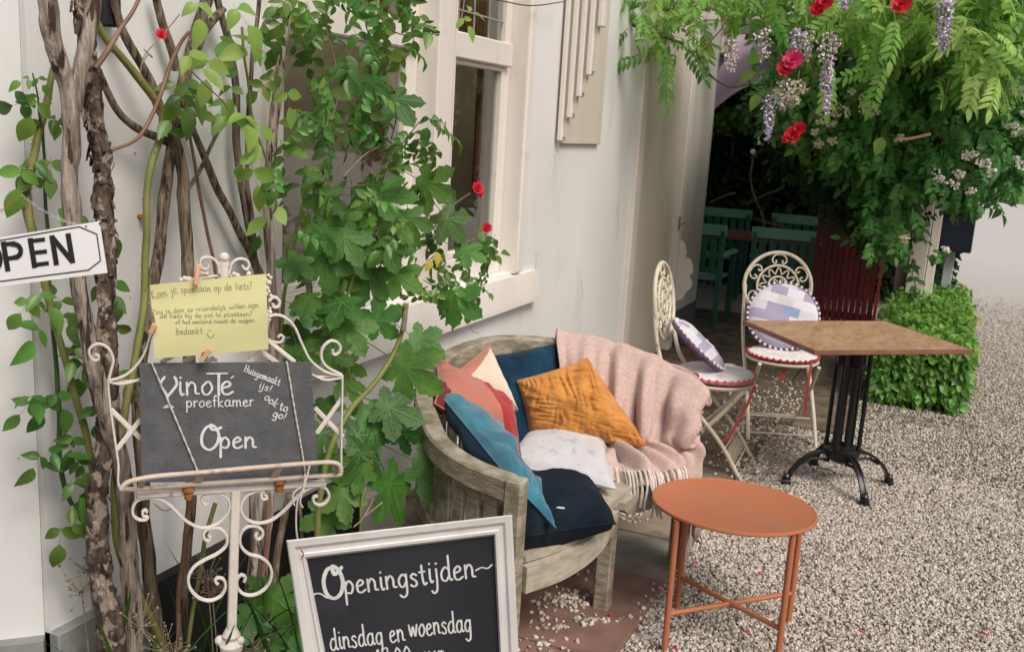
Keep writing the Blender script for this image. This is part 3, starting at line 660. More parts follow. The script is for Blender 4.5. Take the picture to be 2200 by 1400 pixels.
# pergola frame with posts
perg = thing('pergola', 'white timber pergola smothered in wisteria and rambling roses', 'pergola', (1.6, 8.7, 0))
def post(px0, px1, y, zt, m_, d=.12, lab=None):
    a = YP(px0, 600, y); b_ = YP(px1, 600, y); mb = MB(); mb.box(((a[0]+b_[0])/2, y+d/2, zt/2), (b_[0]-a[0], d, zt), ch=.006); return obj('post', mb, m_, perg, label=lab)
post(1921, 1946, 8.70, 2.35, post_brown, .10, 'narrow brown post')
post(1947, 1985, 8.62, 2.35, post_m, .14, 'white post beside the hedge'); post(1987, 2006, 8.70, 2.35, cream, .10, 'narrow cream post')
post(2022, 2044, 9.3, 1.5, grey_box, .08, 'grey post under the mailbox')
for yy in (6.4, 7.3, 8.2, 9.1, 10.0, 10.9): mb = MB(); mb.box((.9, yy, 2.50), (3.4, .06, .12), ch=.004); obj('rafter', mb, post_m, perg)
for xx in (-.1, 1.72): mb = MB(); mb.box((xx, 8.7, 2.38), (.10, 5.0, .12), ch=.004); obj('beam', mb, post_m, perg)
mb = MB(); mb.box((1.72, 6.25, 1.2), (.10, .10, 2.4)); 
# mailbox / navy box
t_ = thing('mailbox', 'dark navy box mounted on the post beside the drive', 'mailbox', (1.92, 9.2, .78))
a = YP(2016, 455, 9.2); b_ = YP(2086, 545, 9.2); mb = MB(); mb.box(((a[0]+b_[0])/2, 9.32, (a[2]+b_[2])/2), (b_[0]-a[0], .22, a[2]-b_[2]), ch=.008); obj('body', mb, navy_box, t_)
mb = MB(); mb.box(((a[0]+b_[0])/2, 9.31, a[2]+.012), (b_[0]-a[0]+.03, .25, .022), ch=.006); obj('lid', mb, navy_box, t_)
# meter box low on the white post
t_ = thing('socket_box', 'small grey weatherproof box low on the white pergola post', 'electrical box', YP(1950, 700, 8.6))
a = YP(1938, 655, 8.6); b_ = YP(1962, 690, 8.6); mb = MB(); mb.box(((a[0]+b_[0])/2, 8.585, (a[2]+b_[2])/2), (b_[0]-a[0], .05, a[2]-b_[2]), ch=.008); obj('body', mb, grey_box, t_)
mb = MB(); mb.box(((a[0]+b_[0])/2, 8.58, a[2]+.01), (b_[0]-a[0]+.02, .07, .018), ch=.004); obj('lid', mb, grey_box, t_)
# striped stack of blocks behind the posts
blk = thing('block_stack', 'stack of alternating pale and dark blocks behind the brown post', 'block stack', (1.45, 8.9, 0))
bl_m = [mat('pale_block', (.36, .33, .26), (.44, .41, .33), 20, .9), mat('dark_block', (.05, .06, .06), (.08, .09, .09), 20, .9)]
for i in range(11):
    c = YP(1911, 700, 8.9)[0]; mb = MB(); mb.box((c+.03, 8.95, .04+.078*i), (.15+RS.uniform(-.01, .01), .12, .072), ch=.006); obj('block', mb, bl_m[i % 2], blk)
# maroon boarded screen
scr = thing('board_screen', 'maroon boarded screen standing under the pergola foliage', 'screen', (1.1, 8.3, 0))
a = YP(1742, 600, 8.3)[0]; b_ = YP(1884, 600, 8.3)[0]; nb = 11
for i in range(nb):
    x = a+(b_-a)*(i+.5)/nb; zt = 1.14-.16*(i/nb); mb = MB(); mb.box((x, 8.3+RS.uniform(-.004, .004), zt/2), ((b_-a)/nb-.006, .02, zt), ch=.003); obj('board', mb, maroon, scr)
mb = MB(); mb.bar((b_+.012, 8.29, .02), (b_+.03, 8.29, .93), .022, .035, (0, 1, 0)); obj('edge_board', mb, red_board, scr, label='bright red edge board')
mb = MB(); mb.box(((a+b_)/2, 8.33, .25), (b_-a, .03, .06)); mb.box(((a+b_)/2, 8.33, .75), (b_-a, .03, .06)); obj('rail', mb, maroon, scr)
# mauve cloth canopy
t_ = thing('canopy', 'pale mauve cloth canopy hanging behind the corner post', 'canopy', (0, 9, 1.8))
def cn(u, v):
    a_ = YP(1505, 40, 8.25); b2 = YP(1650, 170, 8.25); c_ = YP(1505, 262, 8.25); top = YP(1700, 0, 8.25)
    p = (1-u)*((1-v)*a_+v*c_)+u*((1-v)*top+v*b2); return p+np.array([0, .7*math.sin(math.pi*.5*(1-v)), .06*math.sin(math.pi*u)])
g = np.array([[cn(u, v) for v in np.linspace(0, 1, 14)] for u in np.linspace(0, 1, 14)]); mb = MB(); mb.grid(g, .004); obj('cloth', mb, mauve_m, t_, ang=None)
mb = MB(); mb.tube([cn(u, 1)+np.array([0, 0, .004]) for u in np.linspace(0, 1, 12)], .007, 6); obj('hem', mb, mauve_m, t_)
# white parcel hanging in the foliage
mb = MB(); q = YP(1645, 292, 8.2); mb.box(q, (.13, .02, .15), ch=.006); solo('sign_plate', mb, cream, 'small blank pale board hanging in the shade below lilac blossom', 'board')
mb = MB(); q = YP(1618, 326, 8.0); mb.ball(q, .022, 10, 8); solo('globe_light', mb, cloth['pom_white'], 'tiny round white globe hanging in the dark under the pergola', 'lantern')

# green garden furniture in the shade
def garden_chair(x, y, rz, lab):
    t_ = thing('garden_chair', lab, 'chair', (x, y, 0), 'green garden chairs under the pergola')
    c, s_ = math.cos(rz), math.sin(rz); R = np.array([[c, -s_, 0], [s_, c, 0], [0, 0, 1]])
    def bx(name, cc, d, m_=green_dark):
        mb = MB(); mb.box(R@np.array(cc)+np.array([x, y, 0]), d, R, .004); obj(name, mb, m_, t_)
    for sx in (-.24, .24):
        bx('leg', (sx, -.22, .31), (.045, .045, .60)); bx('leg', (sx, .22, .43), (.045, .045, .84)); bx('armrest', (sx, -.02, .635), (.06, .5, .03), green_light)
    for i in range(5): bx('seat_slat', (0, -.19+.09*i, .42), (.43, .078, .022), green_light)
    bx('top_rail', (0, .225, .845), (.54, .035, .09), green_light); bx('lower_rail', (0, .22, .50), (.43, .025, .05))
    for i in range(5): bx('back_slat', (-.17+.085*i, .222, .66), (.062, .018, .28))
    return t_
garden_chair(-.08, 8.55, 3.10, 'green slatted chair nearest the corner post, back towards the camera')
garden_chair(.60, 8.75, 3.25, 'green slatted chair directly behind the white patchwork bistro cushion')
garden_chair(-.25, 10.15, 0.05, 'green slatted chair on the far side of the table at left')
garden_chair(.48, 10.1, -.05, 'green slatted chair on the far side of the table beside the maroon screen')
t_ = thing('garden_table', 'dark red brown garden table between the green chairs', 'table', (.15, 9.4, 0))
for i in range(6): mb = MB(); mb.box((.15, 9.4-.3+.12*i, .72), (1.35, .11, .03), ch=.004); obj('plank', mb, edge_wood, t_)
for sx in (-.55, .55):
    for sy in (-.28, .28): mb = MB(); mb.box((.15+sx, 9.4+sy, .35), (.06, .06, .70), ch=.004); obj('leg', mb, edge_wood, t_)

# dense planting behind, shade put into its leaf colour, light-blocking leaf roof above
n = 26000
P = np.r_[np.c_[RS.uniform(-3.2, 2.0, n), RS.normal(11.3, .35, n), RS.uniform(.0, 2.9, n)], np.c_[RS.uniform(-3.4, -1.3, 5000), RS.uniform(8.2, 11.3, 5000), RS.uniform(.0, 2.9, 5000)]]  # second patch is a left side closure, added to keep the backdrop dark
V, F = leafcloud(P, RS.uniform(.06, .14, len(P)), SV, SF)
t_ = thing('evergreen_hedge', 'hedge with shade put into its dark leaf colour, closing the back of the pergola', 'hedge', (-.5, 11.3, 0))
o = obj('foliage', (V, F), leaf_shade_j, t_, ang=None); o['kind'] = 'stuff'
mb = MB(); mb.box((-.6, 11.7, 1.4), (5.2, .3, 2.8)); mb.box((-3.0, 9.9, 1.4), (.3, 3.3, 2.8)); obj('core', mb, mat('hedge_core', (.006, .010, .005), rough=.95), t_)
mb = MB()
for i in range(6):
    x = -1+.45*i+random.uniform(-.1, .1); p = [(x, 11.0, 0), (x+random.uniform(-.1, .1), 10.9, .8), (x+random.uniform(-.3, .3), 10.8, 1.6), (x+random.uniform(-.6, .6), 10.4, 2.5)]
    mb = MB(); mb.tube(spline(p, 5), .018, 6); obj('stem', mb, bark_brown, t_)
#---- wisteria and rambler over the pergola
def emit(name, T, mlist, P, size, parent, nmesh_mat, bias, spread, tipv=(0, 0, -1), tipspread=.5, lab=None):
    """leaf objects that share mesh data"""
    meshes = []
    for tv, tf in T:
        me = mesh_of(name, (tv, tf), nmesh_mat, None, True, None); meshes.append(me)
    L = loc_of(parent)
    for p in P:
        N = np.asarray(bias)+RS.normal(0, spread, 3); N /= np.linalg.norm(N)
        Y = np.asarray(tipv)+RS.normal(0, tipspread, 3); Y -= N*N.dot(Y); Y /= np.linalg.norm(Y); X = np.cross(Y, N)
        s_ = RS.uniform(*size)
        o = bpy.data.objects.new(name, meshes[RS.randint(len(meshes))]); C.objects.link(o); o.parent = parent
        q = p-L; o.matrix_local = Matrix(((X[0]*s_, Y[0]*s_, N[0]*s_, q[0]), (X[1]*s_, Y[1]*s_, N[1]*s_, q[1]), (X[2]*s_, Y[2]*s_, N[2]*s_, q[2]), (0, 0, 0, 1)))
def joined(T, P, size, bias, spread, tipv=(0, 0, -1), tipspread=.5):
    Vs = []; Fs = []; n0 = 0; n = len(P); N = np.asarray(bias)+RS.normal(0, spread, (n, 3)); N /= np.linalg.norm(N, axis=1)[:, None]
    Y = np.asarray(tipv)+RS.normal(0, tipspread, (n, 3)); Y -= N*(N*Y).sum(1)[:, None]; Y /= np.linalg.norm(Y, axis=1)[:, None]; X = np.cross(Y, N); R = np.stack([X, Y, N], 2)
    which = RS.randint(len(T), size=n); sz = RS.uniform(*size, n)
    for k_, (tv, tf) in enumerate(T):
        mk = which == k_
        V, F = scatter(tv, tf, P[mk], R[mk], sz[mk]); Vs.append(V); Fs.append(F+n0); n0 += len(V)
    return np.concatenate(Vs), np.concatenate(Fs)

wis = thing('wisteria', 'bright green wisteria with lilac flower clusters over the pergola edge', 'climbing plant', (1.2, 6.2, 0))
polyW = [(1315, -60), (1330, 10), (1400, 40), (1450, 55), (1520, 30), (1570, 5), (1640, 40), (1700, 60), (1740, 60), (1800, 90), (1900, 70), (2000, 110), (2060, 160), (2120, 130), (2190, 130), (2230, 120), (2230, -60)]
polyWf = [(1330, -60), (1560, -30), (1700, 20), (1800, 70), (1980, 90), (2080, 170), (2220, 150), (2230, -60)]
def thin(P_, holes):
    d = P_-cam; f = d@fw; x = 1100+FPX*(d@rt)/f; y = 700-FPX*(d@up)/f; k_ = np.ones(len(P_), bool)
    for (a, b, r_) in holes: k_ &= (x-a)**2+(y-b)**2 > r_*r_
    return P_[k_]
WH = [(1998, 430, 34), (2000, 490, 34), (1560, 110, 62), (1575, 170, 62), (1545, 70, 30), (1975, 560, 24), (1770, 300, 20), (1905, 395, 24)]
PW = region_points(polyWf, 230, lambda a, b: YP(a, b, 5.75), np.array([.08, .45, .08]))
emit('leaf', WIST_T, None, PW, (.15, .26), wis, leaf_wist, (.35, -.6, .6), .5, (0.1, -.3, -.5), .95)
PW = np.r_[region_points(polyW, 420, lambda a, b: YP(a, b, 6.2), np.array([.1, .5, .1])), region_points([(1316, -40), (1330, 40), (1400, 90), (1480, 100), (1560, 70), (1560, -60)], 45, lambda a, b: YP(a, b, 5.9), np.array([.05, .3, .05]))]
PW = thin(PW, WH); V, F = joined(WIST_T, PW, (.15, .25), (.3, -.55, .65), .55, (0.1, -.3, -.5), .95)
o = obj('foliage', (V, F), leaf_wist_j, wis, ang=None); o['kind'] = 'stuff'
# single sprays near the wall
for (px, py, tx, tz, s_) in ((1435, 115, .05, -1, .26), (1400, 118, -1, -.35, .24), (1465, 95, .6, -.7, .22), (1350, 60, -.6, -.8, .2), (1332, 20, -.5, -.8, .2), (1905, 125, -.2, -1, .24), (1780, 120, .1, -1, .26), (1900, 145, -1, -.3, .2)):
    p = YP(px, py, 5.6 if px < 1600 else 5.5); N = nrm([.2, -.9, .35]); Y = np.array([tx, 0, tz]); Y = nrm(Y-N*N.dot(Y)); X = np.cross(Y, N)
    me = mesh_of('leaf', WIST_T[RS.randint(5)], leaf_wist if px > 1600 else leaf_dark, None, True, None); o = bpy.data.objects.new('leaf', me); C.objects.link(o); o.parent = wis; q = p-loc_of(wis)
    o.matrix_local = Matrix(((X[0]*s_, Y[0]*s_, N[0]*s_, q[0]), (X[1]*s_, Y[1]*s_, N[1]*s_, q[1]), (X[2]*s_, Y[2]*s_, N[2]*s_, q[2]), (0, 0, 0, 1)))
# dark olive undergrowth at the left end of the canopy
# bare runners
for pts, r in (([(1560, -20), (1562, 20), (1555, 55), (1530, 85), (1500, 120), (1488, 155)], .005), ([(1495, 105), (1510, 140), (1535, 170), (1570, 187), (1605, 182)], .007), ([(1365, 85), (1372, 105), (1377, 122)], .006), ([(1700, 60), (1730, 80), (1742, 130), (1758, 170)], .007), ([(1320, 30), (1350, 50), (1400, 70), (1470, 95)], .010), ([(1570, 5), (1550, 40), (1562, 90), (1575, 150)], .004), ([(2045, 160), (2035, 190), (2028, 212)], .004)):
    mb = MB(); mb.tube(spline([YP(a, b, 5.8) for a, b in pts], 6), r, 6); obj('stem', mb, twig_m if r < .006 else bark_brown, wis)
# lilac racemes: many small florets hanging on a stalk
lil = stone_colors('lilac_blossom', (.42, .32, .60), (.68, .58, .76), (.85, .80, .82)); lil2 = stone_colors('faded_lilac_blossom', (.50, .40, .40), (.70, .60, .64), (.82, .77, .72)); crm = stone_colors('cream_blossom', (.48, .45, .25), (.66, .63, .46), (.76, .74, .62))
def raceme(top, bot, wpx, y, m_, parent, n=150, fl=.013):
    A_ = YP(*top, y); B_ = YP(*bot, y); L = np.linalg.norm(B_-A_); wd = wpx*y/2200; u = RS.uniform(0, 1, n)**.9
    rr = wd/2*np.sqrt(RS.uniform(.1, 1, n))*(1-.75*u**1.5)*np.minimum(1, .5+u*3); a_ = RS.uniform(0, 6.28, n)
    P_ = A_+(B_-A_)*u[:, None]+np.c_[rr*np.cos(a_), rr*np.sin(a_), RS.normal(0, .004, n)]
    tv = np.array([(0, -.1, 0), (-.8, .5, .3), (0, .9, .1), (.8, .5, .3), (0, .3, -.6)]); tf = np.array([(0, 2, 1), (0, 3, 2), (0, 4, 3), (0, 1, 4)])
    V_, F_ = scatter(tv, tf, P_, rotmats(n), np.full(n, fl)*RS.uniform(.7, 1.3, n)); o_ = obj('flower_cluster', (V_, F_), m_, parent, ang=None)
    mb_ = MB(); mb_.tube([A_+np.array([0, 0, .05]), (A_+B_)/2, B_], .0025, 5); obj('stalk', mb_, stem_green, o_)
raceme((2030, -10), (2027, 112), 42, 5.12, lil, wis, 200); raceme((1782, 70), (1775, 180), 50, 5.12, lil2, wis, 190); raceme((1775, 150), (1776, 242), 34, 5.12, lil, wis, 110)
raceme((1712, 60), (1705, 140), 38, 5.12, lil, wis, 110); raceme((1655, 195), (1650, 300), 34, 5.12, lil, wis, 130); raceme((1740, 65), (1735, 130), 30, 5.12, lil2, wis, 70)
raceme((1570, 85), (1572, 155), 44, 5.12, lil2, wis, 120); raceme((1645, 60), (1640, 130), 46, 5.12, lil2, wis, 90); raceme((1810, -20), (1815, 22), 46, 5.12, lil, wis, 60); raceme((1690, 170), (1680, 235), 56, 5.12, lil2, wis, 110); raceme((1715, 175), (1705, 225), 60, 5.12, crm, wis, 90)

# rambling rose behind and below
ram = thing('rambling_rose', 'dark leafy climber with small cream blooms tumbling down the pergola', 'climbing plant', (1.8, 7.0, 0))
polyR = [(1600, 165), (1650, 215), (1700, 270), (1760, 310), (1850, 345), (1885, 400), (1862, 460), (1890, 500), (1925, 508), (1952, 490), (1962, 450), (1950, 385), (2000, 350), (2040, 415), (2070, 425), (2100, 395), (2125, 370), (2200, 340), (2230, 330), (2230, 150), (2050, 160), (1950, 160), (1800, 150)]
PR = thin(region_points(polyR, 300, lambda a, b: YP(a, b, 6.35), np.array([.08, .2, .08])), WH)
emit('leaf', ROSE_T, None, PR, (.10, .155), ram, leaf_dark, (.4, -.75, .5), .35, (0, -.1, -1), .5)
PR = thin(region_points(polyR, 3000, lambda a, b: YP(a, b, 6.95), np.array([.10, .42, .10])), WH)
V, F = joined(ROSE_T, PR, (.10, .17), (.35, -.7, .6), .45, (0, -.1, -1), .6)
o = obj('foliage', (V, F), leaf_dark_j, ram, ang=None); o['kind'] = 'stuff'
# inner foliage left of it, shade put into its colour, and an added leaf roof
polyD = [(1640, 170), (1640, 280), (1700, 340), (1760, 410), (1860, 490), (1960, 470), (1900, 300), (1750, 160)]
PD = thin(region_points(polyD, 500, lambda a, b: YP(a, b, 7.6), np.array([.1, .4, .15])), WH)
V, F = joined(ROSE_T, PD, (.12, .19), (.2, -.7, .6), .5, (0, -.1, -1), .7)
o = obj('foliage', (V, F), leaf_shade_j, ram, ang=None); o['kind'] = 'stuff'
n = 15000; PRf = np.c_[RS.uniform(-1.3, 2.35, n), RS.uniform(6.3, 12, n), 2.62+RS.normal(0, .09, n)]; PRf = PRf[~((PRf[:, 0] < .25) & (PRf[:, 1] < 9.3)) & ~((PRf[:, 0] < 1.2) & (PRf[:, 1] < 7.8))]; n = len(PRf)  # leaf roof added to block sky light, left open near canopy and wall
V, F = leafcloud(PRf, RS.uniform(.10, .2, n), SV, SF, (0, 0, 1), .6)
o = obj('foliage', (V, F), leaf_dark_j, ram, ang=None, label='thick leaf roof added over the pergola to block sky light'); o['kind'] = 'stuff'
# right-hand curtain of leaves (side of the pergola towards the drive)
n = 5200; PS = np.c_[RS.normal(2.15, .16, n), RS.uniform(6.6, 11.5, n), np.zeros(n)]; PS[:, 2] = RS.uniform(0, 1, n)*(1.0)+1.62+.12*np.sin(PS[:, 1]*3)
V, F = leafcloud(PS, RS.uniform(.06, .11, n), OV, OF, (.9, -.3, .4), .5)
o = obj('foliage', (V, F), leaf_dark_j, ram, ang=None, label='leafy side facing the drive'); o['kind'] = 'stuff'
# trailing sprigs
for pts in ([(1965, 560), (1960, 590), (1968, 620), (1955, 640)], [(1990, 550), (2020, 555), (2035, 545)], [(2060, 330), (2130, 380), (2175, 420)]):
    P_ = [YP(a, b, 6.6) for a, b in pts]; mb = MB(); mb.tube(spline(P_, 5), .004, 5); obj('stem', mb, stem_green, ram)
    V, F = leafcloud(spline(P_, 5)+RS.normal(0, .02, (len(spline(P_, 5)), 3)), np.full(len(spline(P_, 5)), .055), OV2, OF2, (.2, -.8, .4), .4); o = obj('sprig', (V, F), leaf_dark, ram, ang=None)
def bloom(p, r, m_, parent, nm='flower', n=16, nrmv=(0, -.9, .2)):
    Z = nrm(np.array(nrmv)+RS.normal(0, .15, 3)); X = nrm(np.cross(Z, (0, 0, 1))); Y = np.cross(Z, X); mb_ = MB()
    for ring, (k_, rr, tilt) in enumerate(((7, 1, .35), (5, .7, .8), (4, .42, 1.2))):
        for i in range(k_):
            a_ = 6.283*i/k_+ring*.5; d_ = X*math.cos(a_)+Y*math.sin(a_); t2 = -X*math.sin(a_)+Y*math.cos(a_)
            up_ = Z*math.sin(tilt)+d_*math.cos(tilt); c0 = p+Z*r*.1*ring
            q = [c0, c0+(up_*.55+t2*.42)*r*rr, c0+(up_*1.0+t2*.22+Z*.05)*r*rr, c0+(up_*1.0-t2*.22+Z*.05)*r*rr, c0+(up_*.55-t2*.42)*r*rr]
            mb_.add(q, [(0, 1, 2, 3, 4)])
    return obj(nm, mb_, m_, parent, ang=None)
red_f = mat('red_petal', (.50, .012, .02), (.62, .03, .05), 8, .6, transl=.25); pink_f = mat('pink_petal', (.55, .03, .10), (.65, .06, .16), 8, .6, transl=.25); crm_f = mat('cream_petal', (.60, .56, .38), (.70, .67, .52), 8, .7, transl=.2); wht_f = mat('white_petal', (.70, .66, .60), (.76, .74, .70), 8, .7, transl=.2); yel_f = mat('yellow_leaf', (.50, .42, .04), (.60, .52, .08), 8, .6, transl=.3)
for (px, py, rpx, m_) in ((1754, 20, 15, red_f), (1776, 5, 20, red_f), (1937, 12, 21, red_f), (1705, 130, 22, pink_f), (1685, 148, 17, red_f), (1702, 290, 17, red_f), (1718, 278, 16, red_f), (1692, 298, 12, red_f)):
    p = YP(px, py, 5.1); bloom(p, rpx*5.3/2100, m_, ram, 'rose_flower'); 
for (px, py, n_, r_) in ((1762, 255, 4, 22), (1783, 268, 4, 16), (1752, 290, 4, 16), (1757, 305, 4, 16), (1790, 300, 3, 10), (1848, 200, 3, 14), (1862, 218, 4, 16), (1870, 238, 9, 24), (1886, 178, 4, 12), (1858, 170, 2, 10), (1933, 297, 3, 12), (2075, 335, 5, 20), (2060, 375, 3, 14), (2015, 378, 4, 16), (2050, 390, 3, 16), (2110, 352, 5, 18), (2128, 365, 3, 12), (2145, 215, 4, 16), (2175, 280, 4, 18), (2195, 285, 4, 18), (2190, 350, 4, 20), (2185, 200, 4, 16), (2198, 240, 3, 12), (1942, 508, 4, 12), (2035, 535, 3, 10), (2090, 405, 3, 14), (1790, 240, 3, 14), (1812, 235, 3, 16), (1700, 205, 5, 20)):
    for _ in range(n_):
        p = YP(px+RS.normal()*r_*.5, py+RS.normal()*r_*.4, 6.05); m__ = max(8, int(RS.uniform(9, 18))); d3 = RS.normal(0, 1, (m__, 3)); d3 /= np.linalg.norm(d3, axis=1)[:, None]; d3 *= np.array([.024, .014, .016])*RS.uniform(.5, 1.1)
        ftv = np.array([(0, 0, -.2), (-.7, .5, .25), (0, .95, .1), (.7, .5, .25), (.55, -.6, .2), (-.55, -.6, .2)]); ftf = np.array([(0, 2, 1), (0, 3, 2), (0, 4, 3), (0, 5, 4), (0, 1, 5)])
        V, F = scatter(ftv, ftf, p+d3, rotmats(m__), RS.uniform(.007, .012, m__)); obj('flower', (V, F), crm_f if px < 2000 else wht_f, ram, ang=None)
for (px, py) in ((1632, 205), (1655, 205), (1622, 155), (1640, 120), (1895, 295)):
    V, F = leafcloud(np.array([YP(px, py, 5.9)]), np.array([.11]), OV2, OF2, (.1, -.9, .3), .2); obj('leaf', (V, F), leaf_light, ram, ang=None, label='yellowing leaf')
for pts in ([(1930, 300), (1960, 297), (2000, 288)],): mb = MB(); mb.tube(spline([YP(a, b, 6.0) for a, b in pts], 5), .009, 6); obj('stem', mb, peg_m, ram)
for pts in ([(1620, 330), (1612, 380), (1620, 420), (1640, 470), (1640, 500)], [(1525, 435), (1560, 420), (1580, 415)], [(1600, 440), (1640, 420), (1680, 405)], [(1620, 470), (1690, 490)]):
    mb = MB(); mb.tube(spline([YP(a, b, 8.6) for a, b in pts], 5), .012, 6); obj('stem', mb, bark_brown, ram)
# bright leaf colour stands in for greenery lit from behind, left under the canopy
P = region_points([(1515, 255), (1600, 225), (1640, 235), (1600, 262), (1530, 285)], 260, lambda a, b: YP(a, b, 10.6), np.array([.1, .2, .05]))
V, F = leafcloud(P, RS.uniform(.07, .12, len(P)), OV, OF); o = obj('foliage', (V, F), leaf_hedge_j, ram, ang=None); o['kind'] = 'stuff'

# clipped hedge
hx0, hx1, hy0, hy1, hz = 1.56, 2.085, 6.55, 9.3, .42
hed = thing('box_hedge', 'low clipped bright green hedge block beside the gravel drive', 'hedge', ((hx0+hx1)/2, 7.9, 0))
def facepts(n, f): 
    return np.array([f(*RS.uniform(0, 1, 2)) for _ in range(n)])
P = np.r_[facepts(1300, lambda u, v: (hx0+(hx1-hx0)*u, hy0, .03+hz*v)), facepts(4200, lambda u, v: (hx0+(hx1-hx0)*u, hy0+(hy1-hy0)*v, hz)), facepts(900, lambda u, v: (hx0, hy0+(hy1-hy0)*u, .02+hz*v)), facepts(3000, lambda u, v: (hx1, hy0+(hy1-hy0)*u, .02+(hz)*v))]
P += RS.normal(0, .026, P.shape); P[:, 2] += .02*np.sin(P[:, 0]*9+P[:, 1]*5)
nn_ = len(P); V, F = leafcloud(P, RS.uniform(.035, .062, nn_), OV, OF, (.1, -.45, .75), .6)
o = obj('foliage', (V, F), leaf_hedge_j, hed, ang=None); o['kind'] = 'stuff'
mb = MB(); mb.box(((hx0+hx1)/2, (hy0+hy1)/2, hz/2-.01), (hx1-hx0-.05, hy1-hy0-.05, hz-.05)); obj('core', mb, mat('twiggy_core', (.015, .035, .008), rough=.95), hed)
emit('leaf', [(OV2, OF2)], None, facepts(240, lambda u, v: (hx0+.02+(hx1-hx0)*u, hy0-.03, .05+(hz-.04)*v)), (.05, .085), hed, mat('hedge_leaf', (.08, .22, .035), (.15, .32, .06), 6, .42, transl=.3, rnd=.3), (.1, -.8, .6), .35)

# far side of the drive: tree belt
rng = np.random.RandomState(5)
for i, (x, y, r, h) in enumerate(((4.5, 58, 3.6, 7), (9.5, 60, 4.2, 8), (0, 62, 4, 8.5))):
    t_ = thing('tree', ['rounded tree at the far edge of the lawn, left of the pair above the drive', 'broad tree at the far edge of the lawn above the drive end', 'tall far tree half hidden behind the pergola foliage'][i], 'tree', (x, y, .3))
    mb = MB(); mb.tube(spline([(x, y, .1), (x+.1, y, h*.3), (x-.1, y, h*.6)], 4), np.linspace(.22, .1, 9), 8); obj('trunk', mb, bark_brown, t_)
    n = 2600; q = rng.normal(size=(n, 3)); q /= np.linalg.norm(q, axis=1)[:, None]; q *= (rng.uniform(.35, 1, n)**.4)[:, None]*(1+.25*np.sin(q[:, :1]*5+i)*np.cos(q[:, 2:]*6))
    P = np.array([x, y, h*.62])+q*np.array([r, r, h*.52]); P = P[P[:, 2] > .5]
    V, F = leafcloud(P, rng.uniform(.25, .55, len(P)), SV, SF, (.2, -.5, .8), .7); o = obj('crown', (V, F), leaf_tree_j, t_, ang=None)

# ---------------------------------------------------------------- climbing stems on the wall
def stem(path, xs, rpx, m_, parent, name='stem', seg=8, rough=0.0, n=6, label=None):
    """path in photo pixels, xs = distance from the wall (one or a list), rpx = half widths"""
    pts = np.array(path, float); m0 = len(pts)
    X_ = np.interp(np.linspace(0, 1, m0), np.linspace(0, 1, len(np.atleast_1d(xs))), np.atleast_1d(xs))
    R_ = np.interp(np.linspace(0, 1, m0), np.linspace(0, 1, len(np.atleast_1d(rpx))), np.atleast_1d(rpx))
    P_ = []
    for (a, b), x, r in zip(pts, X_, R_):
        p = W(a, b, x)
        if p[2] < 0: p = G(a, b, 0.0)
        d = np.linalg.norm(p-cam); P_.append(list(p)+[r*.87*d/FPX])
    Q = spline(P_, n)
    Q[:, :3] += np.array([noise.noise_vector(Vector(q[:3])*9) for q in Q])*.005
    Q[:, 3] *= 1+.10*np.array([noise.noise(Vector((q[:3]*16).tolist())) for q in Q])
    mb_ = MB(); 
    if rough:
        a = np.linspace(0, 2*math.pi, seg, endpoint=False); P3 = Q[:, :3]; T = np.gradient(P3, axis=0); T /= np.linalg.norm(T, axis=1)[:, None]
        rings = []
        for i, p in enumerate(P3):
            u = nrm(np.cross(T[i], (1, 0, 0.01))); v = np.cross(T[i], u); ring = []
            for k_ in range(seg):
                dd = u*math.cos(a[k_])+v*math.sin(a[k_]); nn2 = noise.noise(Vector((dd*2.2+np.array([0, 0, p[2]*14])).tolist()))+.6*noise.noise(Vector((dd*5+np.array([0, 0, p[2]*40])).tolist()))
                ring.append(p+dd*Q[i, 3]*(1+rough*nn2))
            rings.append(ring)
        g_ = np.array(rings); V_ = g_.reshape(-1, 3); f_ = []
        for i in range(len(P3)-1):
            for k_ in range(seg): k2 = (k_+1) % seg; f_.append((i*seg+k_, i*seg+k2, (i+1)*seg+k2, (i+1)*seg+k_))
        f_.append(tuple(range(seg))); f_.append(tuple(range(len(V_)-seg, len(V_)))[::-1])
        mb_.add(V_, f_)
    else: mb_.tube(Q[:, :3], Q[:, 3], seg)
    o_ = obj(name, mb_, m_, parent, ang=60, label=label)
    if m_ is stem_green and np.max(rpx) >= 5:
        tm = MB()
        for i in range(int(len(Q)*.9)):
            q = Q[RS.randint(2, len(Q)-2)]; a_ = RS.uniform(0, 6.28); d_ = np.array([math.cos(a_), math.sin(a_), 0]); t2 = np.array([-d_[1], d_[0], 0]); b_ = q[:3]+d_*q[3]*.9; k_ = RS.uniform(.7, 1.3)
            tm.add([b_+t2*.0012*k_, b_-t2*.0012*k_, b_+np.array([0, 0, .0030])*k_, b_+d_*.0055*k_-np.array([0, 0, .0015])], [(0, 1, 2), (0, 3, 1), (1, 3, 2), (2, 3, 0)])
        obj('thorns', tm, stem_red, parent, smooth=False, kind='stuff')
    return o_, Q
pale = thing('vine', 'thick pale barked vine forking near the top left against the wall', 'climbing plant', W(275, 1400, .22)*np.array([1, 1, 0]))
stem([(152, 215), (152, 300), (150, 400), (156, 470), (163, 560), (178, 660), (192, 740), (210, 830), (238, 930), (262, 1010), (273, 1100), (277, 1200), (284, 1300), (288, 1420), (290, 1560)], .20, [19, 19, 18, 19, 20, 22], bark_pale, pale, 'trunk', 16, .22, 10)
stem([(98, -40), (104, 20), (110, 70), (128, 130), (145, 180), (152, 230)], .20, [22, 19, 19], bark_pale, pale, 'branch', 14, .2, 8)
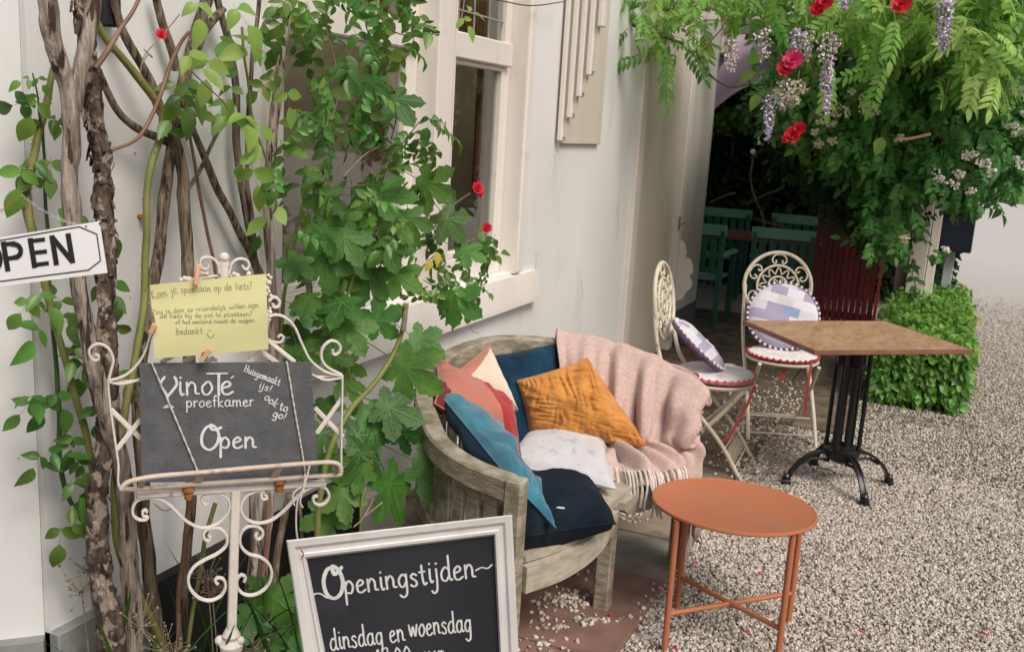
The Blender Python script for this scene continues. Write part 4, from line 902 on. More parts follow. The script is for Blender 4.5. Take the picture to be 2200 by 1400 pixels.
stem([(208, -40), (202, 10), (188, 80), (176, 140), (166, 190), (158, 235)], [.22, .2], [17, 16, 18], bark_pale, pale, 'branch', 14, .2, 8)
shag = thing('old_vine', 'dark vine trunk with shaggy peeling bark beside the open sign', 'climbing plant', W(243, 1400, .16)*np.array([1, 1, 0]))
o_, Q = stem([(165, -30), (178, 40), (190, 110), (198, 180), (203, 240), (212, 300), (218, 350), (221, 420), (228, 500), (230, 600), (228, 700), (228, 780), (233, 850), (222, 950), (212, 1050), (212, 1160), (222, 1260), (240, 1365), (252, 1500)], [.13, .15, .17, .18], [14, 17, 19, 19, 20, 20, 22, 26], bark_dark, shag, 'trunk', 18, .42, 12)
mb = MB()
for i in range(330):
    q = Q[RS.randint(len(Q))]; a_ = RS.uniform(0, 6.28); d_ = np.array([math.cos(a_), math.sin(a_), 0]); t_v = np.array([-math.sin(a_), math.cos(a_), 0]); c_ = q[:3]+d_*q[3]*RS.uniform(.9, 1.12)+np.array([0, 0, RS.uniform(-.02, .02)])
    L_ = RS.uniform(.010, .032); w_ = RS.uniform(.005, .012); lift = RS.uniform(.15, .7)
    e = c_+np.array([0, 0, -L_ if RS.rand() < .6 else L_])+d_*L_*lift*.5
    mb.add([c_-t_v*w_, c_+t_v*w_, e+t_v*w_*.7, e-t_v*w_*.5, (c_+e)/2+d_*.003], [(0, 1, 4), (1, 2, 4), (2, 3, 4), (3, 0, 4)])
o = obj('bark_flakes', mb, bark_dark, shag, smooth=False); o['kind'] = 'stuff'
rose = thing('climbing_rose', 'tangle of green and brown rose stems with glossy leaves climbing past the window', 'climbing plant', W(400, 1400, .15)*np.array([1, 1, 0]))
g1 = [(126, 118), (112, 170), (98, 230), (82, 300), (68, 360), (58, 415), (62, 455)]
stem(g1, .08, [6, 8, 9, 11], stem_green, rose); stem([(57, 405), (62, 440), (66, 490), (82, 560), (100, 630), (128, 720), (150, 810), (172, 890), (190, 960), (212, 1060), (230, 1150)], [.08, .12], [11, 8, 8, 8], stem_green, rose, 'stem')
stem([(44, 398), (50, 425), (60, 450)], .085, [3, 6], twig_m, rose); stem([(58, 440), (64, 475), (70, 500)], .082, [10, 10], bark_brown, rose)
stem([(72, 160), (80, 200), (84, 240), (92, 270)], .09, [1.5, 3], stem_dkgreen, rose)
stem([(92, 265), (94, 340), (96, 400), (101, 490), (106, 600), (116, 740), (126, 880), (128, 980), (142, 1050), (168, 1100), (196, 1150)], .05, [3, 4, 6, 5], stem_dkgreen, rose)
stem([(200, 35), (235, 92), (285, 155), (325, 205), (348, 240), (345, 290), (326, 350), (316, 430), (314, 520), (311, 620), (302, 700), (285, 790), (268, 880), (252, 980), (247, 1080), (255, 1180), (290, 1260), (330, 1340), (362, 1420)], [.10, .14, .2], [9, 9, 8, 9, 10, 9], stem_green, rose)
stem([(243, -20), (255, 30), (268, 70), (295, 125), (320, 175), (340, 225), (362, 270), (380, 320), (393, 380), (396, 440), (402, 520), (402, 600), (405, 700), (408, 850), (412, 1000), (410, 1090), (402, 1180), (393, 1290), (395, 1420)], [.06, .1, .16], [9, 10, 12, 15, 14, 12, 10], bark_brown, rose, 'trunk', 12, .18)
stem([(212, 155), (235, 205), (262, 250), (300, 282), (345, 300), (372, 312)], .07, [8, 9, 10], bark_brown, rose, 'stem', 10, .12)
stem([(452, -20), (425, 60), (402, 130), (388, 210), (376, 280), (362, 350), (354, 420), (346, 500), (330, 600), (318, 690), (300, 800), (296, 900), (306, 1000), (308, 1090), (318, 1180), (330, 1290), (345, 1420)], [.05, .1, .18], [14, 14, 13, 15, 15, 15, 16], bark_brown, rose, 'trunk', 14, .2)
stem([(478, 20), (452, 48), (430, 82), (410, 140)], .055, [9, 11], bark_brown, rose, 'branch', 10, .15)
stem([(332, -20), (352, 60), (370, 115), (378, 150)], .04, [9, 10], bark_brown, rose, 'branch', 10, .15)
stem([(305, -20), (285, 28), (262, 62), (238, 100), (205, 148)], .16, [4, 5, 7], stem_red, rose); stem([(402, 68), (385, 95), (362, 150), (345, 200), (330, 240), (310, 280), (285, 306), (240, 324)], .15, [4, 5, 5, 4], stem_red, rose)
stem([(462, -20), (475, 40), (495, 110), (506, 190), (506, 300), (516, 380), (530, 460), (548, 560), (560, 640)], .05, [8, 9, 9, 8], bark_brown, rose, 'stem', 10, .1)
stem([(396, 205), (418, 280), (445, 350), (472, 415), (505, 480), (540, 550), (575, 630)], .045, [7, 9, 10], bark_brown, rose, 'stem', 10, .1)
stem([(492, 235), (460, 305), (432, 360), (402, 408)], .09, [4, 5], bark_brown, rose); stem([(395, 200), (410, 290), (425, 390), (440, 470), (456, 540), (468, 610)], .06, [4, 4], stem_red, rose)
stem([(628, -20), (614, 60), (604, 140), (592, 230), (582, 320), (576, 430), (576, 520), (582, 610), (588, 720), (588, 850), (582, 1000), (570, 1150), (560, 1280), (545, 1420)], [.12, .14, .2], [12, 12, 12, 13], bark_pale, rose, 'trunk', 14, .16)
stem([(560, -20), (552, 60), (538, 170), (530, 290), (532, 390), (545, 500), (550, 600)], .07, [5, 5], bark_brown, rose); stem([(520, 60), (530, 160), (545, 260), (570, 340), (600, 420)], .16, [3, 3], stem_green, rose)
stem([(636, 480), (626, 560), (608, 650), (598, 750)], .16, [4, 5], stem_green, rose); stem([(662, 585), (668, 640), (673, 698)], .14, [8, 8], bark_pale, rose, 'stem', 10, .1)
stem([(595, 20), (570, 50), (562, 80)], .07, [5, 5], bark_brown, rose); stem([(385, 190), (365, 235), (345, 262)], .1, [3, 3], bark_brown, rose)
for p_, r_ in (([(460, 1080), (440, 1160), (425, 1260), (400, 1400)], 5), ([(575, 1060), (572, 1160), (560, 1260), (528, 1400)], 6), ([(622, 1060), (604, 1150), (590, 1240), (575, 1400)], 9), ([(545, 1060), (548, 1150), (540, 1250), (530, 1400)], 12), ([(412, 1060), (395, 1180), (385, 1290), (388, 1400)], 6), ([(640, 1050), (648, 1120), (650, 1180)], 4)):
    stem(p_, .22, [r_, r_], {5: stem_green, 6: stem_red, 9: bark_brown, 12: bark_pale, 4: twig_m}[r_], rose)
# thin runners and tendrils
for p_ in ([(300, 165), (312, 120), (345, 80), (385, 30)], [(305, 140), (320, 118), (328, 125), (310, 105)], [(410, 150), (440, 180), (475, 215), (490, 235)], [(560, 200), (590, 150), (600, 120)], [(700, 60), (720, 130), (725, 210), (700, 300)], [(840, 300), (850, 250), (842, 200)], [(820, 360), (850, 330), (880, 290), (900, 260)], [(740, 380), (790, 330), (830, 310)], [(690, 420), (760, 400), (840, 390)], [(820, 440), (870, 420), (930, 430)], [(900, 470), (960, 450), (1010, 415)], [(1000, 520), (1035, 505), (1050, 490)], [(870, 610), (900, 580), (940, 540)], [(860, 640), (890, 630), (920, 615)], [(700, 520), (780, 560), (840, 600)], [(810, 30), (850, 70), (905, 80)], [(985, 60), (995, 20), (1002, -20)]):
    stem(p_, .3, [1.6, 1.6], twig_m if RS.rand() < .5 else stem_red, rose, 'twig', 5)
wire = thing('wire', 'thin dark wire stretched across the wall above the slats', 'wire', W(1150, 5, .05)); mb = MB(); mb.tube(spline([W(a, b, .06) for a, b in ((1040, -5), (1090, 5), (1130, 12), (1165, 11), (1210, 4))], 6), .003, 5); obj('strand', mb, bark_brown, wire)

# rose leaves
LB = (.8, -.5, .45)
def rleaves(pts, x, size, m_, T=TREF_T, sp=.35, tip=(0, 0, -1), tsp=.6):
    P_ = np.array([W(a, b, x+RS.uniform(-.02, .03)) for a, b in pts]); emit('leaf', T, None, P_, size, rose, m_, LB, sp, tip, tsp)
rleaves([(68, 170), (78, 165), (62, 200)], .1, (.035, .05), leaf_rose)
rleaves([(66, 215), (85, 210), (128, 255), (115, 262), (50, 355), (78, 340), (88, 350), (108, 338), (85, 372), (122, 470), (205, 465), (78, 625), (66, 640), (125, 640), (95, 678), (88, 700), (130, 672), (160, 742), (162, 760), (180, 770), (62, 848), (70, 858), (100, 845), (118, 838), (212, 870), (190, 868), (90, 972), (100, 975), (145, 940), (160, 930), (165, 985), (188, 1000), (150, 1030), (162, 1075), (185, 1092), (185, 1070), (130, 1125), (145, 1132), (250, 690), (240, 720), (245, 800), (240, 770), (235, 600), (205, 605)], .10, (.075, .105), leaf_rose)
rleaves([(395, 112), (448, 118), (512, 85), (550, 95), (520, 245), (560, 262), (615, 190), (670, 190), (600, 435), (540, 355), (505, 348), (625, 335), (670, 350), (500, 10), (420, 0), (640, 250), (560, 380)], .22, (.095, .13), leaf_light, sp=.45)
rleaves([(395, 170), (420, 195), (375, 175), (380, 225), (430, 260), (500, 180), (480, 170), (548, 60), (560, 75), (590, 65), (470, 240), (385, 200), (640, 60), (440, 190), (420, 270), (490, 215), (572, 470)], .14, (.08, .11), leaf_rose)
polyA = [(620, -40), (915, -40), (905, 70), (800, 130), (870, 200), (880, 330), (800, 350), (770, 420), (700, 560), (640, 610), (590, 500), (590, 350), (640, 200), (640, 80)]
polyB = [(800, 240), (900, 230), (950, 260), (950, 310), (900, 370), (960, 430), (1050, 470), (1062, 540), (1030, 600), (1010, 670), (930, 640), (880, 640), (820, 560), (740, 500), (740, 400), (820, 350)]
fnA = lambda a, b: W(a, b, .26)
def thin(P_, holes):
    d = P_-cam; f = d@fw; x = 1100+FPX*(d@rt)/f; y = 700-FPX*(d@up)/f; k_ = np.ones(len(P_), bool)
    for (a, b, r_) in holes: k_ &= (x-a)**2+(y-b)**2 > r_*r_
    return P_[k_]
holes = [(830, 140, 34), (850, 265, 32), (845, 340, 28), (745, 330, 40), (850, 450, 26), (700, 220, 26), (640, 300, 30), (820, 150, 38), (735, 300, 30), (810, 70, 26), (700, 140, 26), (860, 430, 28), (780, 520, 16), (700, 640, 30), (950, 480, 18), (620, 600, 30), (655, 130, 22)]
PA = thin(region_points(polyA, 118, fnA, np.array([.08, .03, .03])), holes); emit('leaf', ROSE_T, None, PA, (.085, .125), rose, leaf_rose, LB, .6, (.1, -.1, -1), .75)
PB = thin(region_points(polyB, 75, lambda a, b: W(a, b, .36), np.array([.08, .03, .03])), holes); emit('leaf', ROSE_T, None, PB, (.07, .105), rose, leaf_rose, LB, .6, (.3, .1, -1), .75)
rleaves([(1000, 10), (992, 35)], .4, (.075, .09), leaf_light); rleaves([(900, 30), (915, 50), (860, 20), (1050, 540), (1060, 550), (1030, 525), (1020, 600), (1000, 650), (1010, 620), (985, 560), (935, 270), (925, 250)], .34, (.07, .095), leaf_rose)
for (px, py, r_, m_, nm) in ((1025, 405, 15, red_f, 'rose_flower'), (1045, 490, 13, red_f, 'rose_flower'), (346, 76, 8, red_f, 'rosebud'), (1032, 418, 8, red_f, 'rose_flower')): bloom(W(px, py, .42), r_*3.2/2100, m_, rose, nm, nrmv=(.6, -.6, .3))
V, F = leafcloud(np.array([W(935, 540, .42), W(928, 560, .42)]), np.array([.05, .04]), OV2, OF2, (.7, -.6, .2), .2); obj('leaf', (V, F), yel_f, rose, ang=None, label='yellow leaf')

# maple sapling with big lobed leaves
def maple_template():
    lobes = [(-122, .60), (-58, .88), (0, 1.0), (58, .88), (122, .60)]
    out = []; cen = np.array([0, .34])
    prof = [(.48, 25), (.60, 20), (.67, 23), (.78, 12.5), (.84, 14), (.92, 5), (1.0, 0)]
    for k_, (ang, L) in enumerate(lobes):
        L *= .72
        for s_, pr in ((-1, prof), (1, prof[:-1][::-1])):
            for (rr, da) in pr:
                a_ = rad(ang+s_*da*(1.15 if rr < .9 else 1)); out.append((cen[0]+math.sin(a_)*rr*L, cen[1]+math.cos(a_)*rr*L))
        if k_ < 4:
            a_ = rad((ang+lobes[k_+1][0])/2); out.append((cen[0]+math.sin(a_)*.285, cen[1]+math.cos(a_)*.285))
    out.append((cen[0]+.02, cen[1]-.24)); out.append((cen[0]-.02, cen[1]-.24))
    V = [(cen[0], cen[1], 0)]; 
    def zz(x, y):
        x0, y0 = x-cen[0], y-cen[1]; r_ = math.hypot(x0, y0); a_ = math.degrees(math.atan2(x0, y0)); near = min(abs(a_-l[0]) for l in lobes)
        return .0022*near*r_*.45-.26*r_*r_
    for (x, y) in out: V.append((x, y, zz(x, y)))
    n_ = len(out); F_ = []
    # ring of mid points along each lobe keep the blade creased along the veins
    for i in range(n_): F_.append((0, 1+(i+1) % n_, 1+i))
    V = np.array(V); V[:, 1] -= .10
    return V, np.array(F_)
MT = maple_template()
mb_ = MB(); mb_.tube([(0, .0, 0), (0, -.25, .02), (0, -.55, .12)], .009, 5); mv = np.concatenate(mb_.v); mt = np.array([t3 for q in mb_.f for t3 in (((q[0], q[1], q[2]), (q[0], q[2], q[3])) if len(q) == 4 else [(q[0], q[i], q[i+1]) for i in range(1, len(q)-1)])])
mv[:, 1] += 0.0
MT = (np.concatenate([MT[0], mv]), np.concatenate([MT[1][:, ::-1] if False else MT[1], mt+len(MT[0])]))
maple = thing('maple_sapling', 'maple sapling with large lobed leaves growing between easel and bench', 'sapling', W(680, 1150, .35)*np.array([1, 1, 0]))
def mstem(path, x, r): return stem(path, x, r, stem_green if r[0] < 7 else bark_brown, maple)
mstem([(868, 655), (866, 700), (846, 760), (800, 830), (752, 882), (715, 950), (690, 1060), (680, 1200)], [.42, .35], [6, 7, 8]); stem([(872, 650), (868, 690), (865, 712)], .42, [7, 8], twig_m, maple)
mstem([(770, 1240), (775, 1120), (790, 1040), (860, 1000)], .42, [3, 3]); mstem([(690, 700), (740, 760), (760, 840), (790, 900)], .3, [3, 3]); mstem([(640, 780), (700, 740), (760, 600), (780, 500)], .28, [3, 3])
stem([(760, 1130), (782, 1110), (800, 1070), (790, 1060)], .5, [2, 2], twig_m, maple, 'twig'); stem([(755, 1120), (745, 1100)], .5, [2, 2], twig_m, maple, 'twig'); stem([(782, 1110), (820, 1080)], .5, [2, 2], twig_m, maple, 'twig')
ML = [  # px, py, tip angle in the picture (0 = up, clockwise), width px, x from wall
    (700, 560, 170, 120, .3), (790, 590, 200, 120, .3), (760, 545, 90, 110, .28), (850, 590, 130, 110, .34), (735, 650, 190, 110, .33), (830, 470, 120, 120, .34), (760, 470, 170, 110, .3),
    (745, 700, 150, 120, .34), (808, 690, 70, 110, .34), (900, 730, 120, 110, .44), (978, 645, 125, 110, .42), (870, 790, 125, 150, .44), (835, 875, 110, 130, .42), (790, 890, 160, 110, .36),
    (770, 935, 80, 130, .36), (915, 1000, 115, 145, .5), (838, 1040, 135, 160, .45), (775, 975, 205, 120, .38), (700, 1100, 180, 110, .3), (665, 730, 160, 100, .24), (725, 610, 160, 100, .22),
    (650, 720, 220, 100, .22), (715, 680, 200, 100, .22), (745, 820, 170, 100, .3), (745, 780, 180, 90, .26), (640, 760, 170, 90, .3), (690, 870, 110, 90, .26),
    (590, 1285, 100, 110, .34), (540, 1320, 190, 90, .32), (632, 1345, 170, 120, .4), (600, 1395, 180, 90, .36), (560, 1270, 250, 80, .3),
    (850, 215, 150, 110, .32), (800, 180, 190, 90, .3), (815, 420, 95, 130, .34), (790, 400, 220, 110, .3), (915, 395, 120, 120, .38), (830, 530, 160, 110, .36), (740, 470, 200, 100, .28),
    (740, 510, 150, 110, .34), (700, 420, 190, 100, .3), (640, 560, 200, 90, .26), (690, 500, 210, 100, .3), (880, 470, 170, 100, .38), (960, 470, 140, 100, .42), (1000, 540, 120, 80, .42),
    (780, 1010, 250, 100, .4), (700, 990, 150, 90, .34), (735, 1060, 170, 100, .36), (690, 930, 200, 90, .3), (860, 930, 100, 90, .4), (710, 760, 120, 90, .36), (660, 640, 180, 80, .3), (650, 660, 100, 90, .24)]
me_maple = mesh_of('leaf', MT, leaf_maple, None, True, 25)
vein_m = mat('leaf_vein', (.08, .22, .05), (.12, .28, .07), 8, .5, transl=.2)
def add_veins(me):
    bm = bmesh.new(); bm.from_mesh(me); cx0, cy0 = 0, .24
    def zz(x, y):
        x0, y0 = x, y-cy0; r_ = math.hypot(x0, y0); a_ = math.degrees(math.atan2(x0, y0)); near = min(abs(a_-l) for l in (-122, -58, 0, 58, 122)); return .0022*near*r_*.45-.26*r_*r_+.003
    for an, L_ in ((-122, .60), (-58, .88), (0, 1.0), (58, .88), (122, .60)):
        L_ *= .66; a_ = rad(an); d0 = (math.sin(a_), math.cos(a_)); n0 = (d0[1], -d0[0]); prev = None
        for t3 in np.linspace(0.02, 1, 6):
            w_ = .0085*(1-t3*.75); x, y = cx0+d0[0]*L_*t3, cy0+d0[1]*L_*t3; cur = [bm.verts.new((x+n0[0]*w_*s_, y+n0[1]*w_*s_, zz(x, y)+.003)) for s_ in (-1, 1)]
            if prev: f = bm.faces.new((prev[0], prev[1], cur[1], cur[0])); f.material_index = 1; f.smooth = True
            prev = cur
            if .2 < t3 < .9:
                for sg_ in (-1, 1):
                    b2 = rad(an+sg_*42); e = (x+math.sin(b2)*L_*.28*(1.1-t3), y+math.cos(b2)*L_*.28*(1.1-t3)); q0 = bm.verts.new((x, y, zz(x, y)+.003)); q1 = bm.verts.new((e[0], e[1], zz(*e)+.004)); q2 = bm.verts.new((x+d0[0]*.009, y+d0[1]*.009, zz(x, y)+.003)); f = bm.faces.new((q0, q1, q2)); f.material_index = 1
    bm.to_mesh(me); bm.free(); me.materials.append(vein_m)
add_veins(me_maple)
for i, (px, py, an, wpx, x) in enumerate(ML):
    p = W(px, py, x); a_ = rad(an); d_ = np.linalg.norm(p-cam); s_ = wpx*d_/2100/1.08
    tip = rt*math.sin(a_)+up*math.cos(a_); N = nrm(-fw*.8+np.array([.15, -.1, .45])+RS.normal(0, .36, 3)); Y = nrm(tip-N*N.dot(tip)); X_ = np.cross(Y, N)
    p = p-Y*s_*.25
    o = bpy.data.objects.new('leaf', me_maple); C.objects.link(o); o.parent = maple; q = p-loc_of(maple)
    o.matrix_local = Matrix(((X_[0]*s_, Y[0]*s_, N[0]*s_, q[0]), (X_[1]*s_, Y[1]*s_, N[1]*s_, q[1]), (X_[2]*s_, Y[2]*s_, N[2]*s_, q[2]), (0, 0, 0, 1)))
# strap-leaved plant and dry flower stalks at the foot
strap = thing('daylily', 'clump of strap shaped green leaves at the foot of the stems', 'plant', G(330, 1500, 0))
strap_m = mat('strap_leaf', (.06, .15, .03), (.10, .22, .05), 9, .5, .2, transl=.25, rnd=.3)
for i in range(95):
    b_ = np.array([RS.uniform(.12, .45), RS.uniform(1.25, 2.05), 0]); L_ = RS.uniform(.32, .62); a_ = RS.uniform(-2.0, .9); lean = RS.uniform(.15, .75); d_ = np.array([math.cos(a_), math.sin(a_), 0])
    pts = [b_+d_*lean*L_*t3**1.6+np.array([0, 0, L_*(t3-.45*lean*t3*t3)]) for t3 in np.linspace(0, 1, 9)]
    sc = np.array([.7, .95, 1, 1, .95, .85, .7, .45, .06])*RS.uniform(.006, .011); mb = MB(); mb.sweep(pts, [(-1, 0.12), (0, -.18), (1, .12), (0, -.08)], sc, upv=(0, 0, 1)); obj('leaf', mb, strap_m, strap, ang=60)
dry = thing('dried_flowers', 'sprays of dry brown seed heads between the stems near the ground', 'plant', G(430, 1450, 0))
for (px, py, x) in ((175, 1260, .1), (455, 1260, .3), (445, 1230, .3), (300, 1330, .3), (375, 1395, .35), (545, 1385, .4), (190, 1210, .08), (350, 1380, .3)):
    p = W(px, py, x); mb = MB(); foot = np.array([p[0], p[1]+.02, .0]); mb.tube(spline([foot, (foot+p)/2+np.array([.01, 0, 0]), p], 6), .0016, 5)
    for _ in range(26):
        e = p+RS.normal(0, .024, 3); mb.tube([p+np.array([0, 0, -.02]), e], .0008, 4); mb.ball(e, RS.uniform(.0022, .0042), 6, 4)
    obj('spray', mb, twig_m, dry)

# ---------------------------------------------------------------- white iron easel
ST = Plane((.55, 1.6, 0), (.73, -.68, 0)); sn = ST.n
easel = thing('easel', 'ornate white wrought iron easel stand with scrolls holding the slate', 'stand', (.55, 1.6, 0))
SC = np.linalg.norm(ST.at(500, 1030)-cam)/FPX
def z2(pts): return [(x/2.546, 450+y/2.546) for x, y in pts]
def z3(pts): return [(x/2.895, 950+y/2.895) for x, y in pts]
def strap_curve(pts, name='scroll', wpx=5.0, off=0.0, m_=iron_white, depth=.011, n=8, parent=easel):
    P_ = spline([ST.at(x, y, off) for x, y in pts], n); h = wpx*SC/2; mb_ = MB(); sec = [(-depth/2, -h*.55), (-depth/2, h*.55), (-depth*.3, h), (depth*.3, h), (depth/2, h*.55), (depth/2, -h*.55), (depth*.3, -h), (-depth*.3, -h)]
    # frame: x axis of the section runs along the plane normal
    T = np.gradient(P_, axis=0); T /= np.linalg.norm(T, axis=1)[:, None]; ups = np.cross(sn, T)
    mb_.sweep(P_, sec, 1.0, upv=ups); return obj(name, mb_, m_, parent, ang=40)
strap_curve(z2([(520, 790), (540, 800), (535, 820), (510, 820), (492, 795), (490, 765), (515, 740), (550, 735), (590, 755), (612, 790), (620, 830), (606, 885), (592, 940)]))
strap_curve(z2([(590, 935), (650, 920), (700, 895), (760, 835), (800, 760), (825, 680), (845, 640)]), wpx=4); strap_curve(z2([(590, 940), (660, 952), (740, 935), (820, 905)]), wpx=4)
strap_curve(z2([(590, 930), (600, 1050), (618, 1180), (638, 1320), (648, 1400)])+z3([(735, 240), (750, 292)]), 'frame_bar', 4.4); strap_curve(z2([(1872, 905), (1870, 1050), (1866, 1250), (1866, 1400)])+z3([(2128, 160)]), 'frame_bar', 4.4)
strap_curve(z2([(1470, 585), (1510, 575), (1560, 590), (1610, 640), (1650, 730), (1700, 825), (1780, 885), (1868, 908)])); strap_curve(z2([(1820, 765), (1822, 790), (1848, 785), (1862, 755), (1845, 725), (1805, 718), (1765, 755), (1758, 810), (1790, 860), (1868, 902)])); strap_curve(z2([(1705, 900), (1780, 930), (1868, 918)]), wpx=4)
strap_curve(z2([(1462, 712), (1530, 768), (1610, 832)]), 'brace', 9); strap_curve(z2([(1470, 500), (1500, 478), (1528, 500), (1520, 530), (1495, 530), (1492, 512)]), wpx=6); strap_curve(z2([(1480, 720), (1530, 725), (1550, 700), (1535, 685), (1520, 698)]), wpx=4)
for a, b_ in (((605, 1090), (770, 1252)), ((638, 1312), (770, 1145)), ((1722, 1082), (1876, 1242)), ((1733, 1222), (1872, 1030)), ((1000, 835), (1062, 800)), ((1355, 838), (1432, 775)), ((1430, 775), (1520, 838)), ((880, 838), (960, 790))):
    strap_curve(z2([a, ((a[0]+b_[0])/2, (a[1]+b_[1])/2), b_]), 'lattice_strip', 9, -.004 if a[1] > b_[1] else -.009, depth=.003, n=2)
strap_curve(z2([(1140, 300), (1136, 318), (1118, 325), (1097, 305), (1098, 275), (1125, 260), (1165, 268), (1192, 300), (1200, 350)])); strap_curve(z2([(1325, 305), (1335, 322), (1352, 325), (1362, 300), (1345, 275), (1305, 270), (1268, 295), (1252, 350)]))
strap_curve(z2([(1226, 272), (1226, 320), (1226, 380)]), 'finial_stem', 15, depth=.014)
mb = MB(); mb.ball(ST.at(*z2([(1226, 262)])[0]), .0105, 14, 10); mb.ball(ST.at(*z2([(1212, 300)])[0]), .006); mb.ball(ST.at(*z2([(1240, 300)])[0]), .006); obj('finial', mb, iron_white, easel)
mb = MB()
for (x, y, r) in ((1452, 385, 12), (1470, 400, 15), (1448, 410, 10), (1460, 430, 14), (1470, 448, 10), (1455, 462, 12), (1476, 560, 14), (1460, 580, 12), (1470, 600, 14), (1010, 378, 15), (1035, 385, 18), (990, 385, 12), (1110, 345, 14), (1130, 350, 12), (1090, 352, 12), (1280, 352, 12), (1360, 350, 14), (1250, 355, 14), (1300, 360, 12), (1160, 815, 14), (1140, 825, 16), (1180, 822, 10), (1120, 822, 10), (1465, 615, 10), (1468, 360, 9), (1482, 372, 9), (1482, 470, 9), (1478, 540, 9)):
    mb.ball(ST.at(*z2([(x, y)])[0], -.002), np.array([r*SC/2.546]*3), 8, 6)
obj('leaf_relief', mb, iron_white, easel, label='small cast leaf edging', kind='stuff')
# hidden upper frame behind note and slate
strap_curve([(330, 690), (360, 640), (400, 606), (470, 592), (530, 600), (565, 640), (575, 700)], 'frame_bar', 4.4, -.006); strap_curve(z2([(592, 940), (1200, 925), (1872, 908)]), 'frame_bar', 4.4, -.008)
# foot bar, post, scrolls
a = ST.at(294, 1062); b_ = ST.at(700, 1036); mb = MB(); mb.bar(a, b_, .018, 25*SC/2.0, ch=.002); obj('crossbar', mb, iron_white, easel)
mb = MB(); top = ST.at(506, 1052); bot = ST.at(497, 1375); mb.bar(top, bot, .019, .019, sn, ch=.002); obj('post', mb, iron_white, easel)
mb = MB(); c = np.array([bot[0], bot[1], bot[2]]); mb.lathe([(.010, -.03), (.024, -.022), (.026, -.008), (.016, .004), (.02, .014), (.012, .03)], c, 20); mb.ball(c+rt*-.025, .012); mb.ball(c+rt*.02, .010); mb.lathe([(.011, 0), (.011, c[2]-.05), (.011, c[2]-.02)], (c[0], c[1], 0.0), 16); obj('collar', mb, iron_white, easel)
for s_ in (0, 1, 2):
    a_ = s_*2.094+.6; mb = MB(); d_ = np.array([math.cos(a_), math.sin(a_), 0]); cc = np.array([c[0], c[1], 0]); mb.tube(spline([cc+np.array([0, 0, .22]), cc+d_*.10+np.array([0, 0, .16]), cc+d_*.19+np.array([0, 0, .03]), cc+d_*.23+np.array([0, 0, .012])], 6), .008, 8); obj('foot', mb, iron_white, easel)
strap_curve(z3([(915, 432), (905, 418), (888, 428), (892, 455), (918, 462), (905, 478), (865, 478), (830, 450), (828, 400), (860, 357), (930, 342), (1000, 352), (1060, 390), (1110, 440), (1170, 495), (1260, 530), (1350, 505), (1415, 440), (1428, 375), (1390, 325), (1320, 315), (1268, 335), (1256, 362), (1275, 385), (1295, 372)]), wpx=5.5)
strap_curve(z3([(1640, 318), (1655, 330), (1660, 345), (1635, 350), (1622, 325), (1640, 302), (1600, 300), (1545, 322), (1505, 370), (1502, 430), (1540, 480), (1610, 500), (1690, 480), (1770, 420), (1840, 345), (1910, 290), (1975, 270), (2025, 285), (2046, 330), (2025, 372), (1985, 388), (1952, 370), (1950, 340), (1975, 330)]), wpx=6)
strap_curve(z3([(1300, 575), (1308, 595), (1290, 610), (1268, 590), (1270, 555), (1310, 530), (1370, 535), (1410, 580), (1405, 640), (1350, 690), (1270, 730), (1205, 775), (1172, 840), (1185, 910), (1240, 965), (1310, 980), (1375, 950), (1402, 895), (1390, 850), (1355, 840), (1338, 858), (1355, 880)]), wpx=6)
strap_curve(z3([(1600, 560), (1588, 580), (1605, 600), (1630, 580), (1630, 545), (1590, 518), (1530, 528), (1495, 575), (1498, 640), (1545, 690), (1620, 712), (1675, 760), (1688, 830), (1650, 905), (1580, 945), (1515, 940), (1478, 900), (1475, 850), (1500, 822), (1525, 835), (1518, 865)]), wpx=6)
# tray
up_r = [(755, 288), (790, 250), (870, 226), (1000, 207), (1300, 182), (1600, 155), (1900, 131), (2060, 124), (2112, 145), (2122, 185)]; lo_r = [(750, 292), (860, 290), (1100, 268), (1400, 247), (1700, 228), (1900, 214), (2050, 206), (2110, 200), (2122, 188)]
tr = []
for pts, off in ((up_r, .05), (lo_r, .022)):
    P_ = spline([ST.at(x, y, off) for x, y in z3(pts)], 6); mb = MB(); mb.tube(P_, .0052, 8); obj('tray_rail', mb, shelf_m, easel)
for (x0, y0, x1, y1, w_) in ((1255, 192, 1222, 262, 46), (1735, 160, 1700, 226, 44), (885, 238, 870, 285, 34), (2085, 140, 2100, 205, 40)):
    a = ST.at(*z3([(x0, y0)])[0], .048); b_ = ST.at(*z3([(x1, y1)])[0], .020); mb = MB(); mb.bar(a, b_, w_*SC/2.895, .003, sn, ch=.001); obj('tray_strap', mb, shelf_m, easel)
for (x, y) in ((1172, 290), (1738, 245)):
    q = ST.at(*z3([(x, y)])[0], .012); mb = MB(); mb.lathe([(.010, -.007), (.013, -.003), (.013, .003), (.009, .008)], q, 16); mb.lathe([(.008, -.022), (.009, -.016), (.009, -.008)], q, 14); obj('clamp', mb, rust_m, easel, label='rusty clamp')

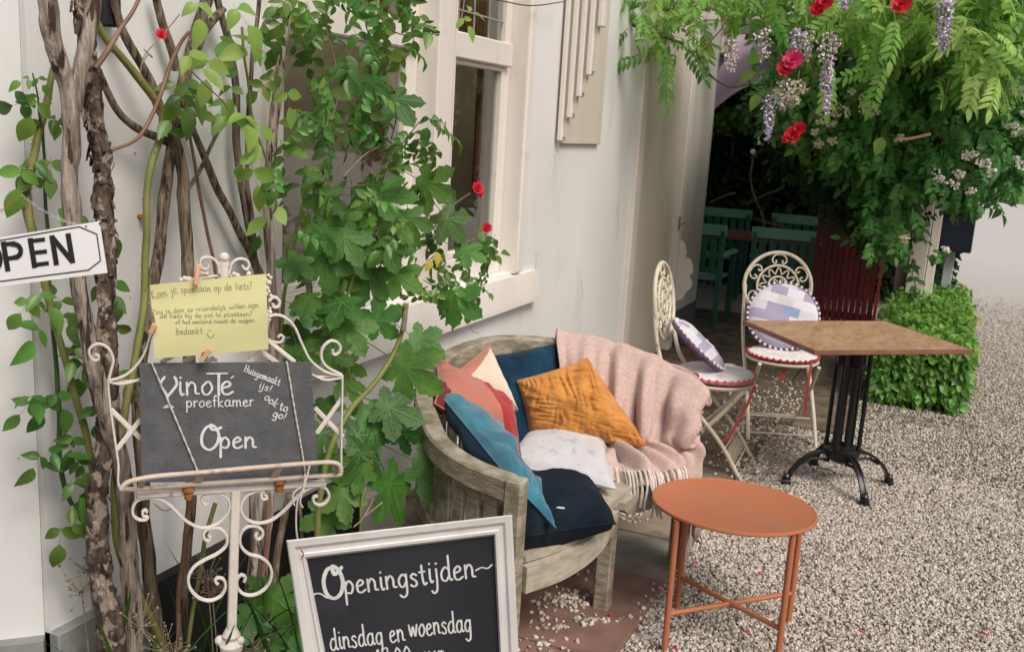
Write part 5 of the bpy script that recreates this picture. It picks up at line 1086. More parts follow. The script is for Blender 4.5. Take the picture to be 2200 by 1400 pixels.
# handwriting: single stroke letters
GL = {
'a': (.95, [[(.72, .8), (.4, 1), (.08, .6), (.12, .12), (.42, 0), (.68, .35), (.72, .85)], [(.72, 1), (.7, .3), (.82, .02), (.95, .1)]]),
'b': (.85, [[(.12, 1.8), (.12, .9), (.12, 0)], [(.12, .6), (.45, 1), (.75, .6), (.6, .08), (.12, .1)]]),
'c': (.75, [[(.65, .85), (.35, 1), (.06, .5), (.3, 0), (.68, .15)]]),
'd': (.95, [[(.72, .8), (.4, 1), (.08, .6), (.12, .12), (.42, 0), (.70, .35)], [(.74, 1.85), (.73, 1), (.72, .3), (.84, .02), (.95, .08)]]),
'e': (.8, [[(.08, .5), (.5, .62), (.62, .82), (.4, 1), (.1, .7), (.12, .15), (.42, 0), (.78, .2)]]),
'é': (.8, [[(.08, .5), (.5, .62), (.62, .82), (.4, 1), (.1, .7), (.12, .15), (.42, 0), (.78, .2)], [(.45, 1.25), (.62, 1.42)]]),
'f': (.6, [[(.62, 1.7), (.42, 1.82), (.28, 1.5), (.26, .6), (.26, 0)], [(.02, 1), (.52, 1)]]),
'g': (.9, [[(.7, .8), (.4, 1), (.08, .6), (.14, .15), (.42, .02), (.68, .4)], [(.72, 1), (.7, 0), (.62, -.6), (.32, -.8), (.05, -.6)]]),
'h': (.9, [[(.12, 1.8), (.12, .9), (.12, 0)], [(.12, .5), (.4, 1), (.68, .75), (.7, .0)]]),
'i': (.38, [[(.15, 1), (.14, .3), (.24, .0), (.38, .1)], [(.16, 1.36), (.18, 1.42)]]),
'j': (.42, [[(.2, 1), (.2, 0), (.12, -.6), (-.12, -.78), (-.3, -.6)], [(.22, 1.36), (.24, 1.42)]]),
'k': (.85, [[(.12, 1.8), (.12, .9), (.12, 0)], [(.68, .95), (.14, .45), (.72, 0)]]),
'l': (.38, [[(.15, 1.8), (.14, .6), (.2, .05), (.38, .08)]]),
'm': (1.35, [[(.1, 1), (.1, .5), (.1, 0)], [(.1, .6), (.38, 1), (.58, .75), (.6, .0)], [(.6, .6), (.88, 1), (1.08, .75), (1.1, .15), (1.3, .08)]]),
'n': (.95, [[(.1, 1), (.1, .5), (.1, 0)], [(.1, .6), (.4, 1), (.66, .75), (.68, .15), (.92, .08)]]),
'o': (.85, [[(.42, 1), (.08, .6), (.15, .1), (.45, 0), (.75, .45), (.6, .95), (.36, .98)]]),
'p': (.9, [[(.1, 1), (.1, 0), (.08, -.85)], [(.1, .6), (.42, 1), (.74, .62), (.58, .06), (.12, .1)]]),
'r': (.65, [[(.1, 1), (.1, .5), (.1, 0)], [(.1, .55), (.32, .95), (.6, .92)]]),
's': (.7, [[(.58, .85), (.32, 1), (.1, .75), (.5, .4), (.5, .08), (.22, 0), (.04, .15)]]),
't': (.6, [[(.26, 1.55), (.25, .5), (.36, .02), (.58, .12)], [(.0, 1.02), (.5, 1.04)]]),
'u': (.95, [[(.1, 1), (.08, .3), (.3, 0), (.6, .3), (.7, 1)], [(.7, 1), (.7, .2), (.9, .05)]]),
'v': (.8, [[(.05, 1), (.35, 0), (.72, 1)]]),
'w': (1.15, [[(.05, 1), (.28, 0), (.55, .85), (.8, 0), (1.08, 1)]]),
'z': (.75, [[(.08, .95), (.62, .97), (.06, .03), (.7, .05)]]),
'y': (.9, [[(.08, 1), (.12, .3), (.38, .05), (.66, .5), (.72, 1)], [(.72, 1), (.68, 0), (.55, -.6), (.25, -.8), (.0, -.55)]]),
'H': (1.1, [[(.1, 1.8), (.1, 0)], [(.85, 1.8), (.85, 0)], [(.1, .95), (.85, .95)]]),
'K': (1.0, [[(.1, 1.7), (.1, 0)], [(.8, 1.7), (.12, .8), (.9, 0)]]),
'Z': (1.0, [[(.1, 1.6), (.85, 1.6), (.08, 0), (.9, 0)]]),
'B': (1.0, [[(.1, 1.7), (.1, 0)], [(.1, 1.68), (.65, 1.5), (.6, 1.0), (.12, .9), (.8, .65), (.7, .08), (.1, 0)]]),
'T': (1.2, [[(.6, 2.2), (.6, 0)], [(-.15, 2.25), (1.3, 2.3)]]),
'1': (.5, [[(.02, 1.3), (.3, 1.7), (.3, 0)]]), '7': (.8, [[(.05, 1.65), (.7, 1.65), (.3, 0)]]),
'0': (.9, [[(.42, 1.7), (.08, 1.1), (.12, .35), (.42, 0), (.75, .5), (.72, 1.3), (.40, 1.7)]]),
'!': (.4, [[(.3, 1.6), (.16, .55)], [(.1, .08), (.12, .14)]]), '?': (.75, [[(.05, 1.5), (.35, 1.8), (.65, 1.45), (.3, .9), (.28, .5)], [(.28, .02), (.3, .08)]]),
':': (.3, [[(.12, .15), (.14, .22)], [(.12, .85), (.14, .92)]]), '-': (.7, [[(.05, .6), (.6, .62)]]), '.': (.3, [[(.1, 0), (.12, .06)]]), ' ': (.55, []), 'ij': (1, [])}
def ribbon(mb_, pts2, wpx, plane, off, n=5, pressure=True):
    P_ = spline(pts2, n) if len(pts2) > 2 else np.array(pts2, float); T = np.gradient(P_, axis=0); T /= np.maximum(np.linalg.norm(T, axis=1), 1e-6)[:, None]; Nn = np.c_[-T[:, 1], T[:, 0]]
    m_ = len(P_); wv = np.full(m_, wpx/2.0)
    if pressure: wv = wv*(.82+.25*np.abs(T[:, 1]))
    e0 = P_[0]-T[0]*wpx*.35; e1 = P_[-1]+T[-1]*wpx*.35; P2 = np.r_[[e0], P_, [e1]]; N2 = np.r_[[Nn[0]], Nn, [Nn[-1]]]; w2 = np.r_[[wpx*.22], wv, [wpx*.22]]
    V_ = []
    for i in range(len(P2)):
        o_ = off+.00012*i/len(P2)
        for s_ in (1, -1): q = P2[i]+N2[i]*w2[i]*s_; V_.append(plane.at(q[0], q[1], o_))
    F_ = [(2*i, 2*i+1, 2*i+3, 2*i+2) for i in range(len(P2)-1)]; mb_.add(V_, F_)
def write(mb_, text, p0, p1, xh, wpx, plane, off, slant=.0, jit=.03, n=4):
    adv = sum(GL[c_][0]+.12 for c_ in text); p0 = np.array(p0, float); p1 = np.array(p1, float); L_ = np.linalg.norm(p1-p0); ex = (p1-p0)/L_; ey = np.array([ex[1], -ex[0]]); sx = L_/adv; x = 0; k_ = 0
    for c_ in text:
        w_, sts = GL[c_]; rs = RS.normal(0, jit, 2)
        for st in sts:
            pts = [p0+ex*((x+a_)*sx+b2*xh*slant)+ey*(b2+rs[1])*xh for a_, b2 in st]; ribbon(mb_, pts, wpx, plane, off+.00015*(k_ % 5), n); k_ += 1
        x += w_+.12
# slate board
slate = thing('slate_board', 'dark slate board with chalk lettering resting on the white easel', 'sign', ST.at(490, 1010, .02))
c4 = [(300, 781), (668, 778), (684, 1030), (304, 1036)]; P4 = [ST.at(x, y, .018) for x, y in c4]; mb = MB(); V = P4+[p-sn*.006 for p in P4]; mb.add(V, [(3, 2, 1, 0), (4, 5, 6, 7), (0, 1, 5, 4), (1, 2, 6, 5), (2, 3, 7, 6), (3, 0, 4, 7)]); obj('board', mb, slate_m, slate, smooth=False)
def z5(pts): return [(280+x/4.374, 760+y/4.374) for x, y in pts]
mb = MB(); SO = .0195
for st, w_ in (([(322, 215), (290, 262), (288, 300), (318, 345), (350, 395)], 5), ([(352, 395), (395, 345), (435, 290), (432, 250), (415, 215)], 5.5), ([(350, 400), (355, 440), (360, 480)], 3), ([(312, 503), (360, 498), (405, 500)], 3.4), ([(330, 494), (358, 478), (392, 494)], 3.6), ([(718, 186), (810, 184), (912, 182)], 4), ([(832, 186), (830, 280), (832, 385)], 5.5), ([(945, 228), (972, 206)], 3), ([(470, 262), (468, 268)], 4)):
    ribbon(mb, z5(st), w_, ST, SO)
write(mb, 'ino', z5([(452, 388)])[0], z5([(800, 378)])[0], 27, 4.6, ST, SO+.0003, jit=0); write(mb, 'e', z5([(852, 382)])[0], z5([(985, 378)])[0], 28, 5.0, ST, SO+.0003, jit=0)
write(mb, 'proefkamer', z5([(525, 500)])[0], z5([(1172, 488)])[0], 13, 2.7, ST, SO)
obj('chalk_writing', mb, chalk_m, slate, smooth=False); mb = MB()
write(mb, 'pen', z5([(838, 885)])[0], z5([(1200, 882)])[0], 23, 5, ST, SO, jit=0)
for st, w_ in (([(780, 672), (715, 690), (672, 770), (680, 860), (745, 900), (810, 850), (832, 760), (800, 690), (752, 665), (770, 710), (820, 705), (855, 688)], 6),): ribbon(mb, z5(st), w_, ST, SO, 6)
write(mb, 'Huisgemaakt', z5([(1065, 165)])[0], z5([(1400, 300)])[0], 8.5, 2.1, ST, SO); write(mb, 'ijs!', z5([(1205, 318)])[0], z5([(1325, 362)])[0], 9, 2.1, ST, SO); write(mb, 'ook', z5([(1255, 420)])[0], z5([(1372, 510)])[0], 10, 2.3, ST, SO); write(mb, 'to', z5([(1395, 520)])[0], z5([(1480, 548)])[0], 10, 2.5, ST, SO); write(mb, 'go!', z5([(1335, 588)])[0], z5([(1465, 622)])[0], 9.5, 2.4, ST, SO)
obj('chalk_writing', mb, chalk_m, slate, smooth=False)
# twine round the slate
def twine(pts, off, parent, nm='string'):
    P_ = [ST.at(x, y, off) for x, y in pts]; P_ = spline(P_, 20) if len(P_) > 2 else np.linspace(P_[0], P_[1], 60); 
    for ph in (0, math.pi):
        Q_ = np.array([p+(rt*math.cos(i*.9+ph)+sn*math.sin(i*.9+ph))*.0011 for i, p in enumerate(P_)]); mb_ = MB(); mb_.tube(Q_, .0013, 5); obj('strand', mb_, rope_m, parent)
tw = thing('twine', 'twisted pale twine wrapped over the slate board and hanging to the chalkboard frame', 'string', ST.at(640, 1000, .02))
twine([(325, 778), (376, 896), (428, 1020)], .023, tw); twine([(616, 776), (633, 880), (648, 965), (656, 1020)], .023, tw); twine([(656, 1020), (650, 1050), (640, 1070), (636, 1110), (638, 1150), (647, 1180)], .06, tw); twine([(665, 1000), (655, 1040), (645, 1075), (650, 1090)], .06, tw); twine([(655, 1040), (630, 1060), (632, 1085)], .055, tw)
# yellow note
note = thing('note', 'yellow paper note with pencil handwriting pegged above the slate', 'note', ST.at(450, 700, .03))
NX, NY = 26, 18; tl, tr2, br, bl2 = np.array([322, 612.]), np.array([571, 588.]), np.array([577, 750.]), np.array([332, 770.])
class NP:  # curved paper surface
    @staticmethod
    def off(px, py): return .028+.006*math.sin((px-322)*.02)+.004*math.sin((py-590)*.03+px*.01)
    @staticmethod
    def at(px, py, off=0): return ST.at(px, py, NP.off(px, py)+off)
gg = []
for i in range(NX):
    u = i/(NX-1); row = []
    for j in range(NY):
        v = j/(NY-1); p = (1-u)*(1-v)*tl+u*(1-v)*tr2+u*v*br+(1-u)*v*bl2
        if i < 2: p = p+np.array([7*math.exp(-((v-.5)/.12)**2)*(1-i*.5), 0])
        row.append(NP.at(p[0], p[1]))
    gg.append(row)
mb = MB(); mb.grid(np.array(gg), .0004); obj('paper', mb, paper_m, note, ang=60)
def zn(p): return (260+p[0]/4.23, 520+p[1]/4.23)
mb = MB(); wo = .0010
for t3, a, b_, h in (('Kom je', (285, 520), (520, 462), 11), ('spontaan op de fiets?', (545, 462), (1200, 425), 8.5), ('Zou je dan zo vriendelijk willen zijn', (285, 655), (1255, 588), 5.6), ('de fiets bij de pol te plaatsen?', (355, 692), (1200, 668), 5.4), ('of het weiland naast de wagen', (495, 745), (1215, 726), 5.2), ('Bedankt', (500, 840), (745, 830), 8)):
    write(mb, t3, zn(a), zn(b_), h, 1.25, NP, wo, jit=.06, n=3)
ribbon(mb, [zn(p) for p in ((782, 830), (800, 862), (825, 868), (848, 832))], 1.5, NP, wo); ribbon(mb, [zn(p) for p in ((798, 800), (797, 812))], 1.5, NP, wo); ribbon(mb, [zn(p) for p in ((815, 798), (815, 810))], 1.5, NP, wo)
obj('handwriting', mb, pencil_m, note, smooth=False)
def peg(px, py, an, L_=.045, lab=''):
    t_ = thing('clothes_peg', lab, 'peg', ST.at(px, py, .04), 'wooden pegs holding the note'); a_ = rad(an); d_ = rt*math.sin(a_)+up*math.cos(a_); p = ST.at(px, py, .04)
    for s_ in (-1, 1): q = p+sn*.004*s_; mb_ = MB(); mb_.bar(q-d_*L_/2, q+d_*L_/2+sn*.003*s_, .009, .005, sn, ch=.001); obj('jaw', mb_, peg_m, t_)
    mb_ = MB(); mb_.tube([p-np.cross(d_, sn)*.006, p+np.cross(d_, sn)*.006], .0045, 10); obj('spring', mb_, rust_m, t_)
peg(423, 590, 8, .04, 'wooden clothes peg at the top edge of the yellow note'); peg(441, 762, 40, .032, 'wooden clothes peg at the bottom edge of the yellow note'); peg(328, 705, 30, .02, 'wooden clothes peg pinching the left edge of the yellow note')

# OPEN sign on its chain
SP = Plane(D(110, 545, 1.88), -(ray(110, 545)*np.array([1, 1, .25]))); sg = thing('open_sign', 'white metal sign with black border reading OPEN, hung at left', 'sign', D(110, 545, 1.88))
c4 = [(-70, 522), (214, 475), (231, 586), (-60, 623)]; P4 = [SP.at(x, y) for x, y in c4]; mb = MB(); V = P4+[p-SP.n*.004 for p in P4]; mb.add(V, [(3, 2, 1, 0), (4, 5, 6, 7), (0, 1, 5, 4), (1, 2, 6, 5), (2, 3, 7, 6), (3, 0, 4, 7)]); obj('plate', mb, sign_white, sg, smooth=False)
def poly_ribbon(mb_, pts, wpx, plane, off):
    pts = np.array(pts, float)
    for i in range(len(pts)-1):
        a, b_ = pts[i], pts[i+1]; d_ = (b_-a)/np.linalg.norm(b_-a); n_ = np.array([-d_[1], d_[0]])*wpx/2; a2 = a-d_*wpx*.5; b2 = b_+d_*wpx*.5
        mb_.add([plane.at(*(a2+n_), off+i*6e-5), plane.at(*(a2-n_), off+i*6e-5), plane.at(*(b2-n_), off+i*6e-5), plane.at(*(b2+n_), off+i*6e-5)], [(0, 1, 2, 3)])
mb = MB(); poly_ribbon(mb, [(-60, 527), (170, 487), (208, 503), (216, 560), (190, 580), (-60, 612)], 2.6, SP, .0008); obj('border', mb, ink_black, sg, smooth=False)
mb = MB(); ex = np.array([166, -21.])/167; ey = np.array([.165, 1.0]); o0 = np.array([12, 582.])
def L2(x, y): return o0+ex*x-ey*y
H_ = 61; lw = 11.5
poly_ribbon(mb, [L2(5, 4), L2(5, H_-4)], lw, SP, .0008); poly_ribbon(mb, [L2(9, H_-5), L2(26, H_-5)], 9.5, SP, .0011); poly_ribbon(mb, [L2(9, H_*.42), L2(26, H_*.42)], 9.5, SP, .0011)
aa = np.linspace(-math.pi/2, math.pi/2, 12); poly = [L2(26+13*math.cos(a_), H_*.66+13.6*math.sin(a_)) for a_ in aa]
for i in range(len(poly)-1): poly_ribbon(mb, [poly[i], poly[i+1]], 9.8, SP, .0014+.00001*i)
x0 = 58; poly_ribbon(mb, [L2(x0+5, 4), L2(x0+5, H_-4)], lw, SP, .0008)
for yy in (5, H_/2, H_-5): poly_ribbon(mb, [L2(x0+9, yy), L2(x0+32, yy)], 9, SP, .0011)
x0 = 105; poly_ribbon(mb, [L2(x0+5, 4), L2(x0+5, H_-4)], lw, SP, .0008); poly_ribbon(mb, [L2(x0+40, 4), L2(x0+40, H_-4)], lw, SP, .0008); poly_ribbon(mb, [L2(x0+7, H_-5), L2(x0+38, 5)], 11, SP, .0011)
aa = np.linspace(0, 2*math.pi, 25); poly = [L2(-28+21*math.cos(a_), H_/2+26*math.sin(a_)) for a_ in aa]
for i in range(len(poly)-1): poly_ribbon(mb, [poly[i], poly[i+1]], 10.5, SP, .0008+.00001*i)
obj('lettering', mb, ink_black, sg, smooth=False)
mb = MB()
for (x, y) in ((187, 484), (216, 478)): mb.ball(SP.at(x-2, y+2, .001), .0016, 8, 5)
obj('hole', mb, ink_black, sg)
chn = thing('chain', 'fine metal chain running from the left frame edge to the open sign', 'chain', D(60, 440, 1.9))
A_ = SP.at(-30, 470, .0); B_ = SP.at(46, 418, -.01); C_ = SP.at(190, 486, -.004)
for (a, b_, sag) in ((A_, B_, .004), (B_, C_, .012)):
    nL = int(np.linalg.norm(b_-a)/.0052)
    for i in range(nL):
        t3 = (i+.5)/nL; p = a+(b_-a)*t3-np.array([0, 0, sag*4*t3*(1-t3)]); d_ = nrm(b_-a); s2 = nrm(np.cross(d_, SP.n)) if i % 2 else SP.n
        ring = [p+d_*.0036*math.cos(q)+s2*.0019*math.sin(q) for q in np.linspace(0, 6.283, 8, endpoint=False)]; mb = MB(); mb.tube(ring, .00055, 4, closed=True, cap=False); obj('link', mb, rust_m if a is A_ else grey_box, chn)

# chalkboard with opening hours
d1 = nrm(ray(5954, 557)); d2 = nrm(ray(1313, 5939)); nb_ = np.cross(d1, d2); nb_ = -nb_ if nb_.dot(cam-D(800, 1300, 1.9)) < 0 else nb_
BP = Plane(D(615, 1160, 1.83), nb_); hb = thing('chalkboard', 'white framed blackboard with Openingstijden in chalk leaning by the bench', 'sign', BP.at(870, 1500))
TL, TR_ = np.array([615, 1160.]), np.array([1100, 1105.]); BLc, BRc = np.array([662, 1480.]), np.array([1119, 1500.])
def fr(o_):   # nested outline
    e = o_; return [TL+np.array([e*1.0, e*.9]), TR_+np.array([-e*.9, e*1.02]), BRc+np.array([-e, -e]), BLc+np.array([e, -e])]
rings = [(0, -.012), (0, .014), (3, .018), (16, .016), (22, .010), (31, .010), (34, .013), (40, .012), (44, .004), (44, -.004)]
mb = MB(); V = []
for e, z in rings: V += [BP.at(p[0], p[1], z) for p in fr(e)]
F = []
for i in range(len(rings)-1):
    for j in range(4): j2 = (j+1) % 4; F.append((4*i+j, 4*i+j2, 4*i+4+j2, 4*i+4+j))
F = [q[::-1] for q in F]; mb.add(V, F); obj('frame', mb, frame_white, hb, ang=20)
q4 = [BP.at(p[0], p[1], .002) for p in fr(42)]; q5 = [BP.at(p[0], p[1], -.010) for p in fr(2)]; mb = MB(); mb.add(q4, [(3, 2, 1, 0)]); mb.add(q5, [(0, 1, 2, 3)]); obj('board', mb, chalkboard_m, hb, smooth=False)
def z7(p): return (600+p[0]/2.75, 1000+p[1]/2.75)
mb = MB(); BO = .0032
ribbon(mb, [z7(p) for p in ((188, 772), (215, 755), (245, 755), (275, 775), (300, 782))], 3.4, BP, BO)
ribbon(mb, [z7(p) for p in ((335, 600), (285, 610), (262, 680), (280, 755), (325, 782), (365, 750), (375, 680), (350, 615), (312, 592), (325, 640), (350, 620), (368, 598))], 8, BP, BO, 6)
write(mb, 'peningst', z7((388, 760)), z7((884, 698)), 27, 4.6, BP, BO+.0003, jit=.02, n=5); write(mb, 'ijden', z7((884, 690)), z7((1172, 660)), 29, 4.4, BP, BO+.0003, jit=.02, n=5)
ribbon(mb, [z7(p) for p in ((1160, 618), (1195, 600), (1230, 605), (1258, 582))], 3.2, BP, BO)
write(mb, 'dinsdag en', z7((305, 1090)), z7((752, 1030)), 25, 3.6, BP, BO, jit=.02, n=5); write(mb, 'woensdag', z7((768, 1010)), z7((1145, 975)), 25, 3.6, BP, BO, jit=.02, n=5)
write(mb, '- 17:00 uur', z7((500, 1206)), z7((985, 1152)), 24, 3.4, BP, BO, jit=.02, n=5)
obj('chalk_writing', mb, chalk_m, hb, smooth=False)
q = BP.at(672, 1174, .02); mb = MB(); mb.tube(spline([BP.at(647, 1180, .03), BP.at(652, 1190, .02), BP.at(648, 1200, .018)], 4), .0012, 5); obj('hook', mb, rust_m, hb)

# ---------------------------------------------------------------- curved teak bench
bench = thing('garden_bench', 'weathered curved teak bench heaped with cushions against the white wall', 'bench', (.7, 3.15, 0))
RPc = [(.85, 2.375, .665), (.71, 2.41, .672), (.57, 2.49, .684), (.46, 2.61, .705), (.34, 2.78, .74), (.285, 2.98, .79), (.315, 3.15, .825), (.385, 3.31, .835), (.52, 3.43, .825), (.68, 3.49, .805), (.83, 3.50, .785), (.94, 3.50, .75), (1.03, 3.49, .70), (1.085, 3.48, .655)]
RP = spline(RPc, 8)
def railobj(P_, wd, ht, nm, m_=teak, parent=bench):
    mb_ = MB(); c_ = .007; sec = [(-wd/2+c_, -ht/2), (wd/2-c_, -ht/2), (wd/2, -ht/2+c_), (wd/2, ht/2-c_), (wd/2-c_, ht/2), (-wd/2+c_, ht/2), (-wd/2, ht/2-c_), (-wd/2, -ht/2+c_)]
    mb_.sweep(P_, sec, 1.0, upv=(0, 0, 1)); return obj(nm, mb_, m_, parent, ang=28)
k1 = 34
for (a, b_) in ((0, k1), (k1, 66), (66, len(RP))): railobj(RP[a:b_+1]-np.array([0, 0, .035]), .062, .07, 'top_rail')
LR = RP.copy(); LR[:, 2] = .385; railobj(LR, .03, .06, 'lower_rail')
cum = np.r_[0, np.cumsum(np.linalg.norm(np.diff(RP[:, :2], axis=0), axis=1))]
nsl = int(cum[-1]/.066)
for i in range(1, nsl):
    s_ = cum[-1]*i/nsl; p = np.array([np.interp(s_, cum, RP[:, k_]) for k_ in range(3)]); q = np.array([np.interp(s_+.01, cum, RP[:, k_]) for k_ in range(3)]); d_ = nrm((q-p)*[1, 1, 0])
    mb = MB(); a = np.array([p[0], p[1], .41]); b_ = np.array([p[0], p[1], p[2]-.06]); mb.bar(a, b_, .047, .014, np.cross(d_, (0, 0, 1)), ch=.002); obj('back_slat', mb, teak, bench)
for (x, y, zt, nm, w_) in ((.868, 2.365, .664, 'post', .054), (1.085, 3.475, .652, 'post', .054), (.955, 2.985, .40, 'leg', .054), (.36, 2.72, .40, 'leg', .055), (.42, 3.34, .40, 'leg', .055)):
    mb = MB(); mb.box((x, y, zt/2+.003), (w_, w_, zt), ch=.006); obj(nm, mb, teak, bench)
FRc = [(.885, 2.40), (.955, 2.55), (.99, 2.75), (.985, 2.98), (1.0, 3.15), (1.06, 3.30), (1.095, 3.45)]
FRs = spline([(a, b_, 0) for a, b_ in FRc], 14); tt = np.linspace(0, 1, 60)
def resamp(P_): c_ = np.r_[0, np.cumsum(np.linalg.norm(np.diff(P_[:, :2], axis=0), axis=1))]; return np.array([[np.interp(t3*c_[-1], c_, P_[:, k_]) for k_ in range(2)] for t3 in tt])
F2 = resamp(FRs); B2 = resamp(RP); B2 = B2+nrm([1, .05, 0])[:2]*.035
for k_ in range(7):
    a, b_ = k_/7+.006, (k_+1)/7-.006; g = np.array([[list(F2[i]*(1-f_)+B2[i]*f_)+[.425] for f_ in (a, b_)] for i in range(60)]); mb = MB(); mb.grid(g[::-1] if False else g, .022); V = mb.v[0]
    obj('seat_slat', mb, teak_pale if k_ < 2 else teak, bench, ang=40)
def apron(i0, i1, dfn):
    g = []
    for i in range(i0, i1+1):
        u = (i-i0)/(i1-i0); x, y = F2[i]*.985+B2[i]*.015; g.append([(x, y, .400), (x, y, .400-dfn(u))])
    mb_ = MB(); mb_.grid(np.array(g), .024); obj('apron', mb_, teak_pale, bench, ang=40)
apron(0, 30, lambda u: .025+.055*(1-u**7.0)); apron(34, 59, lambda u: .025+.055*(1-(1-u)**7))

# ---------------------------------------------------------------- cushions
def pillow(c, thick, N=26, pinch=.07, wr=.006, wf=7, seed=0, pleat=0, up_bias=None, power=.42):
    c = [np.asarray(p, float) for p in c]; n_ = nrm(np.cross(c[1]-c[0], c[3]-c[0])); 
    if n_.dot(cam-c[0]) < 0: n_ = -n_
    sz = np.linalg.norm(c[1]-c[0]); V = []; UV = []
    t3 = np.linspace(-1, 1, N); t3 = np.sign(t3)*(1-(1-np.abs(t3))**1.25)
    def pt(u, v, side):
        uu = u*(1-pinch*(1-v*v)); vv = v*(1-pinch*(1-u*u)); a, b_ = (uu+1)/2, (vv+1)/2
        p = c[0]*(1-a)*(1-b_)+c[1]*a*(1-b_)+c[2]*a*b_+c[3]*(1-a)*b_
        h = max(0, (1-u*u))**power*max(0, (1-v*v))**power; e = min(1, (1-max(abs(u), abs(v)))*6)
        q = Vector((p*wf).tolist())+Vector((seed, seed*2, 0)); nz = noise.noise(q)+.5*noise.noise(q*2.3)
        cr_ = (abs(u)*abs(v))**1.5
        ang_ = math.atan2(v, u); rd = math.sin(ang_*18+noise.noise(q)*3)*min(1, (abs(u)**4+abs(v)**4))
        pl = 0
        if pleat: w1 = a+b_*.45+.10*noise.noise(Vector((a*4, b_*4, seed))); pl = pleat*(1.2-abs(noise.noise(Vector((w1*17, b_*2.6, seed))))*4.2-abs(noise.noise(Vector((a*5, (b_-a*.35)*15, seed+4))))*2.2)*e
        return p+n_*side*(thick*h)+n_*(nz*wr*e)+n_*side*(rd*wr*.35*e)+n_*pl
    for side in (1, -1):
        for u in t3:
            for v in t3: V.append(pt(u, v, side)); UV.append(((u+1)/2, (v+1)/2))
    F_ = []
    for s_ in (0, 1):
        o_ = s_*N*N
        for i in range(N-1):
            for j in range(N-1): q = (o_+i*N+j, o_+(i+1)*N+j, o_+(i+1)*N+j+1, o_+i*N+j+1); F_.append(q if s_ == 0 else q[::-1])
    mb_ = MB(); mb_.add(V, F_); edge = [pt(u, -1, 0) for u in t3]+[pt(1, v, 0) for v in t3[1:]]+[pt(u, 1, 0) for u in t3[::-1][1:]]+[pt(-1, v, 0) for v in t3[::-1][1:-1]]
    return mb_, UV, np.array(edge)
def cushion(label, c, thick, m_, pipe=None, m2=None, **k_):
    mb_, UV, ed = pillow(c, thick, **k_); cc = sum(np.asarray(p) for p in c)/4
    t_ = thing('cushion', label, 'cushion', cc, 'cushions on the bench'); 
    if m2 is None: obj('cover', mb_, m_, t_, ang=None, uv=UV)
    else:
        V_ = np.concatenate(mb_.v); nf = len(mb_.f)//2; nv = len(V_)//2
        a_ = MB(); a_.add(V_[:nv], mb_.f[:nf]); obj('cover', a_, m_, t_, ang=None, uv=UV[:nv]); a_ = MB(); a_.add(V_[nv:], [tuple(i-nv for i in q) for q in mb_.f[nf:]]); obj('back_cover', a_, m2, t_, ang=None, uv=UV[nv:], label='dark blue underside')
    mb_ = MB(); mb_.tube(ed, .0032, 6, closed=True, cap=False); obj('piping', mb_, pipe or m_, t_); return t_
cushion('dark blue velvet cushion propped against the bench back, behind the mustard one', [(.385, 3.22, .775), (.56, 3.475, .825), (.72, 3.40, .46), (.52, 3.14, .46)], .06, cloth['navy_velvet'], cloth['teal_dark'], seed=1, wr=.012)
cushion('cream cushion with a salmon edge standing on its corner', [G(955, 812, .745), G(1045, 945, .52), G(1112, 880, .66), G(1051, 742, .83)], .055, m_creamc, None, seed=2, wr=.008)
cushion('salmon and red patchwork velvet cushion with a dark red corner', [G(938, 778, .80), G(1100, 862, .69), G(1122, 990, .50), G(934, 866, .73)], .075, m_salmon, None, seed=3, wr=.026, wf=9)
cushion('teal velvet cushion tucked along the left bench arm', [G(927, 826, .765), G(1018, 862, .655), G(1194, 1134, .51), G(1104, 1040, .60)], .062, cloth['teal_velvet'], cloth['teal_velvet'], seed=4, wr=.024, wf=13, m2=cloth['teal_dark'])
cushion('white floral cushion lying flat in front of the mustard one', [G(1150, 906, .51), G(1300, 922, .51), G(1322, 1050, .46), G(1078, 996, .49)], .06, m_floral, None, seed=5, wr=.012)
cushion('mustard yellow pleated cushion in the middle of the bench', [G(1112, 818, .70), G(1262, 770, .79), G(1398, 960, .50), G(1140, 942, .50)], .075, cloth['mustard'], None, seed=6, wr=.018, pleat=.0055, N=84, wf=7, pinch=.04)
cushion('plain plum grey cushion peeping out under the floral one', [G(1215, 955, .465), G(1334, 960, .475), G(1338, 1004, .455), G(1235, 1018, .455)], .03, cloth['plum'], None, seed=7, wr=.002)
t_ = cushion('black blue seat cushion drooping over the left front edge', [G(1098, 1036, .50), G(1262, 1034, .49), G(1322, 1124, .475), G(1092, 1162, .478)], .085, cloth['seat_navy'], None, seed=8, wr=.012, wf=9, power=.28)
q = G(1204, 1090, .562); mb = MB(); mb.add([q+np.array(p) for p in ((-.012, -.006, 0), (.004, -.009, .001), (.014, .0, .0), (.008, .008, .001), (-.008, .006, 0))], [(0, 1, 2, 3, 4)]); solo('petal', mb, wht_f, 'single white petal lying on the black blue seat cushion', 'petal', smooth=False)

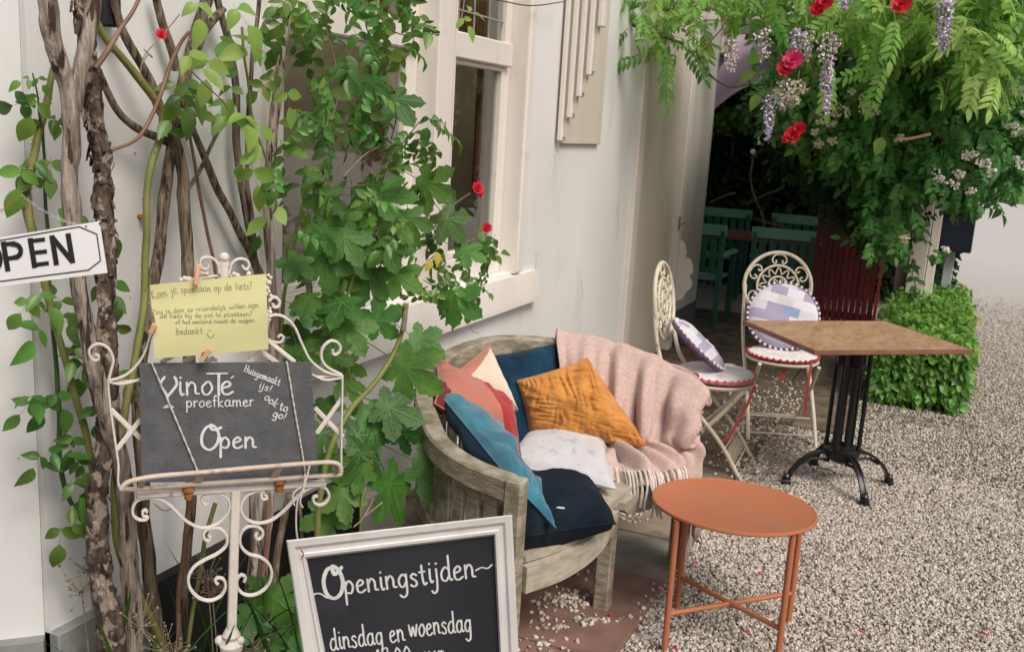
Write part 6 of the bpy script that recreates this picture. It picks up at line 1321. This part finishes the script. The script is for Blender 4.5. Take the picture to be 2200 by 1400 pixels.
# pink throw over the right half of the back
throw = thing('throw', 'pale pink woven throw with cream fringe draped over the right of the bench', 'blanket', (.8, 3.6, .4))
sI = np.linspace(0, 1, 90)
rr0 = spline([(.545, 3.445, .838), (.62, 3.475, .83), (.74, 3.505, .812), (.86, 3.505, .795), (.96, 3.50, .765), (1.05, 3.485, .73), (1.115, 3.47, .685)], 12); c_ = np.r_[0, np.cumsum(np.linalg.norm(np.diff(rr0, axis=0), axis=1))]
R0 = np.array([[np.interp(s_*c_[-1], c_, rr0[:, k_]) for k_ in range(3)] for s_ in sI])
inw = np.array([nrm([.42-.62*s_, -.9, 0]) for s_ in sI])   # direction from the rail towards the seat
rows = []
def lerp(a, b_, t3): return a+(b_-a)*t3
S4 = spline([(.85, 3.215, .455), (.93, 3.16, .451), (1.0, 3.17, .450), (1.06, 3.24, .449), (1.10, 3.35, .450), (1.12, 3.48, .50)], 12); c4_ = np.r_[0, np.cumsum(np.linalg.norm(np.diff(S4, axis=0), axis=1))]; S4 = np.array([[np.interp(s_*c4_[-1], c4_, S4[:, k_]) for k_ in range(3)] for s_ in sI])
S3 = np.array([[.68+.44*s_, 3.27+.14*s_, .475+.09*s_**3] for s_ in sI])
bump_ = np.exp(-((sI-.95)/.09)**2)
for tr3 in ('a', 'b', 'c', 'd', 'e', 'f', 'g', 'h', 'i', 'j'):
    if tr3 == 'a': r_ = R0-inw*.045+np.array([0, 0, -.22])
    if tr3 == 'b': r_ = R0-inw*.042+np.array([0, 0, -.03])
    if tr3 == 'c': r_ = R0+np.array([0, 0, .012])
    if tr3 == 'd': r_ = R0+inw*.045+np.array([0, 0, -.04])
    if tr3 == 'e': r_ = lerp(R0+inw*.05, S3, .42)
    if tr3 == 'f': r_ = lerp(R0+inw*.05, S3, .80)
    if tr3 == 'g': r_ = S3.copy()
    if tr3 == 'h': r_ = lerp(S3, S4, .6)
    if tr3 == 'i': r_ = S4+np.array([0, 0, .004])
    if tr3 == 'j': r_ = S4+np.array([.022, -.028, 0])+np.c_[np.zeros((90, 2)), -.030-.02*sI-.30*np.clip((sI-.66)/.3, 0, 1)**1.2*np.ones(90)]
    if tr3 in 'cdef': r_ = r_+np.c_[.045*bump_, -.02*bump_, .0*bump_]
    rows.append(r_)
rows = np.array(rows); up_rows = np.array([spline(rows[:, i], 7) for i in range(90)])     # (90, M, 3)
du = np.gradient(up_rows, axis=0); dv = np.gradient(up_rows, axis=1); Nn = np.cross(du, dv); Nn /= np.linalg.norm(Nn, axis=2)[..., None]
M_ = up_rows.shape[1]; vv = np.linspace(0, 1, M_)
for i, s_ in enumerate(sI):
    for j, v in enumerate(vv):
        am = .021*min(1, max(0, (v-.26)*5))*(1 if v < .9 else .7)+.004; f_ = math.sin(s_*30+v*5.5*(1-s_)+1.8*noise.noise(Vector((s_*4, v*2.5, 0))))+.5*math.sin(s_*59+v*7)+.6*noise.noise(Vector((s_*9, v*7, 3)))
        sgn = 1 if Nn[i, j].dot(cam-up_rows[i, j]) > 0 else -1
        up_rows[i, j] += Nn[i, j]*sgn*(am*(f_+.6)+.006)
mb = MB(); mb.grid(up_rows, .005); obj('cloth', mb, cloth['pink_throw'], throw, ang=None)
# flap that falls outside the right arm, hangs towards the table
fl = []
for s_ in np.linspace(0, 1, 22):
    row = []
    for v in np.linspace(0, 1, 20):
        a = lerp(np.array([.97, 3.50, .785]), np.array([1.085, 3.485, .695]), s_); tip = np.array([1.165, 3.50, .635]); wv = v**1.1*(.85+.15*math.cos(6.28*(s_-.2))); p = lerp(a, tip+lerp(np.array([.0, .0, .03]), np.array([-.04, -.03, -.03]), s_), wv)+np.array([.03, .0, .045])*math.sin(math.pi*v)*(.6+.6*s_)
        p = p+np.array([.5, -.3, .5])*.010*math.sin(s_*12+v*2)*v; row.append(p)
    fl.append(row)
mb = MB(); mb.grid(np.array(fl), .005); obj('corner_fold', mb, cloth['pink_throw'], throw, ang=None)
g = []
for s_ in np.linspace(0, 1, 20):
    g.append([np.array([1.118+.012*s_+.006*math.sin(s_*22+v*4), 3.37+.13*s_+.02*v*(1-s_), .47-.44*v*(1-.1*s_)]) for v in np.linspace(0, 1, 22)])
mb = MB(); mb.grid(np.array(g), .005); obj('hanging_end', mb, cloth['pink_throw'], throw, ang=None)
for i in range(30):
    s_ = .02+.62*i/29; k_ = s_*89; p = np.array([np.interp(k_, np.arange(90), up_rows[:, -1, q_]) for q_ in range(3)]); base = p+np.array([-.030, .030, .040])
    d_ = np.array([.012+RS.normal()*.008, -.012+RS.normal()*.008, -.062-RS.uniform(0, .02)]); pts = [base, base+np.array([.022, -.022, .004]), p+np.array([.008, -.003, -.004]), p+d_*.8+np.array([.004, 0, 0]), p+d_*1.25+RS.normal(0, .004, 3)]
    mb = MB(); mb.tube(spline(pts, 5), RS.uniform(.0038, .0056), 6); obj('tassel', mb, cloth['fringe'], throw)
for i in range(7):
    b_ = G(1335+14*i, 948+4*math.sin(i*2), .475); mb = MB(); mb.tube([b_, b_+RS.normal(0, .012, 3)+np.array([.02, -.01, 0])], .003, 5); obj('tassel', mb, cloth['fringe'], throw)

# ---------------------------------------------------------------- folding bistro chairs
def bistro(x, y, rz, lab):
    t_ = thing('bistro_chair', lab, 'chair', (x, y, 0), 'cream folding bistro chairs'); c_, s_ = math.cos(rz), math.sin(rz); R = np.array([[c_, -s_, 0], [s_, c_, 0], [0, 0, 1]])
    T = lambda p: R@np.asarray(p, float)+np.array([x, y, 0])
    def tb(nm, pts, r, n=6, seg=8, **k_): mb_ = MB(); mb_.tube([T(p) for p in (spline(pts, n) if len(pts) > 2 else pts)], r, seg, **k_); return obj(nm, mb_, iron_cream, t_)
    # back ring on a plane leaning a little backwards
    cz, cy, rr = .80, -.285, .192
    def BK(a, r): return (r*math.cos(a), cy-(r*math.sin(a)+.0)*.16, cz+r*math.sin(a))
    ring = [BK(a, rr) for a in np.linspace(0, 2*math.pi, 40, endpoint=False)]; mb_ = MB(); mb_.tube([T(p) for p in ring], .0105, 8, closed=True, cap=False); obj('back_ring', mb_, iron_cream, t_)
    mb_ = MB(); mb_.tube([T(BK(a, .118)) for a in np.linspace(0, 2*math.pi, 36, endpoint=False)], .007, 6, closed=True, cap=False); mb_.tube([T(BK(a, .055)) for a in np.linspace(0, 2*math.pi, 20, endpoint=False)], .006, 6, closed=True, cap=False)
    mb_.tube([T(BK(a, .088+.017*math.cos(a*12))) for a in np.linspace(0, 2*math.pi, 145)[:-1]], .0042, 5, closed=True, cap=False); mb_.tube([T(BK(a, .030+.014*math.cos(a*6))) for a in np.linspace(0, 2*math.pi, 60, endpoint=False)], .004, 5, closed=True, cap=False)
    obj('filigree_rosette', mb_, iron_cream, t_)
    for a0 in np.linspace(math.pi/2, math.pi/2+2*math.pi, 6, endpoint=False):
        for sg_ in (-1, 1):
            pts = []
            for q, (da, r) in enumerate(((.0, .181), (.13, .178), (.25, .162), (.27, .142), (.19, .131), (.12, .139), (.14, .150))): pts.append(BK(a0+sg_*da, r))
            tb('scroll', pts, .0048, 4, 6)
    # frames
    for sx in (-.185, .185):
        tb('back_leg', [(sx, -.29, .80), (sx*.99, -.255, .60), (sx*.97, -.18, .45), (sx*.97, .07, .20), (sx*.99, .21, .0)], .0105)
        tb('front_leg', [(sx*.86, .17, .44), (sx*.86, .05, .28), (sx*.88, -.10, .12), (sx*.9, -.22, .0)], .0105)
    for (yy, zz, w_) in ((.165, .055, .185), (.105, .135, .183)): tb('stretcher', [(-w_, yy, zz), (w_, yy, zz)], .005)
    pts = [(-.18+.36*i/24, .135+.022*(-1)**i, .095+.028*(-1)**(i+1)) for i in range(25)]; mb_ = MB(); mb_.tube([T(p) for p in pts], .003, 5); obj('lattice', mb_, iron_cream, t_)
    tb('stretcher', [(-.165, -.15, .075), (.165, -.15, .075)], .005)
    # seat ring with pierced disc
    mb_ = MB(); mb_.lathe([(.178, .436), (.196, .434), (.200, .442), (.196, .450), (.176, .449)], T((0, .0, 0)), 40); obj('seat_ring', mb_, iron_cream, t_)
    mb_ = MB()
    for a in np.linspace(0, math.pi, 10, endpoint=False): mb_.bar(T((.18*math.cos(a), .18*math.sin(a), .4405+.0006*a)), T((-.18*math.cos(a), -.18*math.sin(a), .4405+.0006*a)), .012, .0022)
    for r in (.06, .12): mb_.tube([T((r*math.cos(a), r*math.sin(a), .4405)) for a in np.linspace(0, 6.283, 24, endpoint=False)], .004, 5, closed=True, cap=False)
    obj('seat_grille', mb_, iron_cream, t_)
    return T, R
def round_cushion(lab, cc, nvec, r, th, m_, trim, pom, npom=34, group='round cushions on the bistro chairs', sag=0):
    t_ = thing('round_cushion', lab, 'cushion', cc, group); Z = nrm(nvec); X = nrm(np.cross((0, 0, 1), Z)) if abs(Z[2]) < .95 else np.array([1., 0, 0]); Y = np.cross(Z, X); V = []; UV = []; na, nr = 44, 12
    prof = []
    for i in range(nr+1): a = i/nr; prof.append((a, (1-a**3.2)**.5))
    for side in (1, -1):
        for a in np.linspace(0, 2*math.pi, na, endpoint=False):
            for (rr, h) in prof:
                p = X*math.cos(a)*rr*r+Y*math.sin(a)*rr*r; q = Vector(((cc+p)*11).tolist()); V.append(cc+p+Z*side*th*(h+.22*noise.noise(q)*(1-rr**6))+Z*.004*math.sin(a*16)*rr**3*side*(1-rr)*6); UV.append((.5+.5*rr*math.cos(a), .5+.5*rr*math.sin(a)))
    F_ = []; k_ = nr+1
    for s_ in (0, 1):
        for i in range(na):
            i2 = (i+1) % na
            for j in range(nr): q = (s_*na*k_+i*k_+j, s_*na*k_+i*k_+j+1, s_*na*k_+i2*k_+j+1, s_*na*k_+i2*k_+j); F_.append(q if s_ == 0 else q[::-1])
    mb_ = MB(); mb_.add(V, F_); obj('cover', mb_, m_, t_, ang=None, uv=UV)
    mb_ = MB(); mb_.tube([cc-Z*th*.35+(X*math.cos(a)+Y*math.sin(a))*r*1.0 for a in np.linspace(0, 6.283, 40, endpoint=False)], th*.42, 8, closed=True, cap=False); obj('trim', mb_, trim, t_)
    me = None
    for i in range(npom):
        a = 6.283*i/npom; p = cc+Z*th*.05+(X*math.cos(a)+Y*math.sin(a))*(r*1.03)
        if me is None: mb_ = MB(); mb_.ball((0, 0, 0), .0085, 8, 6); me = mesh_of('pompom', mb_, pom, None, True, None)
        o_ = bpy.data.objects.new('pompom', me); C.objects.link(o_); o_.parent = t_; o_.location = [float(v_) for v_ in p-loc_of(t_)]
    return t_
c1 = (.91, 4.74); T1, R1 = bistro(*c1, rad(-88), 'cream iron bistro chair seen side on, nearest the bench')
c2 = (1.13, 5.46); T2, R2 = bistro(*c2, rad(-158), 'cream iron bistro chair facing the camera behind the wooden table')
def ribb(pts, par, w_=.0035):
    P_ = spline(pts, 6); mb_ = MB(); mb_.sweep(P_, [(-w_*1.8, -.0012), (w_*1.8, -.0012), (w_*1.8, .0012), (-w_*1.8, .0012)], 1.0, upv=(.3, -.9, .2)); obj('ribbon', mb_, cloth['red_ribbon'], par)
k1_ = round_cushion('flat pale cushion with pink pompoms on the seat of the side on chair', np.array([c1[0], c1[1], .478]), (0.02, 0, 1), .192, .024, cloth['cushion_pale'], cloth['pink_trim'], cloth['pink_trim'])
Zl = nrm([.62, .17, .76]); k2_ = round_cushion('purple trimmed cushion with white pompoms leaning in the side on chair', np.array([c1[0]-.085, c1[1]-.02, .612]), Zl, .165, .034, m_check, cloth['purple_trim'], cloth['pom_white'])
k3_ = round_cushion('flat red edged cushion on the seat of the camera facing chair', np.array([c2[0], c2[1], .468]), (0, 0, 1), .188, .018, cloth['cushion_pale'], cloth['red_trim'], cloth['red_trim'])
f2 = R2@np.array([0, 1., 0]); cc_ = np.array([c2[0], c2[1], .0])-f2*.085; cc_[2] = .665
k4_ = round_cushion('blue and white patchwork round cushion leaning in the camera facing chair', cc_, nrm([f2[0]*.8-.12, f2[1]*.8, .38]), .19, .034, m_check, cloth['purple_trim'], cloth['pom_white'], 40)
GP = lambda px, py, y: YP(px, py, y)
ribb([GP(1622, 828, 4.62), GP(1600, 880, 4.6), GP(1570, 930, 4.58), GP(1549, 952, 4.58)], k1_); ribb([GP(1500, 880, 4.6), GP(1522, 915, 4.6), GP(1549, 952, 4.58)], k1_); ribb([GP(1549, 950, 4.58), GP(1553, 965, 4.58), GP(1556, 985, 4.58)], k1_); ribb([GP(1475, 800, 4.58), GP(1500, 806, 4.55), GP(1490, 822, 4.56), GP(1512, 830, 4.56)], k1_)
ribb([GP(1688, 772, 5.3), GP(1685, 795, 5.3), GP(1678, 818, 5.3)], k3_, .006); ribb([GP(1745, 772, 5.35), GP(1738, 810, 5.35), GP(1728, 890, 5.36)], k3_, .004)

# ---------------------------------------------------------------- pub table with cast iron foot
tc_ = np.array([1.545, 4.80, 0]); tab = thing('pub_table', 'square edged wooden table top on a black cast iron pedestal foot', 'table', tc_)
cr4 = [G(1613, 691, .765), G(1912, 691, .765), G(2069, 748, .765), G(1743, 749, .765)]; a_v = nrm(((cr4[1]-cr4[0])+(cr4[2]-cr4[3]))*[1, 1, 0]); b_v = np.array([a_v[1], -a_v[0], 0]); La = .79; Lb = .605; cen = sum(cr4)/4
Rt = np.array([a_v, -b_v, [0, 0, 1]]).T
for i in range(7):
    off = -Lb/2+Lb*(i+.5)/7; mb = MB(); mb.box(cen+b_v*off+np.array([0, 0, -.0085]), (La-.012, Lb/7-.0006, .017), Rt, .0008); obj('top_board', mb, table_wood, tab)
for s_ in (-1, 1):
    mb = MB(); mb.box(cen+b_v*s_*(Lb/2+.003)+np.array([0, 0, -.0105]), (La+.012, .006, .0225), Rt, .002); obj('edge_band', mb, edge_wood, tab)
    mb = MB(); mb.box(cen+a_v*s_*(La/2-.001)+np.array([0, 0, -.0105]), (.010, Lb-.0005, .0222), Rt, .002); obj('edge_band', mb, edge_wood, tab)
th0 = rad(32); cx_, cy_ = tc_[0], tc_[1]
mb = MB(); mb.box((cx_, cy_, .735), (.30, .05, .012), np.array([[math.cos(th0), -math.sin(th0), 0], [math.sin(th0), math.cos(th0), 0], [0, 0, 1]])); mb.box((cx_, cy_, .7345), (.05, .30, .011), np.array([[math.cos(th0), -math.sin(th0), 0], [math.sin(th0), math.cos(th0), 0], [0, 0, 1]])); obj('top_spider', mb, cast_iron, tab)
Rz = lambda a: np.array([[math.cos(a), -math.sin(a), 0], [math.sin(a), math.cos(a), 0], [0, 0, 1]])
mb = MB(); mb.box((cx_, cy_, .665), (.125, .125, .13), Rz(th0+.78), .01); obj('column_head', mb, cast_iron, tab)
for k_ in range(4):
    a = th0+.785+k_*math.pi/2; p = np.array([cx_+.078*math.cos(a), cy_+.078*math.sin(a), 0]); mb = MB(); mb.lathe([(.013, .19), (.013, .20), (.0105, .215), (.0105, .70), (.013, .715), (.013, .73)], p, 16); obj('column', mb, cast_iron, tab)
    a = th0+k_*math.pi/2; p = np.array([cx_+.04*math.cos(a), cy_+.04*math.sin(a), 0]); mb = MB(); mb.lathe([(.014, .17), (.014, .62)], p, 14); obj('column', mb, cast_iron, tab)
mb = MB(); mb.lathe([(.03, .115), (.07, .135), (.085, .16), (.088, .185), (.06, .205), (.03, .21)], (cx_, cy_, 0), 28); obj('hub', mb, cast_iron, tab)
for k_ in range(4):
    a = th0+k_*math.pi/2+math.pi; d_ = np.array([math.cos(a), math.sin(a), 0]); s2 = np.array([-d_[1], d_[0], 0]); c0 = np.array([cx_, cy_, 0])
    arc = spline([c0+d_*.05+np.array([0, 0, .175]), c0+d_*.13+np.array([0, 0, .165]), c0+d_*.20+np.array([0, 0, .125]), c0+d_*.245+np.array([0, 0, .07]), c0+d_*.262+np.array([0, 0, .03])], 7)
    mb = MB(); mb.sweep(arc, [(-.016, -.008), (.016, -.008), (.016, .004), (.009, .004), (.007, -.002), (-.007, -.002), (-.009, .004), (-.016, .004)], 1.0, upv=(0, 0, 1)); lg = obj('foot_arm', mb, cast_iron, tab, ang=40)
    arc2 = spline([c0+d_*.06+np.array([0, 0, .125]), c0+d_*.14+np.array([0, 0, .135]), c0+d_*.20+np.array([0, 0, .11])], 6); mb = MB(); mb.tube(arc2, .008, 8); obj('lower_rib', mb, cast_iron, lg)
    e = c0+d_*.266; mb = MB(); mb.lathe([(.018, .001), (.026, .006), (.026, .016), (.018, .021), (.022, .027), (.022, .034), (.014, .039), (.019, .046), (.012, .056)], e, 18); obj('claw', mb, cast_iron, lg)

# round terracotta side table
oc = np.array([1.345, 3.075, 0]); ot = thing('side_table', 'round terracotta orange metal side table standing on gravel', 'table', oc)
hd_ = nrm([oc[0]-cam[0], oc[1]-cam[1], 0]); TLT = .042   # the table has settled: its far side sits lower in the gravel
tz = nrm(np.array([0, 0, 1.])+hd_*TLT); tx = nrm(np.cross((0, 1, 0), tz)); ty = np.cross(tz, tx)
mb = MB(); mb.lathe([(r_, z_-.45) for r_, z_ in [(.01, .4405), (.243, .4405), (.2625, .441), (.2655, .4445), (.2645, .4512), (.2605, .4530), (.257, .4512), (.254, .4500), (.01, .4500)]], oc+np.array([0, 0, .45]), 96, np.array([tx, ty, tz]).T); obj('table_top', mb, orange_m, ot, ang=40)
lg4 = [(1.18, 3.14), (1.545, 3.245), (1.555, 2.945), (1.215, 2.85)]
for (x, y) in lg4: tp = np.array([x, y, .439-TLT*(hd_[0]*(x-oc[0])+hd_[1]*(y-oc[1]))]); mb = MB(); mb.tube([np.array([x, y, -.004]), tp], .0102, 16); obj('leg', mb, orange_m, ot)
for i, (a, b_) in enumerate(((0, 2), (3, 1))): mb = MB(); z = .125-.0185*i*0; p = np.array([*lg4[a], .125+.004*i]); q = np.array([*lg4[b_], .125-.012*i]); mb.tube([p, q], .0082, 14); obj('crossbar', mb, orange_m, ot)

# fallen petals on the gravel
for (px, py, lb) in ((1492, 1208, 'pink petal on the gravel just right of the paving edge under the orange table'), (1630, 1228, 'pink petal on gravel between the right legs of the orange table'), (1604, 1356, 'pink petal on gravel below the crossed bars of the orange table'), (1450, 1390, 'pink petal on gravel at the foot of the left orange leg'), (1310, 1320, 'pink petal on red slab beside the bench leg'), (1920, 1122, 'pink petal on open gravel in front of the cast iron foot'), (2115, 1362, 'pink petal on gravel near the lower right corner'), (1850, 1355, 'pink petal on gravel right of the orange table'), (1770, 1180, 'tiny pink petal on gravel beyond the orange table top')):
    c = G(px, py, .028); mb = MB()
    for _ in range(3):
        o3 = RS.normal(0, .005, 3)*[1, 1, .3]; a = RS.uniform(0, 6.28); r = RS.uniform(.006, .010); mb.add([c+o3+np.array([r*math.cos(a+k_*1.256)*(1 if k_ % 2 else .8), r*math.sin(a+k_*1.256), .002*(k_ % 3)]) for k_ in range(5)], [(0, 1, 2, 3, 4)])
    solo('petal', mb, pink_f, lb, 'petal', 'fallen pink petals', smooth=False)
for (px, py, L_, an, lb) in ((1975, 905, .22, .5, 'dark stick lying in front of the hedge'), (1690, 1035, .12, .2, 'short twig beside the left foot of the cast iron base'), (2120, 880, .09, .8, 'small twig on open gravel right of the hedge'), (1775, 1010, .1, -.3, 'twig under the cast iron pedestal')):
    c = G(px, py, .026); d_ = np.array([math.cos(an), math.sin(an), .02]); mb = MB(); mb.tube(spline([c-d_*L_/2, c+np.array([.004, .006, .004]), c+d_*L_/2], 5), .003, 6); solo('twig', mb, bark_brown, lb, 'twig')
